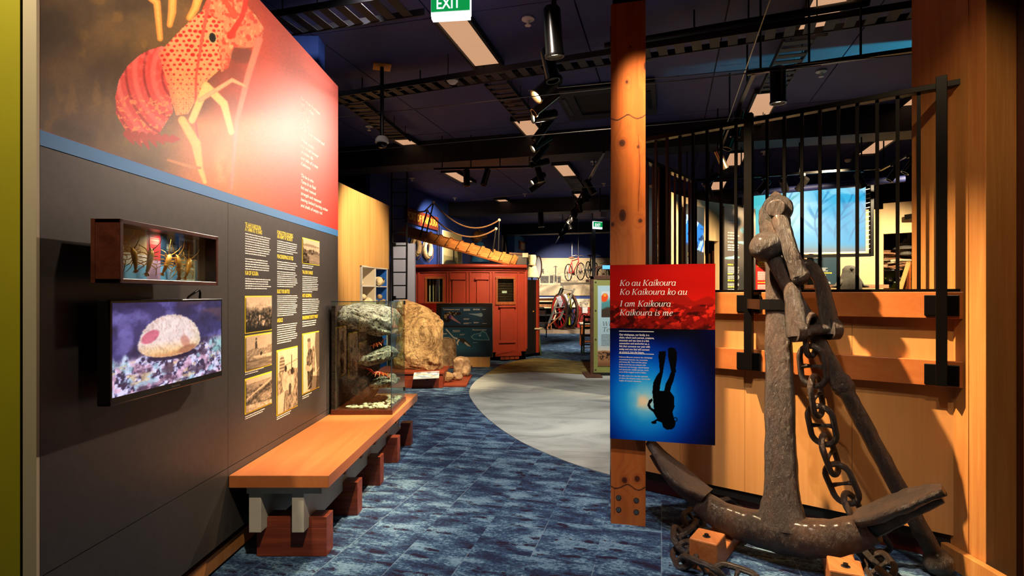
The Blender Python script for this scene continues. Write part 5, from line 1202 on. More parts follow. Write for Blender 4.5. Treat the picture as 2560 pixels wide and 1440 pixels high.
# ------------------------------------------------------------------ stud-link chain
def linkmesh(Lh=.118, Wh=.066, r=.0170):
    mb = MB(); pts = []; k = Lh-Wh
    for i in range(12): a = PI*i/11; pts.append(V3(Wh*math.cos(a), 0, k+Wh*math.sin(a)))
    for i in range(12): a = PI+PI*i/11; pts.append(V3(Wh*math.cos(a), 0, -k+Wh*math.sin(a)))
    mb.tube(pts, r, 12, closed=True, up=(0, 1, 0))
    mb.tube([V3(-Wh, 0, .004), V3(-Wh*.5, 0, .0), V3(0, 0, 0), V3(Wh*.5, 0, 0), V3(Wh, 0, .004)], [r*.95, r*.7, r*.6, r*.7, r*.95], 10)
    return roughen(mb, .003, 30, 2)
LK = []
def chain(name, label, path, start_twist=0, pitch=.178):
    path = [Vector(p) for p in path]; t = thing(name, label, 'chain', path[0])
    seg_ = smooth_curve(path, 20); dist = [0]
    for a, b in zip(seg_, seg_[1:]): dist.append(dist[-1]+(b-a).length)
    def pos(s): return Vector([float(np.interp(s, dist, [p[k] for p in seg_])) for k in range(3)])
    n = int(dist[-1]/pitch)
    for i in range(n):
        a = pos(i*pitch); b = pos((i+1)*pitch); z = (b-a).normalized()
        ref = V3(0, -1, .2) if abs(z.z) > .6 else V3(0, 0, 1)
        y = (ref-z*ref.dot(z)).normalized(); x = y.cross(z)
        tw = math.radians(start_twist+(28 if i % 2 else -58)); x2 = x*math.cos(tw)+y*math.sin(tw); y2 = z.cross(x2)
        if not LK: o = linkmesh().build('link', M['iron'], t); LK.append(o)
        else: o = LK[0].copy(); COL.objects.link(o); o.parent = t
        o.matrix_parent_inverse = WORLD_INV[t.name]
        R = Matrix((x2, y2, z)).transposed().to_4x4(); o.matrix_basis = Matrix.Translation((a+b)/2) @ R
    return t
chain('anchor_chain', 'stud-link chain hanging from the shackle behind the right arm',
      [P(2028, 800, 3.17), P(2027, 855, 3.18), P(2034, 940, 3.20), P(2046, 1020, 3.22), P(2061, 1095, 3.24), P(2086, 1168, 3.24), P(2117, 1238, 3.22), P(2150, 1300, 3.18), P(2175, 1345, 3.12), F(2200, 1392)+V3(0, 0, .04)], 20)
chain('anchor_chain', 'stud-link chain curling on the carpet around the left chock',
      [F(1850, 1288)+V3(0, .05, .035), F(1757, 1300)+V3(0, 0, .035), F(1716, 1335)+V3(0, 0, .04), F(1700, 1375)+V3(0, 0, .04), F(1722, 1425)+V3(0, 0, .04), F(1780, 1450)+V3(0, 0, .04), F(1860, 1475)+V3(0, 0, .035), F(1960, 1510)+V3(0, 0, .035)], 10)
chain('anchor_chain', 'short run of chain on the carpet below the right fluke', [F(2172, 1385)+V3(0, 0, .045), F(2187, 1425)+V3(0, 0, .045), F(2225, 1470)+V3(0, 0, .04), F(2290, 1520)+V3(0, 0, .04)], 15)
# ------------------------------------------------------------------ maple wall with pigeon-holes, left of the hall
def vec2(px, Y): return V3((px-CX)/FPX*Y, Y, 0)
def strip(a, b, z0, z1, th, side=1):
    d = (b-a).normalized(); n = V3(-d.y, d.x, 0)*side
    return MB().prism([V3(a.x, a.y, z0), V3(b.x, b.y, z0), V3(b.x, b.y, z0)+n*th, V3(a.x, a.y, z0)+n*th], (0, 0, z1-z0))
wm = sempty('wall_maple')
mp_ = smooth_curve([vec2(820, 7.9), vec2(850, 8.4), vec2(900, 9.2), vec2(940, 9.9), vec2(972, 10.6)], 5)
for a, b in zip(mp_, mp_[1:]):
    d = (b-a).normalized(); inn = b.y > 9.3
    strip(a+d*.002, b-d*.002, 1.97 if inn else 0, 3.17, .08).build('maple_panel', M['maple'], wm)
e = mp_[-1]; MB().prism([V3(e.x, e.y, 0), V3(e.x-.45, e.y+.05, 0), V3(e.x-.45, e.y+.12, 0), V3(e.x, e.y+.07, 0)], (0, 0, 3.17)).build('end_panel', M['charcoal'], wm)
a = vec2(905, 9.28); b = vec2(969, 10.5); d = (b-a).normalized(); n = V3(-d.y, d.x, 0); L = (b-a).length
t = thing('pigeonhole_shelf', 'white pigeon-hole shelf with blue and cream cells set in the maple wall', 'shelf', (a+b)/2)
strip(a+n*.33, b+n*.33, .1, 1.97, .02).build('back_left', M['blue'], t)
M['shelfblue'] = mat('shelf_blue', (.10, .36, .72), .5); M['shelfcream'] = mat('shelf_cream', (.82, .76, .66), .5)
for f0, f1, m in ((0, .5, 'shelfcream'), (.5, 1, 'shelfblue')):
    strip(a+d*L*(f1-.012)+n*.004, a+d*L*f1+n*.33, .1, 1.97, .002) if False else None
    q = a+d*(L*f1-.02); MB().prism([q+n*.01+V3(0, 0, .1), q+n*.33+V3(0, 0, .1), q+n*.33-d*.012+V3(0, 0, .1), q+n*.01-d*.012+V3(0, 0, .1)], (0, 0, 1.87)).build('cell_side', M[m], t)
    strip(a+d*L*f0+n*.318, a+d*(L*f1-.02)+n*.318, .1, 1.97, .01).build('cell_back', M[m], t)
for z in (.96, 1.29, 1.625, 1.955): strip(a, b, z, z+.02, .33).build('shelf_board', M['white'], t)
for f in (0, .5, .985): q = a+d*L*f; strip(q, q+d*.02, .1, 1.97, .32).build('upright', M['white'], t)
def bonelump(name, p, s, label, cat, m='bone', group=None, seed=1):
    o = lump(p, s, seed, .22, 2.2, 2).build(name, M[m]); tag(o, label, cat, group); return o
def cell(col, row, f, zoff, dep=.1):
    return a+d*L*(.5*col+.5*f)+n*dep+V3(0, 0, (1.645, 1.31, .98)[row]+zoff)
p = cell(1, 0, .62, .09); t = thing('animal_skull', 'pale animal skull in the top blue cell of the shelf', 'skull', p)
lump(p, (.12, .13, .085), 4, .15, 2, 3).build('cranium', M['bone'], t); MB().tube([p+V3(.05, -.1, 0), p+V3(.07, -.2, -.04), p+V3(.08, -.26, -.06)], [.07, .05, .025], 12).build('snout', M['bone'], t)
MB().ball(p+V3(.10, -.06, .03), .03).build('eye_socket', M['dark'], t)
for i, (f, z) in enumerate(((.25, .04), (.55, .14), (.85, .05), (.6, .03))): bonelump('shell', cell(1, 1, f, z, .05), (.05, .05, .05), 'round shell in the middle blue cell, %s' % ('left', 'topmost', 'right', 'lowest')[i], 'shell', 'fossil', 'shells in the blue cells', i)
for i, (f, z) in enumerate(((.3, .06), (.7, .07))): bonelump('bone_fragment', cell(1, 2, f, z, .05), (.05, .06, .07), 'bone piece in the lowest blue cell, %s' % ('left', 'right')[i], 'bone', 'bone', 'bones in the shelf', i+5)
for i, (r, f, z, s) in enumerate(((1, .3, .14, .05), (1, .65, .05, .08), (1, .4, .05, .06), (0, .2, .04, .03), (2, .5, .06, .08))): bonelump('bone_fragment', cell(0, r, f, z, .05), (s, s*1.3, s), 'bone piece in a cream cell, %s' % ('upper one of the middle cell', 'big one of the middle cell', 'small one of the middle cell', 'in the top cell', 'in the lowest cell')[i], 'bone', 'bone', 'bones in the shelf', i+9)

# ------------------------------------------------------------------ ladder and the grey board behind it
t = thing('iron_ladder', 'tall black iron ladder in front of the lilac grey boards', 'ladder', P(998, 790, 11.6))
la, lb = P(982, 770, 11.6), P(1016, 770, 11.6)
for q, lean in ((la, .02), (lb, -.02)): MB().bar(V3(q.x, q.y, 1.15), V3(q.x-lean, q.y, CE), .05, .03).build('rail', M['black'], t)
for i in range(11): z = 1.4+i*.275; MB().cyl(V3(la.x, la.y, z), V3(lb.x, lb.y, z), .013, 8).build('rung', M['black'], t)
for z in (1.42, 2.52): MB().box((la.x+.03, la.y, z), (.07, .05, .08)).build('clamp', M['black'], t)
t = thing('grey_board', 'lilac grey display boards standing behind the ladder', 'board', P(1008, 880, 12.1))
q = P(976, 0, 12.1); r = P(1019, 0, 12.1); s = P(1039, 0, 12.2)
MB().bx(q.x, r.x, 12.1, 12.2, .1, 2.61).build('main_board', M['lilac'], t); MB().bx(r.x, s.x, 12.06, 12.2, .1, 2.59).build('side_board', M['lilac'], t)

# ------------------------------------------------------------------ stone slab, plinth, fossils
q0, q1 = F(1016, 970), F(1107, 970)
t = thing('boulder_plinth', 'low red-brown plinth under the pale stone slab', 'plinth', (q0+q1)/2)
MB().bx(q0.x-.5, q1.x, q0.y, q0.y+.75, .0, .22).build('body', M['plinth'], t, bevel=.004); MB().bx(q0.x-.52, q1.x+.02, q0.y-.02, q0.y+.77, .22, .255).build('top', M['plinth'], t, bevel=.004)
bc = P(1046, 843, 9.35); bc.z = .80
mb = lump(bc, (.42, .17, .60), 21, .07, 2.0, 5, Matrix.Rotation(-.22, 3, 'Z'), sharp=.45)
v = np.array(mb.v); xr = (v[:, 0]-bc.x)/.42; zr = (v[:, 2]-.255)/1.1; v[:, 2] = .255+(v[:, 2]-.255)*(1-.16*np.clip(xr+.3, 0, 2)**1.3*np.clip(zr, 0, 1)); v[:, 2] = np.maximum(v[:, 2], .257)
v[:, 0] += .06*np.sin(zr*3)*np.clip(-xr, 0, 1); mb.v = [tuple(x) for x in v]
roughen(mb, .11, 4.5, 4); roughen(mb, .05, 12, 9); v = np.array(mb.v); v[:, 2] = np.maximum(v[:, 2], .257); mb.v = [tuple(x) for x in v]
tag(mb.build('stone_slab', M['boulder']), 'big pale limestone slab standing on the red plinth', 'boulder')
c = P(1066, 938, 8.85); t = thing('info_card', 'white tilted picture card leaning out from the red plinth', 'card', c)
Rm = Matrix.Rotation(.35, 3, 'X') @ Matrix.Rotation(.1, 3, 'Z')
MB().box(c, (.40, .22, .012), M=Rm).build('card', M['white'], t); pts, A, B = sheet(c+Rm@V3(-.19, -.10, .0075), Rm@V3(1, 0, 0), Rm@V3(0, 1, 0), .38, .2, 50, 26)
cc = flat(A, (.82, .87, .9)); cc = lay(cc, sst(.5, .6, fbm(A*5, B*4, 4, 2))*.8, (.45, .55, .66)); cc = lay(cc, sst(.02, .0, np.abs(B-.4-.25*np.sin(A*5))-.05), (.85, .7, .5)); paint('picture', pts, cc, M['print'], t)
MB().box(c+V3(0, .12, -.05), (.05, .1, .08)).build('bracket', M['black'], t)
def tray_(pts, label):
    f = [F(*p) for p in pts]; c = sum(f, V3(0, 0, 0))/4; t = thing('fossil_tray', label, 'tray', c)
    MB().prism([V3(p.x, p.y, .004) for p in f], (0, 0, .03)).build('board', M['plinth'], t, bevel=.003)
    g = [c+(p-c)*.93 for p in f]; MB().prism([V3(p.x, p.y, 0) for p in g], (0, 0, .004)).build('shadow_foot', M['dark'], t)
tray_([(1093, 968), (1166, 968), (1181, 940), (1108, 940)], 'low red board holding three small fossils, the front one'); tray_([(1098, 922), (1178, 920), (1190, 909), (1112, 909)], 'low red board holding the round fossil stump, the rear one')
c = F(1118, 917); mb = MB(); H = .56; R0 = .20
pr = [(R0*.96, 0), (R0*1.02, .1), (R0*1.0, .3), (R0*.98, H*.8), (R0*.9, H*.95), (R0*.6, H)]; mb.lathe([(0, 0)]+[x for i in range(len(pr)-1) for x in [(pr[i][0]+(pr[i+1][0]-pr[i][0])*k/5, pr[i][1]+(pr[i+1][1]-pr[i][1])*k/5) for k in range(5)]]+[pr[-1], (0, H*1.02)], V3(c.x, c.y, .034), 40)
roughen(roughen(mb, .05, 6, 2, .3), .02, 22, 5, .2); v = np.array(mb.v); v[:, 2] = np.maximum(v[:, 2], .034); mb.v = [tuple(x) for x in v]; tag(mb.build('fossil_stump', M['fossil']), 'round fossil stump on the rear red board', 'fossil')
def stone(name, pc, Y, s, label, m='fossil', seed=3, sharp=.8, z0=.034):
    c = F(*pc); mb = lump((c.x, c.y, z0+s[2]*.95), s, seed, .16, 2, 4, sharp=sharp); roughen(mb, .02, 14, seed); v = np.array(mb.v); v[:, 2] = np.maximum(v[:, 2], z0); mb.v = [tuple(x) for x in v]; tag(mb.build(name, M[m]), label, 'fossil')
stone('flat_fossil', (1161, 913), 0, (.19, .12, .07), 'flat-topped fossil slab beside the round stump', seed=5, sharp=.5)
stone('block_fossil', (1155, 945), 0, (.15, .10, .17), 'blocky layered fossil on the front red board', seed=7, sharp=.5)
stone('oval_fossil', (1117, 960), 0, (.11, .09, .085), 'smooth oval pale stone on the front red board', 'boulder', 9, 1)
stone('round_fossil', (1143, 955), 0, (.09, .07, .07), 'small speckled stone between the oval and blocky fossils', seed=11, sharp=.9)

# ------------------------------------------------------------------ fossil reptile board
Yb = 11.5; x0, x1 = (1026-CX)/FPX*Yb, (1232-CX)/FPX*Yb; z0, z1 = EYE+(HY-893)/FPX*Yb, EYE+(HY-758)/FPX*Yb
t = thing('reptile_board', 'dark blue information board about two sea reptiles before the red van', 'information board', ((x0+x1)/2, Yb, 0))
def bp(px, py): return V3((px-CX)/FPX*Yb, Yb-.002, EYE+(HY-py)/FPX*Yb)
MB().bx(x0, x1, Yb, Yb+.05, z0, z1).build('board', M['cream'], t, bevel=.003)
MB().bx(bp(1140, 0).x, bp(1225, 0).x, Yb+.005, Yb+.18, .0, z0).build('foot', M['maple'], t); MB().bx(bp(1040, 0).x, bp(1090, 0).x, Yb+.01, Yb+.18, .0, z0).build('foot', M['maple'], t)
def boardart():
    pts, A, B = sheet(bp(1027, 892), (1, 0, 0), (0, 0, 1), bp(1231, 0).x-bp(1027, 0).x, z1-z0-.01, 300, 200)
    x = 1027+A*204; y = 892-B*133; c = flat(x, (.15, .13, .12)); c = lay(c, sst(1110, 1160, x)*0, (0, 0, 0))
    n = fbm(x/20, y/20, 4, 3); c = lay(c, (x < 1091).astype(float), (.84, .14, .10))
    p1 = ((x > 1104) & (y > 768) & (y < 815)).astype(float); p2 = ((x > 1104) & (y > 819)).astype(float)
    c = lay(c, p1, (.16, .29, .40)); c = lay(c, p1*sst(1190, 1225, x)*.9, (.15, .14, .14)); c = lay(c, p2, (.14, .35, .45)); c = lay(c, p2*sst(868, 892, y)*.8, (.06, .10, .17)); c = lay(c, p2*sst(1185, 1225, x)*.5, (.10, .13, .2))
    f2 = fbm(x/4, y/4, 3, 5)
    hd = inpoly(x, y, [(1108, 790), (1112, 783), (1125, 780), (1140, 780), (1150, 781), (1155, 785), (1150, 788), (1138, 788), (1132, 790), (1130, 795), (1126, 802), (1122, 807), (1110, 806)])
    c = lay(c, hd, (.14, .11, .09)); c = lay(c, hd*sst(.55, .62, f2), (.72, .62, .48)); c = lay(c, sst(1, -1, seg(x, y, [(1128, 793), (1134, 798), (1151, 809)], [3.5, 3, .8])), (.78, .55, .6)); c = lay(c, sst(1.1, .6, ell(x, y, 1125, 793, 4, 5)), (.42, .24, .62))
    c = lay(c, sst(1, -.5, seg(x, y, [(1172, 785), (1190, 787), (1202, 788)], [.3, 2, 4.5])), (.55, .64, .68))
    c = lay(c, sst(.8, -.4, seg(x, y, [(1116, 824), (1124, 833), (1134, 844), (1146, 848)], [1.6, .9, 1, 2])), (.86, .83, .78)); c = lay(c, sst(.8, -.4, seg(x, y, [(1146, 848), (1158, 852), (1170, 860), (1180, 868)], [2.5, 5, 3.5, .5])), (.24, .19, .15))
    for q in ([(1147, 850), (1143, 857), (1145, 863)], [(1163, 857), (1170, 863), (1176, 866)]): c = lay(c, sst(.8, -.4, seg(x, y, q, [2, 2, .6])), (.8, .77, .72))
    sk_ = [(1178, 842), (1186, 836), (1200, 834), (1206, 828), (1215, 832), (1222, 847), (1224, 850), (1200, 850), (1184, 848)]; k = inpoly(x, y, sk_); c = lay(c, k, (.14, .42, .52)); c = lay(c, sst(1.2, .3, np.abs(np.minimum.reduce([seg(x, y, [sk_[i], sk_[(i+1) % 9]], [0, 0]) for i in range(9)]))), (.62, .80, .84)); c = lay(c, sst(1.1, .6, ell(x, y, 1200, 839, 3.5, 2.2, -.5)), (.85, .9, .9))
    paint('printed_face', pts, c, M['print'], t)
boardart()
mb = MB(); mb2 = MB()
def bw(s, px, py, pe, h): write(mb, s, bp(px, py)+V3(0, -.003, 0), (1, 0, 0), UP, h, 0, .02, width=bp(pe, 0).x-bp(px, 0).x)
bw('Taniwhasaurus oweni', 1108, 775, 1149, .042); mb.build('title_lettering', M['textw'], t); mb = MB(); bw('Mauisaurus haasti', 1181, 826, 1216, .042)
mb.build('title_lettering', M['textw'], t)
mb = MB(); bw('Ocean Floor', 1048, 777, 1083, .055); mb.build('red_heading', M['textw'], t)
for i, (px, py, pe, n_) in enumerate(((1159, 773, 1177, 3), (1183, 773, 1200, 2), (1206, 774, 1221, 1), (1159, 797, 1174, 2), (1159, 808, 1180, 2), (1184, 806, 1199, 2), (1206, 809, 1222, 1), (1132, 826, 1151, 3), (1106, 834, 1118, 2), (1149, 836, 1164, 2), (1110, 844, 1125, 3), (1121, 852, 1132, 1), (1182, 857, 1197, 1))): rows(mb2, bp(px, py)+V3(0, -.003, 0), (1, 0, 0), UP, bp(pe, 0).x-bp(px, 0).x, n_, .016, .009, .15, i)
stuff(mb2.build('body_lettering', M['textw'], t))

# ------------------------------------------------------------------ red railway guard's van
VX0, VX1 = -2.19, .32
def vp(aa, z, off=0.0):
    return V3(VX0+aa*(VX1-VX0), 12.78-.30*4*aa*(1-aa)-off, z)
def va(px):     # fraction along the bowed front for an image column
    lo, hi = 0, 1
    for _ in range(30):
        m = (lo+hi)/2; p = vp(m, 0)
        if CX+FPX*p.x/p.y < px: lo = m
        else: hi = m
    return lo
def vz(py, Y=12.55): return EYE+(HY-py)/FPX*Y
def vband(pa, pb, z0, z1, o0, o1, n=10):
    a0, a1 = va(pa), va(pb); mb = MB(); f = [vp(a0+(a1-a0)*i/n, z0, o1) for i in range(n+1)]; g = [vp(a0+(a1-a0)*i/n, z0, o0) for i in range(n+1)]
    return mb.prism(f+g[::-1], (0, 0, z1-z0))
t = thing('guards_van', 'red railway guard\'s van end with two windows and a bowed cornice', 'railway van', (-.9, 12.7, 0))
wz0, wz1 = vz(757), vz(695)
vband(1036, 1318, .25, wz0, -.08, 0).build('front_wall', M['van'], t)
vband(1036, 1318, wz1, 2.06, -.08, 0).build('front_wall', M['van'], t)
for pa, pb in ((1036, 1065), (1109, 1242), (1286, 1318)): vband(pa, pb, wz0, wz1, -.08, 0, 5).build('front_wall', M['van'], t)
MB().prism([vp(1, .25), vp(1, .25, -1.6), vp(1, .25, -1.6)-V3(.08, 0, 0), vp(1, .25)-V3(.08, 0, 0)], (0, 0, 1.81)).build('side_wall', M['van'], t)
MB().tube([vp(.995, .25, -.02), vp(.995, 2.06, -.02)], .05, 12).build('rounded_corner', M['van'], t)
MB().prism([vp(0, .25), vp(0, .25, -1.6), vp(0, .25, -1.6)+V3(.08, 0, 0), vp(0, .25)+V3(.08, 0, 0)], (0, 0, 1.81)).build('side_wall', M['van'], t)
mb = MB(); mb.prism([vp(i/16, 2.13, .03) for i in range(17)]+[vp(1, 2.13, -1.6), vp(0, 2.13, -1.6)], (0, 0, .02)); mb.build('roof', M['van'], t)
MB().tube([vp(i/16, 2.12, .09) for i in range(17)], [(.045, .055)]*17, 12).build('cornice', M['van'], t); vband(1036, 1318, 2.03, 2.09, 0, .06, 16).build('cornice_fillet', M['van'], t, bevel=.008); vband(1036, 1318, 1.985, 2.02, 0, .025, 16).build('frieze', M['van'], t)
for px in (1047, 1119, 1126, 1168, 1176, 1226, 1234, 1296): vband(px-2.2, px+2.2, .27, 1.985, 0, .022, 1).build('stile', M['van'], t, bevel=.003)
for pa, pb, ya, yb in ((1131, 1161, 700, 775), (1192, 1218, 700, 775), (1251, 1286, 769, 853)):
    vband(pa, pb, vz(yb), vz(ya), 0, .03, 4).build('raised_panel', M['van'], t, bevel=.004)
    vband(pa-4, pb+4, vz(ya), vz(ya-5), 0, .06, 4).build('panel_cap', M['van'], t, bevel=.008)
    if yb > 800: vband(pa-3, pb+3, vz(yb+5), vz(yb), 0, .03, 4).build('panel_sill', M['van'], t, bevel=.006)
vband(1036, 1318, .20, .26, -.02, .03).build('bottom_rail', M['van'], t)
for k, (pa, pb) in enumerate(((1065, 1109), (1242, 1286))):
    f = vband(pa-3, pb+3, wz0-.045, wz0+.02, -.03, .03, 4).build('window_sill', M['vanwood'], t, bevel=.005)
    vband(pa-3, pb+3, wz1-.02, wz1+.03, -.03, .03, 4).build('window_head', M['vanwood'], t, bevel=.005)
    for q in (pa, pb): vband(q-2, q+2.5, wz0+.02, wz1-.02, -.03, .025, 1).build('window_jamb', M['vanwood'], t)
    vband(pa, pb, wz0, wz1, -.062, -.058, 4).build('window_pane', M['glass'], t)
    if k == 0:
        for q, w_ in ((1071, 3), (1080, 2), (1085, 4), (1095, 3), (1102, 2)): vband(q, q+w_, wz0, wz1, -.16, -.13, 1).build('curtain_slat', M['bone'] if w_ < 4 else M['rust'], t)
    else:
        for i in range(14): z = wz0+.02+i*.037; vband(pa+2, pb-2, z, z+.016, -.11, -.095, 3).build('blind_slat', M['rust'], t)
        vband(1255, 1267, vz(733), vz(727), -.09, -.086, 1).build('paper_note', M['white'], t)
vband(1040, 1316, .3, 2.0, -1.0, -.99, 6).build('inner_back', M['dark'], t)
vband(1238, 1304, .10, .17, -.05, .05, 4).build('foot_step', M['van'], t, bevel=.01)
mb = MB(); zz = [.24, .20, .235, .19, .22, .25, .21, .24]
a0 = [vp(va(1240+i*9), z, .06) for i, z in enumerate(zz)]; mb.prism(a0+[vp(va(1303), .14, .06), vp(va(1240), .14, .06)], (0, .1, 0)); mb.build('worn_buffer_beam', M['van'], t)
for i in range(4): vband(1251+i*12, 1262+i*12, .025, .085, -.02, .04, 1).build('brick', M['plinth'], t, bevel=.004)
vband(1040, 1316, .0, .22, -.6, -.5, 6).build('dark_underside', M['dark'], t)
t = thing('van_door', 'open black door with a red edge at the side of the van', 'door leaf', P(1330, 880, 13.3))
q, r = P(1318, 0, 13.25), P(1342, 0, 13.6); q.z = r.z = .08
strip(q, r, .08, 1.84, .05).build('leaf', M['dark'], t); dd = (r-q).normalized(); strip(r-dd*.035, r+dd*.02, .08, 1.84, .06, -1).build('red_edge', M['van'], t)
MB().ball(r-dd*.12+V3(-.02, -.05, 1.0), .02, 8, 6).build('knob', M['brass'], t)

# ------------------------------------------------------------------ gangway with rope rails above the van
ga, gb = P(1004, 575, 12.95), P(1291, 655, 12.75); gd = (gb-ga).normalized(); gn = V3(0, -.52, .85); gn = (gn-gd*gn.dot(gd)).normalized(); gs = gd.cross(gn)*-1
if gs.y < 0: gs = -gs
t = thing('gangway', 'wooden gangway plank with cleats and rope rails propped above the red van', 'gangway', (ga+gb)/2)
GL_ = (gb-ga).length; Rg = Matrix((gd, gs, gn)).transposed()
for k in (-1, 1): MB().box((ga+gb)/2+gs*k*.108, (GL_, .205, .05), M=Rg).build('plank', M['plank'], t, bevel=.006)
for i in range(9): c = ga+gd*(GL_*(.235+i*.092)); MB().box(c+gn*.042, (.07, .40, .035), M=Rg).build('cleat', M['plank'], t, bevel=.006); MB().box(c-gd*.042+gn*.03, (.014, .42, .02), M=Rg).build('cleat_strap', M['black'], t)
tops = []
for (bx_, by_), (tx, ty), k in (((1050, 592), (1068, 527), -.2), ((1066, 583), (1084, 506), .2), ((1230, 645), (1240, 572), -.2), ((1246, 632), (1248, 550), .2)):
    b = P(bx_, by_, 12.9+k*.5); e = P(tx, ty, 12.9+k*.5); MB().cyl(b, e, .017, 8).build('stanchion', M['black'], t); MB().ball(e, .035, 10, 8).build('stanchion_eye', M['bone'], t); tops.append(e)
def sagrope(a, b, sag, label=None):
    return MB().tube([a+(b-a)*(i/16)-V3(0, 0, sag*4*(i/16)*(1-i/16)) for i in range(17)], .016, 7).build('rope_rail', M['rope'], t)
sagrope(tops[0], tops[2], .36); sagrope(tops[1], tops[3], .36); sagrope(tops[1], P(1062, 528, 13.0), .0); sagrope(tops[0], P(1018, 526, 13.0), .03)

# ------------------------------------------------------------------ blue side wall with the port board, life rings and pictures
S0 = V3(-2.66, 13.3, 0); SA = S0-U*1.4; SB = S0+U*8.6
structure(strip(SA, SB, 0, CE, .1).build('wall_side_blue', M['blue']))
def sw_(px, z=0.0, off=0.0):
    k = (px-CX)/FPX; n_ = V3(U.y, -U.x, 0); a = S0+n_*off; s = (k*a.y-a.x)/(U.x-k*U.y); p = a+U*s; return V3(p.x, p.y, z)
def swz(px, py, off=0.0): p = sw_(px, 0, off); p.z = EYE+(HY-py)/FPX*p.y; return p
SN = V3(U.y, -U.x, 0)
def swbox(x0, x1, y0, y1, o0, o1):
    a = sw_(x0, 0, o0); b = sw_(x1, 0, o0); zt = swz(x0, y0, o0).z; zb = swz(x0, y1, o0).z; return MB().prism([V3(a.x, a.y, zb), V3(b.x, b.y, zb), V3(b.x, b.y, zb)+SN*(o1-o0), V3(a.x, a.y, zb)+SN*(o1-o0)], (0, 0, zt-zb)), a, b, zb, zt
t = thing('port_sign', 'brown board reading PORT OF KAIKOURA in gold letters on the blue wall', 'sign', swz(1055, 550))
mb, a, b, zb, zt = swbox(1012, 1092, 518, 555, .02, .07); mb.build('board', M['signwood'], t, bevel=.008)
mb = MB(); write(mb, 'PORT OF KAIKOURA', a+SN*.052+V3(0, 0, zb+(zt-zb)*.26)+U*.02, U, UP, (zt-zb)*.72, 0, .025, width=(b-a).length-.08); mb.build('gold_lettering', M['gold'], t)
for px, py, l in ((1040, 616, 'left life ring on the blue wall, half behind the other'), (1069, 623, 'right life ring with dark lettering on the blue wall')):
    c = swz(px, py, .08); t = thing('life_ring', l, 'life ring', c, 0, 'life rings on the blue wall')
    mb = MB(); mb.tube([c+U*(.2*math.cos(2*PI*i/28))+UP*(.2*math.sin(2*PI*i/28)) for i in range(28)], .062, 12, closed=True); mb.build('ring', M['ring'], t)
    mb = MB(); mb.tube([c+SN*.03+U*(.30*math.cos(2*PI*i/24))+UP*(.28*math.sin(2*PI*i/24)-.04+.03*math.cos(i*PI*.5)) for i in range(24)], .008, 6, closed=True); mb.build('grab_rope', M['rope'], t)
    mb = MB()
    for i in range(5): aa = -2.3+i*.28; q = c+SN*.066+U*(.2*math.cos(aa))+UP*(.2*math.sin(aa)); mb.bar(q-U*.016, q+U*.016, .004, .035)
    mb.build('ring_marks', M['dark'], t)
t = thing('harbour_picture', 'tall cream framed picture with a dark foreground on the blue wall', 'picture', swz(1128, 620))
mb, a, b, zb, zt = swbox(1105, 1152, 575, 664, .02, .06); mb.build('frame', M['white'], t)
pts, A, B = sheet(a+SN*.0415+V3(0, 0, zb+.02)+U*.02, U, UP, (b-a).length-.04, zt-zb-.04, 60, 90)
c = flat(A, (.86, .80, .58)); n = fbm(A*6, B*9, 4, 3); c = lay(c, sst(.30, .27, B+.06*(n-.5)), (.66, .62, .42)); c = lay(c, sst(.9, .7, ell(A, B, .4, .0, .5, .22)+.2*(n-.5)), (.2, .19, .14)); c = lay(c, ((A > .5) & (A < .57) & (B < .55)).astype(float), (.13, .11, .08)); c = lay(c, sst(.75, .8, A+.1*(n-.5))*sst(.8, .6, B), (.36, .34, .2)); paint('print', pts, c, M['print'], t)
for px, l in ((1095, 'left of two thin dark pipes on the blue wall'), (1100, 'right of two thin dark pipes on the blue wall')): q = sw_(px, 0, .04); tag(MB().cyl(V3(q.x, q.y, .1), V3(q.x, q.y, 3.4), .018, 8).build('wall_pipe', M['navy']), l, 'pipe')
c = swz(1193, 592, .28); t = thing('animal_mount', 'brown mounted animal head on the blue wall behind the ropes', 'mount', c)
lump(c, (.16, .26, .20), 3, .15, 2, 3).build('neck', M['tan'], t); lump(c+V3(.16, -.16, .05), (.17, .12, .10), 5, .12, 2, 3, Matrix.Rotation(.3, 3, 'Y')).build('head', M['tan'], t)
for k in (-1, 1): MB().tube([c+V3(.1, -.12+k*.06, .13), c+V3(.08, -.12+k*.1, .22)], [.03, .008], 8).build('ear', M['tan'], t)
t = thing('teal_tent', 'pale teal cone-shaped cloth hanging under the animal head', 'cloth', swz(1200, 640, .4)); c = swz(1200, 640, .4); MB().lathe([(.30, -.2), (.24, .1), (.1, .42), (0, .46)], c, 14).build('cone', M['stripe'], t); MB().cyl(c+V3(0, 0, .4), V3(c.x, c.y, CE), .006, 6).build('cord', M['black'], t)
c = swz(1254, 612, .2); t = thing('carved_paddle', 'white carved paddle standing against the wall beside the stanchions', 'paddle', c); MB().tube([c+V3(0, 0, -.5), c+V3(.02, 0, -.1), c+V3(.02, 0, .15), c+V3(.04, 0, .36)], [(.02, .03), (.04, .07), (.05, .09), (.01, .02)], 10).build('blade', M['bone'], t); MB().tube([c+V3(.10, 0, -.5), c+V3(.16, 0, -.2), c+V3(.14, -.05, .1)], [.04, .035, .01], 8).build('second_blade', M['bone'], t)
t = thing('teal_cabinet', 'teal framed cabinet with an orange window behind the gangway end', 'cabinet', swz(1292, 620)); mb, a, b, zb, zt = swbox(1268, 1316, 586, 690, .05, .35); mb.build('body', M['stripe'], t)
mb = MB(); q = a+(b-a)*.22+SN*.305; L2 = (b-a).length
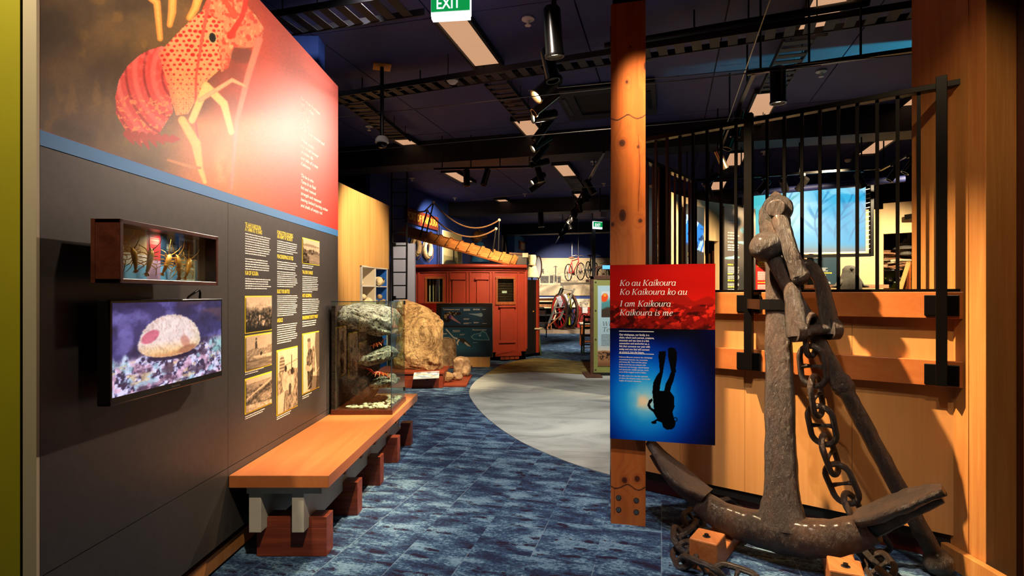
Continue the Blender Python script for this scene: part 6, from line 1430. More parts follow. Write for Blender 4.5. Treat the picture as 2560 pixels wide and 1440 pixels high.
for k, (u0, u1, v0, v1) in enumerate(((0, .06, 0, .36), (.42, .48, 0, .36), (.06, .42, 0, .05), (.06, .42, .31, .36))): MB().prism([q+U*u0*L2*1.2+UP*(zt-.55+v0), q+U*u1*L2*1.2+UP*(zt-.55+v0), q+U*u1*L2*1.2+UP*(zt-.55+v1), q+U*u0*L2*1.2+UP*(zt-.55+v1)], SN*.03).build('window_bar', M['oak'], t)
MB().prism([q+U*.06*L2*1.2+UP*(zt-.5), q+U*.42*L2*1.2+UP*(zt-.5), q+U*.42*L2*1.2+UP*(zt-.24), q+U*.06*L2*1.2+UP*(zt-.24)], SN*.01).build('pane', M['cream2'], t)
c = P(1297, 648, 13.1); t = thing('trunk', 'dark leather trunk with a pale lid edge on the van roof', 'trunk', c)
MB().box((c.x, c.y+.1, 2.15+.13), (.38, .4, .26)).build('body', M['charcoal'], t, bevel=.01); MB().box((c.x-.02, c.y+.1, 2.15+.28), (.42, .44, .05), M=Matrix.Rotation(.06, 3, 'Y')).build('lid', M['rust'], t, bevel=.01); MB().box((c.x+.15, c.y-.115, 2.15+.25), (.13, .03, .1)).build('pale_label', M['cream2'], t)
c = P(1330, 668, 15.4); t = thing('straw_dress', 'straw coloured gathered cloth hanging above the black door', 'cloth', c); mb = MB(); mb.lathe([(.20, -.28), (.15, -.1), (.10, .08), (.13, .25), (.11, .34), (0, .36)], c, 24); roughen(mb, .05, 9, 3, .2).build('drape', M['straw'], t); MB().cyl(V3(c.x, c.y, 0), c, .02, 8).build('stand_pole', M['black'], t); MB().tube([c+V3(-.09, -.06, .05), c+V3(0, -.13, .04), c+V3(.09, -.06, .05)], .02, 8).build('tie', M['rope'], t)
c = P(1346, 668, 17.5); t = thing('oval_mirror', 'tall oval pale mirror beside the street mural', 'mirror', c); MB().ball(c, .34, 20, 12, (.28, .12, 1.0)).build('glass', M['white'], t); MB().cyl(V3(c.x, c.y+.02, 0), c-V3(0, -.02, .3), .02, 8).build('stand_pole', M['black'], t)
mb = MB(); mb.tube([c+V3(.1*math.cos(2*PI*i/24), -.02, .35*math.sin(2*PI*i/24)) for i in range(24)], .02, 8, closed=True); mb.build('frame', M['rust'], t)

# ------------------------------------------------------------------ stool by the van
c = F(1337, 888); t = thing('green_stool', 'green legged stool with a worn white seat beside the van', 'stool', c)
MB().disc((c.x, c.y, .66), (0, 0, 1), .21, .035, 24).build('seat', M['cream2'], t, bevel=.006)
for k in range(4): a = PI/4+k*PI/2; MB().tube([V3(c.x+.13*math.cos(a), c.y+.13*math.sin(a), .645), V3(c.x+.165*math.cos(a), c.y+.165*math.sin(a), .3), V3(c.x+.20*math.cos(a), c.y+.2*math.sin(a), 0)], [.018, .022, .016], 10).build('leg', M['green'], t)
for k in range(4): a = PI/4+k*PI/2; b = a+PI/2; z = .24+.05*(k % 2); MB().cyl((c.x+.17*math.cos(a), c.y+.17*math.sin(a), z), (c.x+.17*math.cos(b), c.y+.17*math.sin(b), z), .011, 8).build('stretcher', M['green'], t)
# ------------------------------------------------------------------ far end of the hall
Ym = 23.4
def mp2(px, py, Y=Ym): return P(px, py, Y)
t = thing('street_mural', 'wide sepia street photograph along the far wall', 'mural', mp2(1435, 740))
a, b = mp2(1343, 739), mp2(1560, 645); MB().bx(a.x, b.x, Ym, Ym+.05, a.z, b.z).build('board', M['cream'], t)
def street():
    pts, A, B = sheet((a.x, Ym-.002, a.z), (1, 0, 0), (0, 0, 1), b.x-a.x, b.z-a.z, 260, 120); x = 1343+A*217; y = 739-B*94
    n = fbm(x/14, y/10, 4, 3); n2 = fbm(x/4, y/4, 4, 7); g = .86-.12*sst(660, 690, y)+.1*(n-.5)
    g = np.where(y > 688+4*(n-.5)*2+.02*(x-1343)*0, .78, g); mt = 682-6*np.sin((x-1400)/22)+3*(n-.5); g = np.where((y > mt) & (x > 1385), .74+.4*(n2-.5), g)
    g = np.where((y > 700) & (x > 1400), .62+.5*(n2-.5), g)
    road = y > 712-.0*x; g = np.where(road, .62+.16*np.sin((x-1430)/(2+(y-700)*.22))*(n2)+.1*(n-.5), g); g = np.where((y > 706) & (y < 714+3*np.sin(x/30)) & (x > 1400), .34, g)
    bl = [(1343, 668, 1356, 715), (1353, 690, 1372, 708), (1360, 676, 1372, 690), (1374, 688, 1384, 708), (1384, 680, 1394, 706), (1394, 690, 1402, 707)]
    for i, (x0, y0, x1, y1) in enumerate(bl): m = (x > x0) & (x < x1) & (y > y0) & (y < y1); g = np.where(m, (.2 if i % 2 else .78)+.9*(n2-.5), g)
    g = np.where((x < 1402) & (y > 690) & (y < 708) & (np.sin(x*1.6) > .5), .1, g); g = np.where((x < 1360) & (y > 672) & (y < 685) & (n2 > .48), .18, g)
    for px_ in (1389,): g = np.where((np.abs(x-px_) < 1.0) & (y > 664) & (y < 705), .15, g); g = np.where((np.abs(y-667) < .8) & (np.abs(x-px_) < 5), .15, g)
    g = np.where((x > 1478) & (y < 700), .72+.08*np.sin(x*1.4)+.1*(n-.5), g)
    g = np.clip((g-.5)*1.35+.5, 0, 1)[..., None]; paint('print', pts, np.array((.12, .10, .08))*(1-g)+np.array((.93, .84, .68))*g, M['print'], t)
street()
structure(MB().bx(a.x-1.2, b.x+4, Ym+.06, Ym+.2, 0, CE).build('wall_back_inner', M['blue']))
# shelving under the mural
c0, c1 = mp2(1336, 830, 22.6), mp2(1404, 745, 22.6)
t = thing('dark_shelving', 'black open shelving with pale edges under the street mural', 'shelving', V3((c0.x+c1.x)/2, 22.6, 0))
MB().bx(c0.x, c1.x, 22.95, 23.0, .12, 1.36).build('back', M['dark'], t)
for z, m in ((.16, 'dark'), (.62, 'dark'), (.93, 'bone'), (1.18, 'bone'), (1.33, 'white')): MB().bx(c0.x, c1.x, 22.55, 22.95, z, z+.035).build('shelf_board', M[m], t)
for x in (c0.x, c1.x-.04): MB().bx(x, x+.04, 22.55, 22.95, .12, 1.36).build('upright', M['dark'], t)
for z in (.99, 1.22): MB().bx(c0.x+.05, c1.x-.1, 22.7, 22.9, z-.02, z+.10).build('drawer_box', M['tan'], t)
a, b = mp2(1425, 768, 23.4), mp2(1500, 747, 23.4); t = thing('print_strip', 'long white panorama strip above the red panel', 'print', a); MB().bx(a.x, b.x, 23.4, 23.46, a.z, b.z).build('board', M['white'], t)
pts, A, B = sheet((a.x, 23.398, a.z), (1, 0, 0), (0, 0, 1), b.x-a.x, b.z-a.z, 90, 20); n = fbm(A*40, B*8, 4, 3); c = flat(A, (.9, .86, .76)); c = lay(c, sst(.5, .6, n)*((B > .25) & (B < .6))*.9, (.35, .28, .22)); c = lay(c, (A > .62).astype(float)*.7, (.78, .66, .38)); paint('print', pts, c, M['print'], t)
a, b = mp2(1440, 832, 23.1), mp2(1500, 769, 23.1); t = thing('red_display_board', 'big red information board with a dark figure at the far end', 'panel', a); MB().bx(a.x, b.x, 23.1, 23.15, .12, b.z).build('board', M['redpanel'], t)
pts, A, B = sheet((a.x, 23.098, .12), (1, 0, 0), (0, 0, 1), b.x-a.x, b.z-.12, 70, 70); n = fbm(A*5, B*5, 5, 3); c = flat(A, (.70, .15, .11)); c = lay(c, .8*sst(.75, .3, B+.5*(n-.5))*sst(.3, .6, A), (.2, .10, .08)); c = lay(c, .5*sst(.6, .7, n), (.42, .2, .16)); paint('print', pts, c, M['print'], t)

def wheel(mb_r, mb_s, c, ax, r, tr=.03, spokes=12):
    ax = Vector(ax).normalized(); u = ax.orthogonal().normalized(); v = ax.cross(u); c = Vector(c)
    mb_r.tube([c+u*(r*math.cos(2*PI*i/28))+v*(r*math.sin(2*PI*i/28)) for i in range(28)], tr, 8, closed=True)
    mb_s.cyl(c-ax*.06, c+ax*.06, .05*max(r/.4, .5), 12)
    for i in range(spokes): a = 2*PI*i/spokes; mb_s.cyl(c, c+u*(r*math.cos(a))+v*(r*math.sin(a)), max(tr*.4, .006), 5)
    return mb_r, mb_s
t = thing('hose_cart', 'old two-wheeled cart with red and black spoked wheels and a ladder frame', 'cart', V3(2.0, 21.8, .12))
ax = V3(.96, -.28, 0)
for (px, py), m, Y in (((1399, 779), 'redp', 21.8), ((1424, 778), 'black', 22.15)):
    c = P(px, py, Y); ra, rb = MB(), MB(); wheel(ra, rb, c, V3(.93, .36, 0), .68, .045, 12); ra.build('tyre', M['rust'], t); o = rb.build('spokes', M[m], t)
    mb = MB(); mb.lathe([(.56, -.02), (.64, -.03), (.64, .03), (.56, .02)], c, 28, V3(.93, .36, 0).to_track_quat('Z', 'Y').to_matrix()); mb.build('rim', M[m], t)
MB().cyl(P(1392, 779, 21.7), P(1430, 778, 22.2), .035, 10).build('axle', M['black'], t)
for (x0, y0), (x1, y1) in (((1372, 808), (1408, 716)), ((1398, 800), (1436, 722))): MB().bar(P(x0, y0, 21.4), P(x1, y1, 21.8), .05, .07).build('shaft', M['stone'], t)
for i in range(6): f = .08+i*.17; q = P(1372, 808, 21.4).lerp(P(1408, 716, 21.8), f); r = P(1398, 800, 21.4).lerp(P(1436, 722, 21.8), f); MB().cyl(q, r, .02, 8).build('cross_bar', M['stone'], t)
MB().box(P(1407, 752, 21.8), (.42, .36, .44), M=Matrix.Rotation(-.35, 3, 'Y')).build('tank', M['lilac'], t, bevel=.02); MB().cyl(P(1399, 738, 21.7), P(1405, 722, 21.8), .08, 14).build('nozzle', M['black'], t)
for (x0, y0), (x1, y1) in (((1368, 823), (1372, 808)), ((1378, 823), (1378, 808)), ((1366, 820), (1400, 790))): MB().cyl(P(x0, y0, 21.3), P(x1, y1, 21.4), .022, 8).build('prop', M['oak'], t)
MB().tube([P(1384, 800, 21.4), P(1390, 785, 21.6), P(1386, 765, 21.7), P(1392, 750, 21.7)], .03, 8).build('hose', M['bone'], t)
MB().tube([P(1422, 735, 22.2), P(1426, 770, 22.25), P(1424, 812, 22.2)], [.05, .06, .04], 10).build('yellow_roll', M['yellow'], t)
def bicycle(name, label, c, ax, fcol, s=1.0, hang=True, group=None, basket=None):
    """c: midpoint of the wheels; ax: direction of travel in plan"""
    f = Vector(ax).normalized(); side = V3(-f.y, f.x, 0); c = Vector(c); t = thing(name, label, 'bicycle', c, 0, group)
    def q(x, z, y=0): return c+f*x*s+UP*z*s+side*y*s
    for x in (-.52, .52): ra, rb = MB(), MB(); wheel(ra, rb, q(x, 0), side, .33*s, .02*s, 14); o = ra.build('tyre', M['black'], t); rb.build('spokes', M['steel'], t)
    for a, b in (((-.52, 0), (-.12, -.04)), ((-.52, 0), (-.2, .45)), ((-.12, -.04), (-.22, .55)), ((-.12, -.04), (.36, .42)), ((-.2, .45), (.36, .5)), ((.36, .38), (.33, .58)), ((.36, .4), (.52, 0))): MB().cyl(q(*a), q(*b), .018*s, 8).build('frame_tube', M[fcol], t)
    MB().tube([q(.28, .6, -.28), q(.36, .64, -.12), q(.33, .6, 0), q(.36, .64, .12), q(.28, .6, .28)], .014*s, 8).build('handlebar', M['steel'], t)
    MB().ball(q(-.23, .58), .11*s, 12, 8, (1.2, .7, .35)).build('saddle', M['rust'], t); MB().disc(q(-.12, -.04, .03), side, .09*s, .015, 16).build('chainring', M['steel'], t)
    for k in (-1, 1): MB().cyl(q(-.12, -.04, k*.05), q(-.12+k*.1, -.04-k*.13, k*.08), .012*s, 6).build('crank', M['steel'], t)
    if hang:
        for x in (-.2, .33): MB().cyl(q(x, .58), V3(q(x, 0).x, q(x, 0).y, CE), .006, 5).build('hanging_wire', M['steel'], t)
    if basket: o = MB().box(q(.55, .5), (.2, .24, .22)).build('basket', M[basket], t)
    return t
bicycle('bicycle', 'red bicycle hanging on wires before the street mural', P(1436, 680, 20.0), (.36, -.93, 0), 'redp', .9, True, 'hanging bicycles')
bicycle('bicycle', 'black bicycle hanging on wires right of the red one', P(1480, 676, 21.6), (.42, .9, 0), 'black', .95, True, 'hanging bicycles')
bicycle('bicycle', 'small dark red bicycle with a white basket in front of the red panel', P(1443, 800, 22.0), (.55, -.83, 0), 'van', .8, False, None, 'white')
c = P(1442, 766, 22.0); tag(MB().prism([c, c+V3(.10, 0, .05), c+V3(.14, 0, -.12), c+V3(.05, 0, -.2)], (0, .02, 0)).build('red_pennant', M['redp']), 'small red pennant above the basket bicycle', 'flag')
c = P(1498, 680, 16.8); t = thing('old_velocipede', 'rust brown old cycle with long handlebar on top of the green sign frame', 'cycle', c)
ra, rb = MB(), MB(); wheel(ra, rb, c+V3(.12, 0, -.06), (.6, .8, 0), .2, .018, 10); ra.build('tyre', M['black'], t); rb.build('spokes', M['rust'], t)
MB().tube([c+V3(-.1, 0, -.2), c+V3(-.08, 0, .1), c+V3(.1, 0, .16)], .03, 8).build('frame', M['rust'], t); MB().tube([c+V3(-.12, 0, .14), c+V3(.1, 0, .17), c+V3(.24, 0, .24)], .025, 8).build('handlebar', M['rust'], t)
c = P(1516, 668, 16.5); t = thing('blue_screen', 'small glowing blue screen left of the post', 'screen', c); MB().cyl(V3(c.x, 16.55, 1.94), c+V3(0, .04, 0), .012, 8).build('stem', M['black'], t); MB().box(c, (.26, .03, .13)).build('body', M['black'], t, bevel=.004); MB().box(c+V3(0, -.018, 0), (.24, .006, .11)).build('display', M['blueglow'], t)
c = P(1510, 694, 16.5); t = thing('old_radio', 'brown old radio with a pale dial on the shelf left of the post', 'radio', c); MB().box(c, (.42, .2, .13)).build('body', M['rust'], t, bevel=.01); MB().box(c+V3(-.06, -.102, 0), (.2, .01, .06)).build('dial', M['bone'], t)
p = P(1484, 640, 17.2); tag(MB().bx(p.x-.05, p.x+.05, 17.15, 17.25, 1.95, CE).build('dark_pillar', M['dark']), 'dark pillar beside the hanging bicycles', 'pillar')
p0, p1 = P(1470, 698, 16.7), P(1560, 698, 16.7); tag(MB().bx(p0.x, p1.x, 16.5, 17.2, 1.86, 1.94).build('high_shelf', M['rust']), 'high brown shelf carrying the radio and old cycle', 'shelf')

# ------------------------------------------------------------------ sage green sign on a rusty frame
Yg = 10.25
def gp(px, py, y=Yg): return P(px, py, y)
t = thing('sage_sign', 'sage green framed sign with a pale blue poster left of the timber post', 'sign', gp(1483, 938))
a, b = gp(1484, 936), gp(1640, 700); MB().bx(a.x, b.x, Yg, Yg+.05, .06, b.z).build('board', M['sage'], t, bevel=.004)
q = gp(1476, 0); MB().bx(q.x, a.x, Yg-.01, Yg+.06, 0.03, gp(0, 690).z).build('frame_post', M['rust'], t); MB().bx(q.x, b.x, Yg-.01, Yg+.06, gp(0, 698).z, gp(0, 691).z).build('frame_top', M['rust'], t)
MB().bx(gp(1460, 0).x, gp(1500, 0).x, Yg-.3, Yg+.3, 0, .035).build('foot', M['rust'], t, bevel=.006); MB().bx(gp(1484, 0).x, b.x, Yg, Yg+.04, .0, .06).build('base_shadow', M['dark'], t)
a, b = gp(1494, 915), gp(1625, 714); MB().bx(a.x, b.x, Yg-.012, Yg, a.z, b.z).build('poster_board', M['white'], t)
pts, A, B = sheet((a.x, Yg-.0135, a.z), (1, 0, 0), (0, 0, 1), b.x-a.x, b.z-a.z, 150, 220); x = 1494+A*131; y = 915-B*201; n = fbm(x/12, y/8, 5, 3); n2 = fbm(x/3, y/3, 4, 5)
c = flat(x, (.66, .80, .86)); c = lay(c, sst(855, 885, y), (.86, .80, .72)); c = lay(c, sst(875, 879, y+6*(n-.5)), (.62, .46, .32)); c = lay(c, sst(880, 883, y+6*(n-.5))*sst(.48, .52, n2)*sst(902, 896, y), (.14, .10, .08)); c = lay(c, sst(898, 912, y)*.8, (.45, .3, .2))
pic = (x > 1503) & (x < 1590) & (y > 728) & (y < 793); c = lay(c, pic.astype(float), (.80, .86, .88)); c = lay(c, pic*sst(742, 760, y+.3*(x-1510)), (.30, .56, .58)); c = lay(c, pic*sst(768, 776, y+4*np.sin(x/8)), (.24, .20, .16)); c = lay(c, pic*sst(1.05, .8, ell(x, y, 1511, 744, 9, 12, .4)+.3*(n-.5)), (.92, .32, .12)); c = lay(c, pic*sst(1.1, .8, ell(x, y, 1512, 738, 4, 4)), (.95, .65, .2))
paint('poster', pts, c, M['print'], t)
mb = MB(); serifwrite(mb, 'What is', gp(1504, 815)+V3(0, -.016, 0), (1, 0, 0), UP, .115, .42, .2); mb.build('title_lettering', M['textg'], t); mb = MB(); serifwrite(mb, 'Tee S', gp(1504, 829)+V3(0, -.016, 0), (1, 0, 0), UP, .115, .30, .2); mb.build('title_lettering', M['textg'], t)
mb = MB(); rows(mb, gp(1503, 837)+V3(0, -.016, 0), (1, 0, 0), UP, .5, 10, .022, .010, .1, 4); stuff(mb.build('body_lettering', M['textg'], t))
for y in (705, 776, 848, 924): MB().ball(gp(1489, y)+V3(0, -.005, 0), .016, 10, 8).build('bolt', M['boltm'], t)

# furniture seen between van and sign
c = F(1468, 864); t = thing('oak_stool', 'orange oak stool with a pale worn top before the red panel', 'stool', c); z = EYE+(HY-808)/FPX*c.y
MB().box((c.x+.05, c.y, z), (.56, .34, .05)).build('top', M['cream2'], t, bevel=.006); MB().box((c.x+.05, c.y, z-.07), (.5, .3, .09)).build('apron', M['oak'], t)
for sx in (-1, 1):
    for sy in (-1, 1): MB().cyl((c.x+.05+sx*.21, c.y+sy*.12, z-.06), (c.x+.05+sx*.235, c.y+sy*.14, 0), .028, 10).build('leg', M['oak'], t)
for sy in (-1, 1): MB().box((c.x+.05, c.y+sy*.135, .12), (.5, .03, .05)).build('stretcher', M['oak'], t)
c = F(1474, 884); t = thing('green_chair', 'green wooden chair with stick legs partly behind the sage sign', 'chair', c)
for sx, h in ((-1, .98), (1, .98)): MB().tube([V3(c.x+sx*.17, c.y-.17, 0), V3(c.x+sx*.17, c.y-.17, .45), V3(c.x+sx*.16, c.y-.2, h)], [.022, .024, .02], 10).build('back_leg', M['green'], t)
for sx in (-1, 1): MB().tube([V3(c.x+sx*.18, c.y+.18, 0), V3(c.x+sx*.17, c.y+.17, .45)], .022, 10).build('front_leg', M['green'], t)
MB().box((c.x, c.y, .46), (.40, .40, .035)).build('seat', M['rust'], t, bevel=.008)
for z in (.66, .80, .93): MB().box((c.x, c.y-.19, z), (.33, .02, .06)).build('back_slat', M['green'], t)
for z in (.16, .3): MB().cyl((c.x-.17, c.y-.17, z), (c.x+.17, c.y-.17, z), .012, 8).build('rung', M['oak'], t)
t = thing('bentwood_chair', 'dark metal framed chair beyond the green stool', 'chair', F(1352, 842))
c = F(1352, 842)
for sx in (-1, 1): MB().tube([V3(c.x+sx*.19, c.y, 0), V3(c.x+sx*.19, c.y, .5), V3(c.x+sx*.17, c.y+.05, .95), V3(c.x+sx*.1, c.y+.06, 1.02)], .016, 8).build('side_frame', M['black'], t)
MB().cyl((c.x-.1, c.y+.06, 1.02), (c.x+.1, c.y+.06, 1.02), .016, 8).build('top_bar', M['black'], t); MB().box((c.x, c.y-.15, .5), (.4, .36, .03)).build('seat', M['rust'], t); MB().box((c.x, c.y+.05, .85), (.3, .02, .14)).build('back_pad', M['rust'], t)
for sx in (-1, 1): MB().cyl((c.x+sx*.18, c.y-.3, 0), (c.x+sx*.18, c.y-.3, .49), .016, 8).build('front_leg', M['black'], t)
c = P(1481, 780, 18.5); t = thing('wall_bracket', 'small orange wooden bracket shelf on the red panel', 'shelf', c)
for z in (.06, -.06): MB().box(c+V3(0, 0, z), (.30, .2, .035)).build('board', M['oak'], t)
MB().box(c+V3(.1, 0, -.25), (.05, .1, .35)).build('post', M['rust'], t)

# ------------------------------------------------------------------ beyond the fence: cream curved walls
wc = sempty('wall_cream'); cz = 3.02
pl2 = [vec2(1628, 7.8), vec2(1660, 8.1), vec2(1690, 8.5), vec2(1715, 8.8), vec2(1762, 9.15)]
for a, b in zip(pl2, pl2[1:]): d = (b-a).normalized(); strip(a+d*.002, b-d*.002, 0, cz, .08).build('cream_panel', M['creamwood'], wc)
a, b = vec2(1762, 9.15), vec2(1800, 9.35); strip(a, b, 2.38, cz, .08).build('door_head', M['creamwood'], wc); strip(vec2(1796, 9.33), vec2(1808, 9.4), 0, cz, .08).build('cream_panel', M['creamwood'], wc)
pl3 = [vec2(1808, 9.4), vec2(1900, 9.8), vec2(2010, 10.05), vec2(2100, 10.1), vec2(2200, 10.05)]
for a, b in zip(pl3, pl3[1:]): d = (b-a).normalized(); strip(a+d*.002, b-d*.002, 0, cz, .08).build('cream_panel', M['creamwood'], wc)
a, b = vec2(2200, 10.05), vec2(2208, 10.02); strip(a, b, 0, cz, .08).build('cream_panel', M['creamwood'], wc)
a, b = vec2(2208, 10.02), vec2(2330, 9.6); strip(a, b, EYE+(HY-583)/FPX*9.9, cz+.1, .08).build('niche_head', M['creamwood'], wc); strip(vec2(2309, 9.67), vec2(2345, 9.55), 0, cz+.1, .08).build('cream_panel', M['creamwood'], wc)
structure(strip(vec2(1755, 9.9), vec2(1815, 10.1), 0, cz, .06).build('wall_doorway', M['dark']))
t = thing('orange_door', 'orange wooden door standing open in the doorway beyond the fence', 'door leaf', vec2(1788, 9.6)); strip(vec2(1780, 9.75), vec2(1797, 9.5), .02, 2.25, .05).build('leaf', M['oak'], t); MB().ball(vec2(1782, 9.6)+V3(0, -.02, 1.0), .025, 8, 6).build('knob', M['brass'], t)
t = thing('blue_banner', 'narrow blue banner in the doorway beyond the fence', 'banner', vec2(1767, 9.6)); q = vec2(1760, 9.7); r = vec2(1776, 9.72); strip(q, r, .4, 2.02, .02).build('cloth', M['blue'], t); strip(q, r, 2.02, 2.2, .02).build('pale_top', M['maple'], t)
def board(name, label, cat, px0, px1, Y0_, Y1_, yt, yb, m, art=None, nx=60, ny=90, th=.04):
    a = vec2(px0, Y0_); b = vec2(px1, Y1_); zt = EYE+(HY-yt)/FPX*Y0_; zb = EYE+(HY-yb)/FPX*Y0_; d = (b-a).normalized(); n = V3(d.y, -d.x, 0)
    t = thing(name, label, cat, V3(a.x, a.y, zb)); strip(a, b, zb, zt, th, -1).build('board', M[m], t)
    o = a+n*(th+.002)+V3(0, 0, zb)
    if art is not None:
        pts, A, B = sheet(o, d, UP, (b-a).length, zt-zb, nx, ny); x = px0+A*(px1-px0); y = yb-B*(yb-yt); c, mm = art(x, y, A, B); paint('printed_face', pts, c, M[mm], t)
    def at_(px, py): f = (px-px0)/(px1-px0); return a+(b-a)*f+n*(th+.004)+V3(0, 0, zb+(yb-py)/(yb-yt)*(zt-zb))
    return t, at_, d
def whales(x, y, A, B):
    n = fbm(x/20, y/20, 4, 3); c = flat(x, (.36, .33, .30)); c = lay(c, sst(640, 520, y)*.85, (.88, .80, .70)); c = lay(c, sst(640, 700, y), (.2, .2, .19))
    for (cx, cy, rx, ry, rot) in ((1858, 574, 15, 9, .1), (1852, 605, 18, 3.5, .05), (1825, 644, 20, 4, -.1)):
        e = ell(x, y, cx, cy, rx, ry, rot); c = lay(c, sst(1.05, .8, e), (.52, .70, .74)); c = lay(c, .7*sst(.8, .4, ell(x, y, cx, cy-ry*.3, rx*.8, ry*.4, rot)), (.82, .9, .9))
    c = lay(c, sst(1, -.5, seg(x, y, [(1828, 644), (1834, 635), (1838, 646)], [3, 1, 1])), (.6, .78, .82)); return c, 'print'
t, at_, d = board('whale_board', 'tall grey board with printed whales seen through the fence', 'information board', 1806, 1884, 9.2, 9.5, 516, 760, 'charcoal', whales, 70, 160)
mb, mb2 = MB(), MB()
for y in (556, 583, 590, 597, 606, 614, 620, 626): rows(mb, at_(1814, y), d, UP, .16+.05*(y % 3), 1, .03, .022, .1, y)
for y0, n_ in ((668, 7), (690, 4), (709, 4), (724, 3)): rows(mb, at_(1814, y0), d, UP, .26, n_, .017, .009, .12, y0)
for y in (663, 686, 703, 719): rows(mb2, at_(1814, y), d, UP, .16, 1, .03, .024, .1, y)
stuff(mb.build('body_lettering', M['textw'], t)); stuff(mb2.build('yellow_lettering', M['texty'], t))
def wing(x, y, A, B):
    n = fbm(x/7, y/9, 4, 4); c = flat(x, (.19, .18, .17)); c = lay(c, sst(560, 500, y)*.5, (.42, .38, .32)); m = inpoly(x, y, [(1708, 535), (1722, 540), (1734, 548), (1753, 560), (1753, 627), (1732, 620), (1708, 610)])
    c = lay(c, m, (.12, .42, .85)); c = lay(c, m*sst(.5, .7, np.sin((x*1.0+y*.35)/4.5)), (.55, .72, 1)); c = lay(c, m*sst(.6, .9, np.sin((x*1.1+y*.3)/7+1)), (.86, .80, .95)); c = lay(c, m*sst(.5, .35, n)*.8, (.04, .1, .3)); return c, 'print'
t, at_, d = board('wing_board', 'dark board with a glowing blue feathered picture behind the fence', 'information board', 1709, 1754, 8.6, 9.0, 510, 760, 'charcoal', wing, 60, 120)
mb, mb2 = MB(), MB(); rows(mb2, at_(1713, 634), d, UP, .10, 2, .03, .022, .1, 3); rows(mb2, at_(1722, 634), d, UP, .06, 2, .03, .022, .1, 4); rows(mb, at_(1713, 646), d, UP, .1, 10, .02, .010, .1, 5); rows(mb, at_(1722, 646), d, UP, .07, 10, .02, .010, .1, 6)
stuff(mb.build('body_lettering', M['textw'], t)); stuff(mb2.build('yellow_lettering', M['texty'], t))
t, at_, d = board('red_board', 'red information board half behind the anchor shank', 'information board', 1880, 1928, 9.6, 9.75, 640, 760, 'redpanel')
mb, mb2 = MB(), MB(); rows(mb2, at_(1889, 652), d, UP, .24, 4, .034, .022, .15, 7); rows(mb, at_(1889, 680), d, UP, .24, 9, .017, .010, .1, 8); rows(mb2, at_(1889, 707), d, UP, .2, 1, .03, .016, .1, 9); rows(mb, at_(1889, 713), d, UP, .24, 5, .017, .010, .1, 10)
stuff(mb.build('body_lettering', M['textw'], t)); stuff(mb2.build('yellow_lettering', M['texty'], t))
t, at_, d = board('teal_board', 'dark teal information board under the projection screen', 'information board', 2018, 2090, 9.9, 9.95, 641, 712, 'teal')
mb, mb2 = MB(), MB(); rows(mb, at_(2028, 646), d, UP, .14, 1, .02, .014, .0, 3); rows(mb2, at_(2027, 665), d, UP, .12, 1, .03, .022, .1, 3); rows(mb, at_(2027, 671), d, UP, .3, 5, .017, .009, .2, 4)
for i, (s, y) in enumerate((('“laboratories', 684), ('world', 690), ('of', 696), ('living.”', 701))): write(mb2, s, at_(2046, y), d, UP, .042, .2, .015)
rows(mb, at_(2048, 706), d, UP, .2, 2, .017, .009, .2, 5); stuff(mb.build('body_lettering', M['textw'], t)); stuff(mb2.build('yellow_lettering', M['texty'], t))
t = thing('side_timber', 'orange edged dark panel end seen between the first fence bars', 'panel', vec2(1632, 7.4)); strip(vec2(1622, 7.3), vec2(1634, 7.5), 0, 2.9, .06).build('panel', M['oak'], t)
c = vec2(1648, 8.0); t = thing('poster_strip', 'narrow pale print with speckled plants behind the first fence bars', 'print', c)
pts, A, B = sheet(vec2(1640, 7.9)+V3(0, -.03, 1.4), (vec2(1652, 8.0)-vec2(1640, 7.9)).normalized(), UP, .14, 1.1, 12, 60); n = fbm(A*4, B*40, 4, 3); c = flat(A, (.93, .86, .70)); c = lay(c, sst(.55, .65, n), (.5, .36, .22)); paint('print', pts, c, M['print'], t)

# projection screen with laced frame
ta = thing('projection_screen', 'hanging screen with projected kelp seen through the fence', 'projection screen', P(2025, 640, 9.3))
A0, A1 = V3(*P(1868, 0, 9.55)), V3(*P(2164, 0, 8.95)); A0.z = A1.z = 0; d = (A1-A0).normalized(); n = V3(d.y, -d.x, 0); Ls = (A1-A0).length
zb, zt = EYE+(HY-630)/FPX*9.1, EYE+(HY-472)/FPX*9.1
def kelp():
    pts, A, B = sheet(A0+V3(0, 0, zb)+n*.012, d, UP, Ls, zt-zb, 220, 130); q = fbm(A*5, B*4, 5, 3); q2 = fbm(A*14, B*10, 4, 7)
    c = flat(A, (.22, .68, .86)); c = lay(c, .85*np.exp(-(((A-.42)/.24)**2+((B-.65)/.5)**2)), (.84, .97, 1.0)); c = lay(c, .7*sst(.3, .0, A), (.30, .78, .70)); c = lay(c, .5*sst(.25, .05, B+.2*(A-.5)), (.62, .66, .62)); c = lay(c, .55*sst(.12, 0, B), (.66, .52, .46)); c = lay(c, .4*sst(.55, .75, q)*sst(.5, .1, A), (.62, .80, .42))
    for sx, sd in ((.36, 1), (.62, 2), (.80, 3), (.93, 4)):
        stx = sx+.05*np.sin(B*5+sd)+.08*(B-.3); dd = np.abs(A-stx); c = lay(c, .55*sst(.012, .003, dd)*sst(.1, .3, B), (.14, .46, .66))
        fr = np.sin((B*30+sd*2)-np.abs(A-stx)*60); lf = sst(.2, .85, fr+.8*(q2-.5))*sst(.15, .02, dd)*sst(.2, .45, B); c = lay(c, .6*lf, (.16, .52, .74) if sd > 1 else (.36, .68, .66)); 
    c = lay(c, .45*sst(.62, .75, q)*sst(.5, .7, A)*sst(.4, .8, B), (.80, .96, 1.0)); c = lay(c, .4*sst(.985, 1, A), (.6, .5, .5))
    paint('picture', pts, c, M['proj'], ta, 'glowing underwater picture')
kelp()
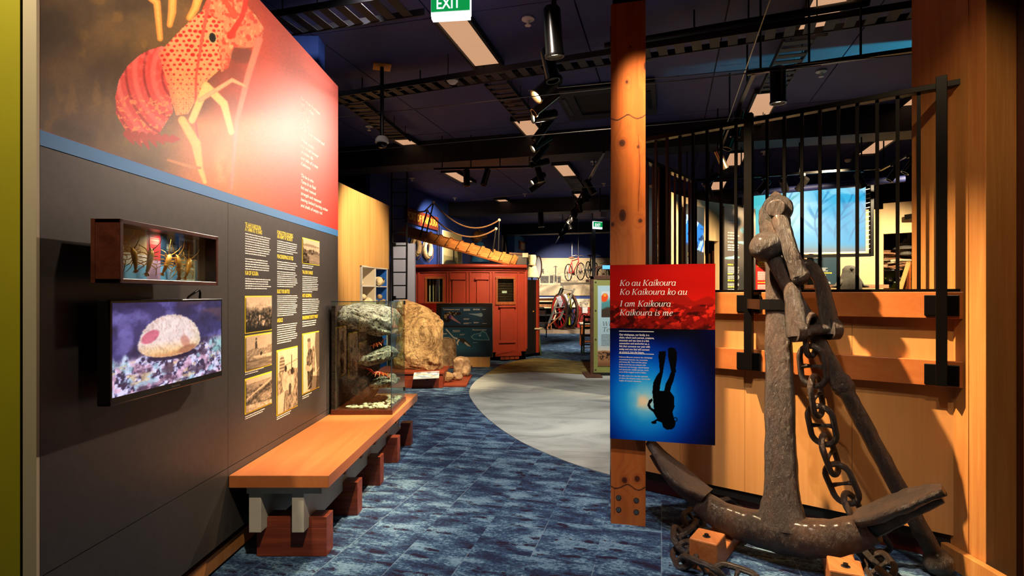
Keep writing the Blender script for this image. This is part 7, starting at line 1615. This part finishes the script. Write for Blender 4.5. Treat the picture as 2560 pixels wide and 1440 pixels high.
MB().prism([A0+V3(0, 0, zb-.02), A1+V3(0, 0, zb-.02), A1+V3(0, 0, zb-.02)+n*.01, A0+V3(0, 0, zb-.02)+n*.01], (0, 0, zt-zb+.04)).build('canvas', M['white'], ta)
fw = .05
for a, b in ((A0+V3(0, 0, zb-.06), A1+d*.07+V3(0, 0, zb-.06)), (A0+V3(0, 0, zt+.05), A1+d*.07+V3(0, 0, zt+.05))): MB().bar(a, b, fw, fw).build('frame_bar', M['black'], ta)
for q in (A0-d*.05, A1+d*.08): MB().bar(q+V3(0, 0, zb-.08), q+V3(0, 0, zt+.07), fw, fw).build('frame_bar', M['black'], ta)
for i in range(14): q = A1+d*.05+V3(0, 0, zb+.03+i*(zt-zb)/14)+n*.01; MB().bar(q-d*.05, q+d*.04+V3(0, 0, .02), .014, .010).build('lacing', M['whitep'], ta)
for i in range(18): q = A0+d*(Ls*(i+.5)/18)+V3(0, 0, zb-.035)+n*.01; MB().bar(q, q+V3(0, 0, -.05)+d*.02, .012, .012).build('lacing', M['rust'], ta)
q0, q1 = P(1835, 487, 9.3), P(2262, 447, 8.4); o = MB().cyl(q0, q1, .05, 16).build('screen_roller', M['navy']); tag(o, 'long blue tube above the projection screen', 'tube')
# bird statue, low bench
c = P(2124, 728, 8.6); t = thing('bird_statue', 'grey stone sea bird statue with spread wings behind the top rail', 'statue', V3(c.x, c.y, 0)); z = c.z-.10
MB().lathe([(0, z), (.13, z+.0), (.17, z+.12), (.155, z+.26), (.11, z+.36), (.10, z+.40), (.10, z+.44), (.06, z+.49), (0, z+.50)], (c.x, c.y, 0), 20).build('body', M['stone'], t)
for k in (-1, 1): MB().tube([V3(c.x+k*.12, c.y, z+.26), V3(c.x+k*.2, c.y, z+.18), V3(c.x+k*.28, c.y-.03, z+.17)], [(.05, .07), (.03, .05), (.01, .02)], 10).build('wing', M['stone'], t)
MB().tube([V3(c.x-.02, c.y-.09, z+.44), V3(c.x-.03, c.y-.16, z+.43)], [.03, .006], 8).build('beak', M['stone'], t); MB().cyl((c.x, c.y, 0), (c.x, c.y, z), .16, 16).build('pedestal', M['oak'], t)
a, b = P(2040, 712, 8.9), P(2200, 716, 8.9); t = thing('timber_stack', 'low stack of orange timbers behind the bird statue', 'timber', V3((a.x+b.x)/2, 8.9, 0))
for i in range(5): MB().box(((a.x+b.x)/2+.1*(i % 2), 8.95, 1.62-i*.07), (1.1+.1*(i % 3), .4, .055)).build('timber', M['oak'] if i % 2 else M['stick'], t)
MB().box(((a.x+b.x)/2, 8.95, .65), (.9, .3, 1.28)).build('trestle', M['rust'], t)
# niche with nest of driftwood, lamp, tripod and lime shelves
structure(strip(vec2(2180, 11.6), vec2(2360, 11.0), 0, 3.0, .06).build('wall_niche', M['dark']))
t = thing('driftwood_stack', 'heap of driftwood sticks in the niche right of the screen', 'driftwood', P(2260, 660, 10.4)); rd = random.Random(2)
for i in range(46):
    c = P(rd.uniform(2214, 2305), rd.uniform(628, 672), rd.uniform(10.2, 10.8)); L = rd.uniform(.16, .42); a_ = rd.uniform(-.25, .25); dv = V3(math.cos(a_), rd.uniform(-.3, .3), math.sin(a_)*.6)*L
    MB().tube([c-dv, c+V3(0, 0, rd.uniform(-.02, .02)), c+dv], [.012, rd.uniform(.016, .028), .008], 6).build('stick', M['stick'] if i % 3 else M['bone'], t)
c = P(2264, 618, 10.3); t = thing('brass_lantern', 'round tiered lantern hanging over the driftwood', 'lantern', c); MB().lathe([(0, .18), (.02, .16), (.05, .1), (.12, .06), (.09, .04), (.2, -.02), (.2, -.04), (.09, -.05), (.1, -.14), (0, -.16)], c, 20).build('body', M['stone'], t); MB().cyl(c+V3(0, 0, .16), V3(c.x, c.y, 2.9), .01, 6).build('rod', M['black'], t)
for px in (2276,): q = P(px, 600, 10.6); tag(MB().cyl(V3(q.x, q.y, 1.9), V3(q.x, q.y, 2.9), .05, 10).build('niche_pipe', M['stone']), 'grey pipe at the back of the driftwood niche', 'pipe')
c = P(2272, 655, 10.0); t = thing('timber_tripod', 'orange timber tripod in front of the driftwood', 'tripod', c)
for (px, py), m, y in (((2249, 728), 'maple', 9.9), ((2272, 730), 'oak', 10.0), ((2300, 710), 'oak', 10.2), ((2260, 728), 'oak', 10.3)): e = P(px, py, y); d_ = (e-c); MB().bar(c, c+d_*2.4 if (c+d_*2.4).z > 0 else c+d_*(c.z/-d_.z), .06, .035).build('leg', M[m], t)
t = thing('lime_shelves', 'lime green shelf unit with small goods below the driftwood', 'shelf', P(2260, 715, 10.9)); a, b = P(2212, 0, 10.9), P(2312, 0, 10.9)
MB().bx(a.x, b.x, 11.0, 11.04, .4, 2.0).build('back', M['limebox'], t)
for z in (1.45, 1.72, 1.95): MB().bx(a.x, b.x, 10.7, 11.0, z, z+.02).build('shelf_board', M['white'], t)
for i in range(9): x = a.x+.06+i*.085; o = lump((x, 10.82, 1.745+.045), (.032, .03, .055), i, .2, 2, 2).build('ornament', M['dark' if i % 2 else 'bone']); tag(o, 'small ornament on the lime green shelves, %s from the left' % ('first', 'second', 'third', 'fourth', 'fifth', 'sixth', 'seventh', 'eighth', 'ninth')[i], 'ornament', 'ornaments on the lime shelves')
p = P(2222, 718, 10.7); t = thing('lime_bin', 'dark round basket on the lime green shelf', 'basket', p); MB().lathe([(.05, 0), (.09, .12), (.085, .12), (.045, .01), (0, .01)], p, 14).build('bowl', M['black'], t)
q = P(2262, 543, 9.75); r = P(2315, 536, 9.5); t = thing('niche_label', 'black slot-shaped label bar above the driftwood niche', 'label', q); MB().bar(q, r, .03, .085).build('bar', M['black'], t)
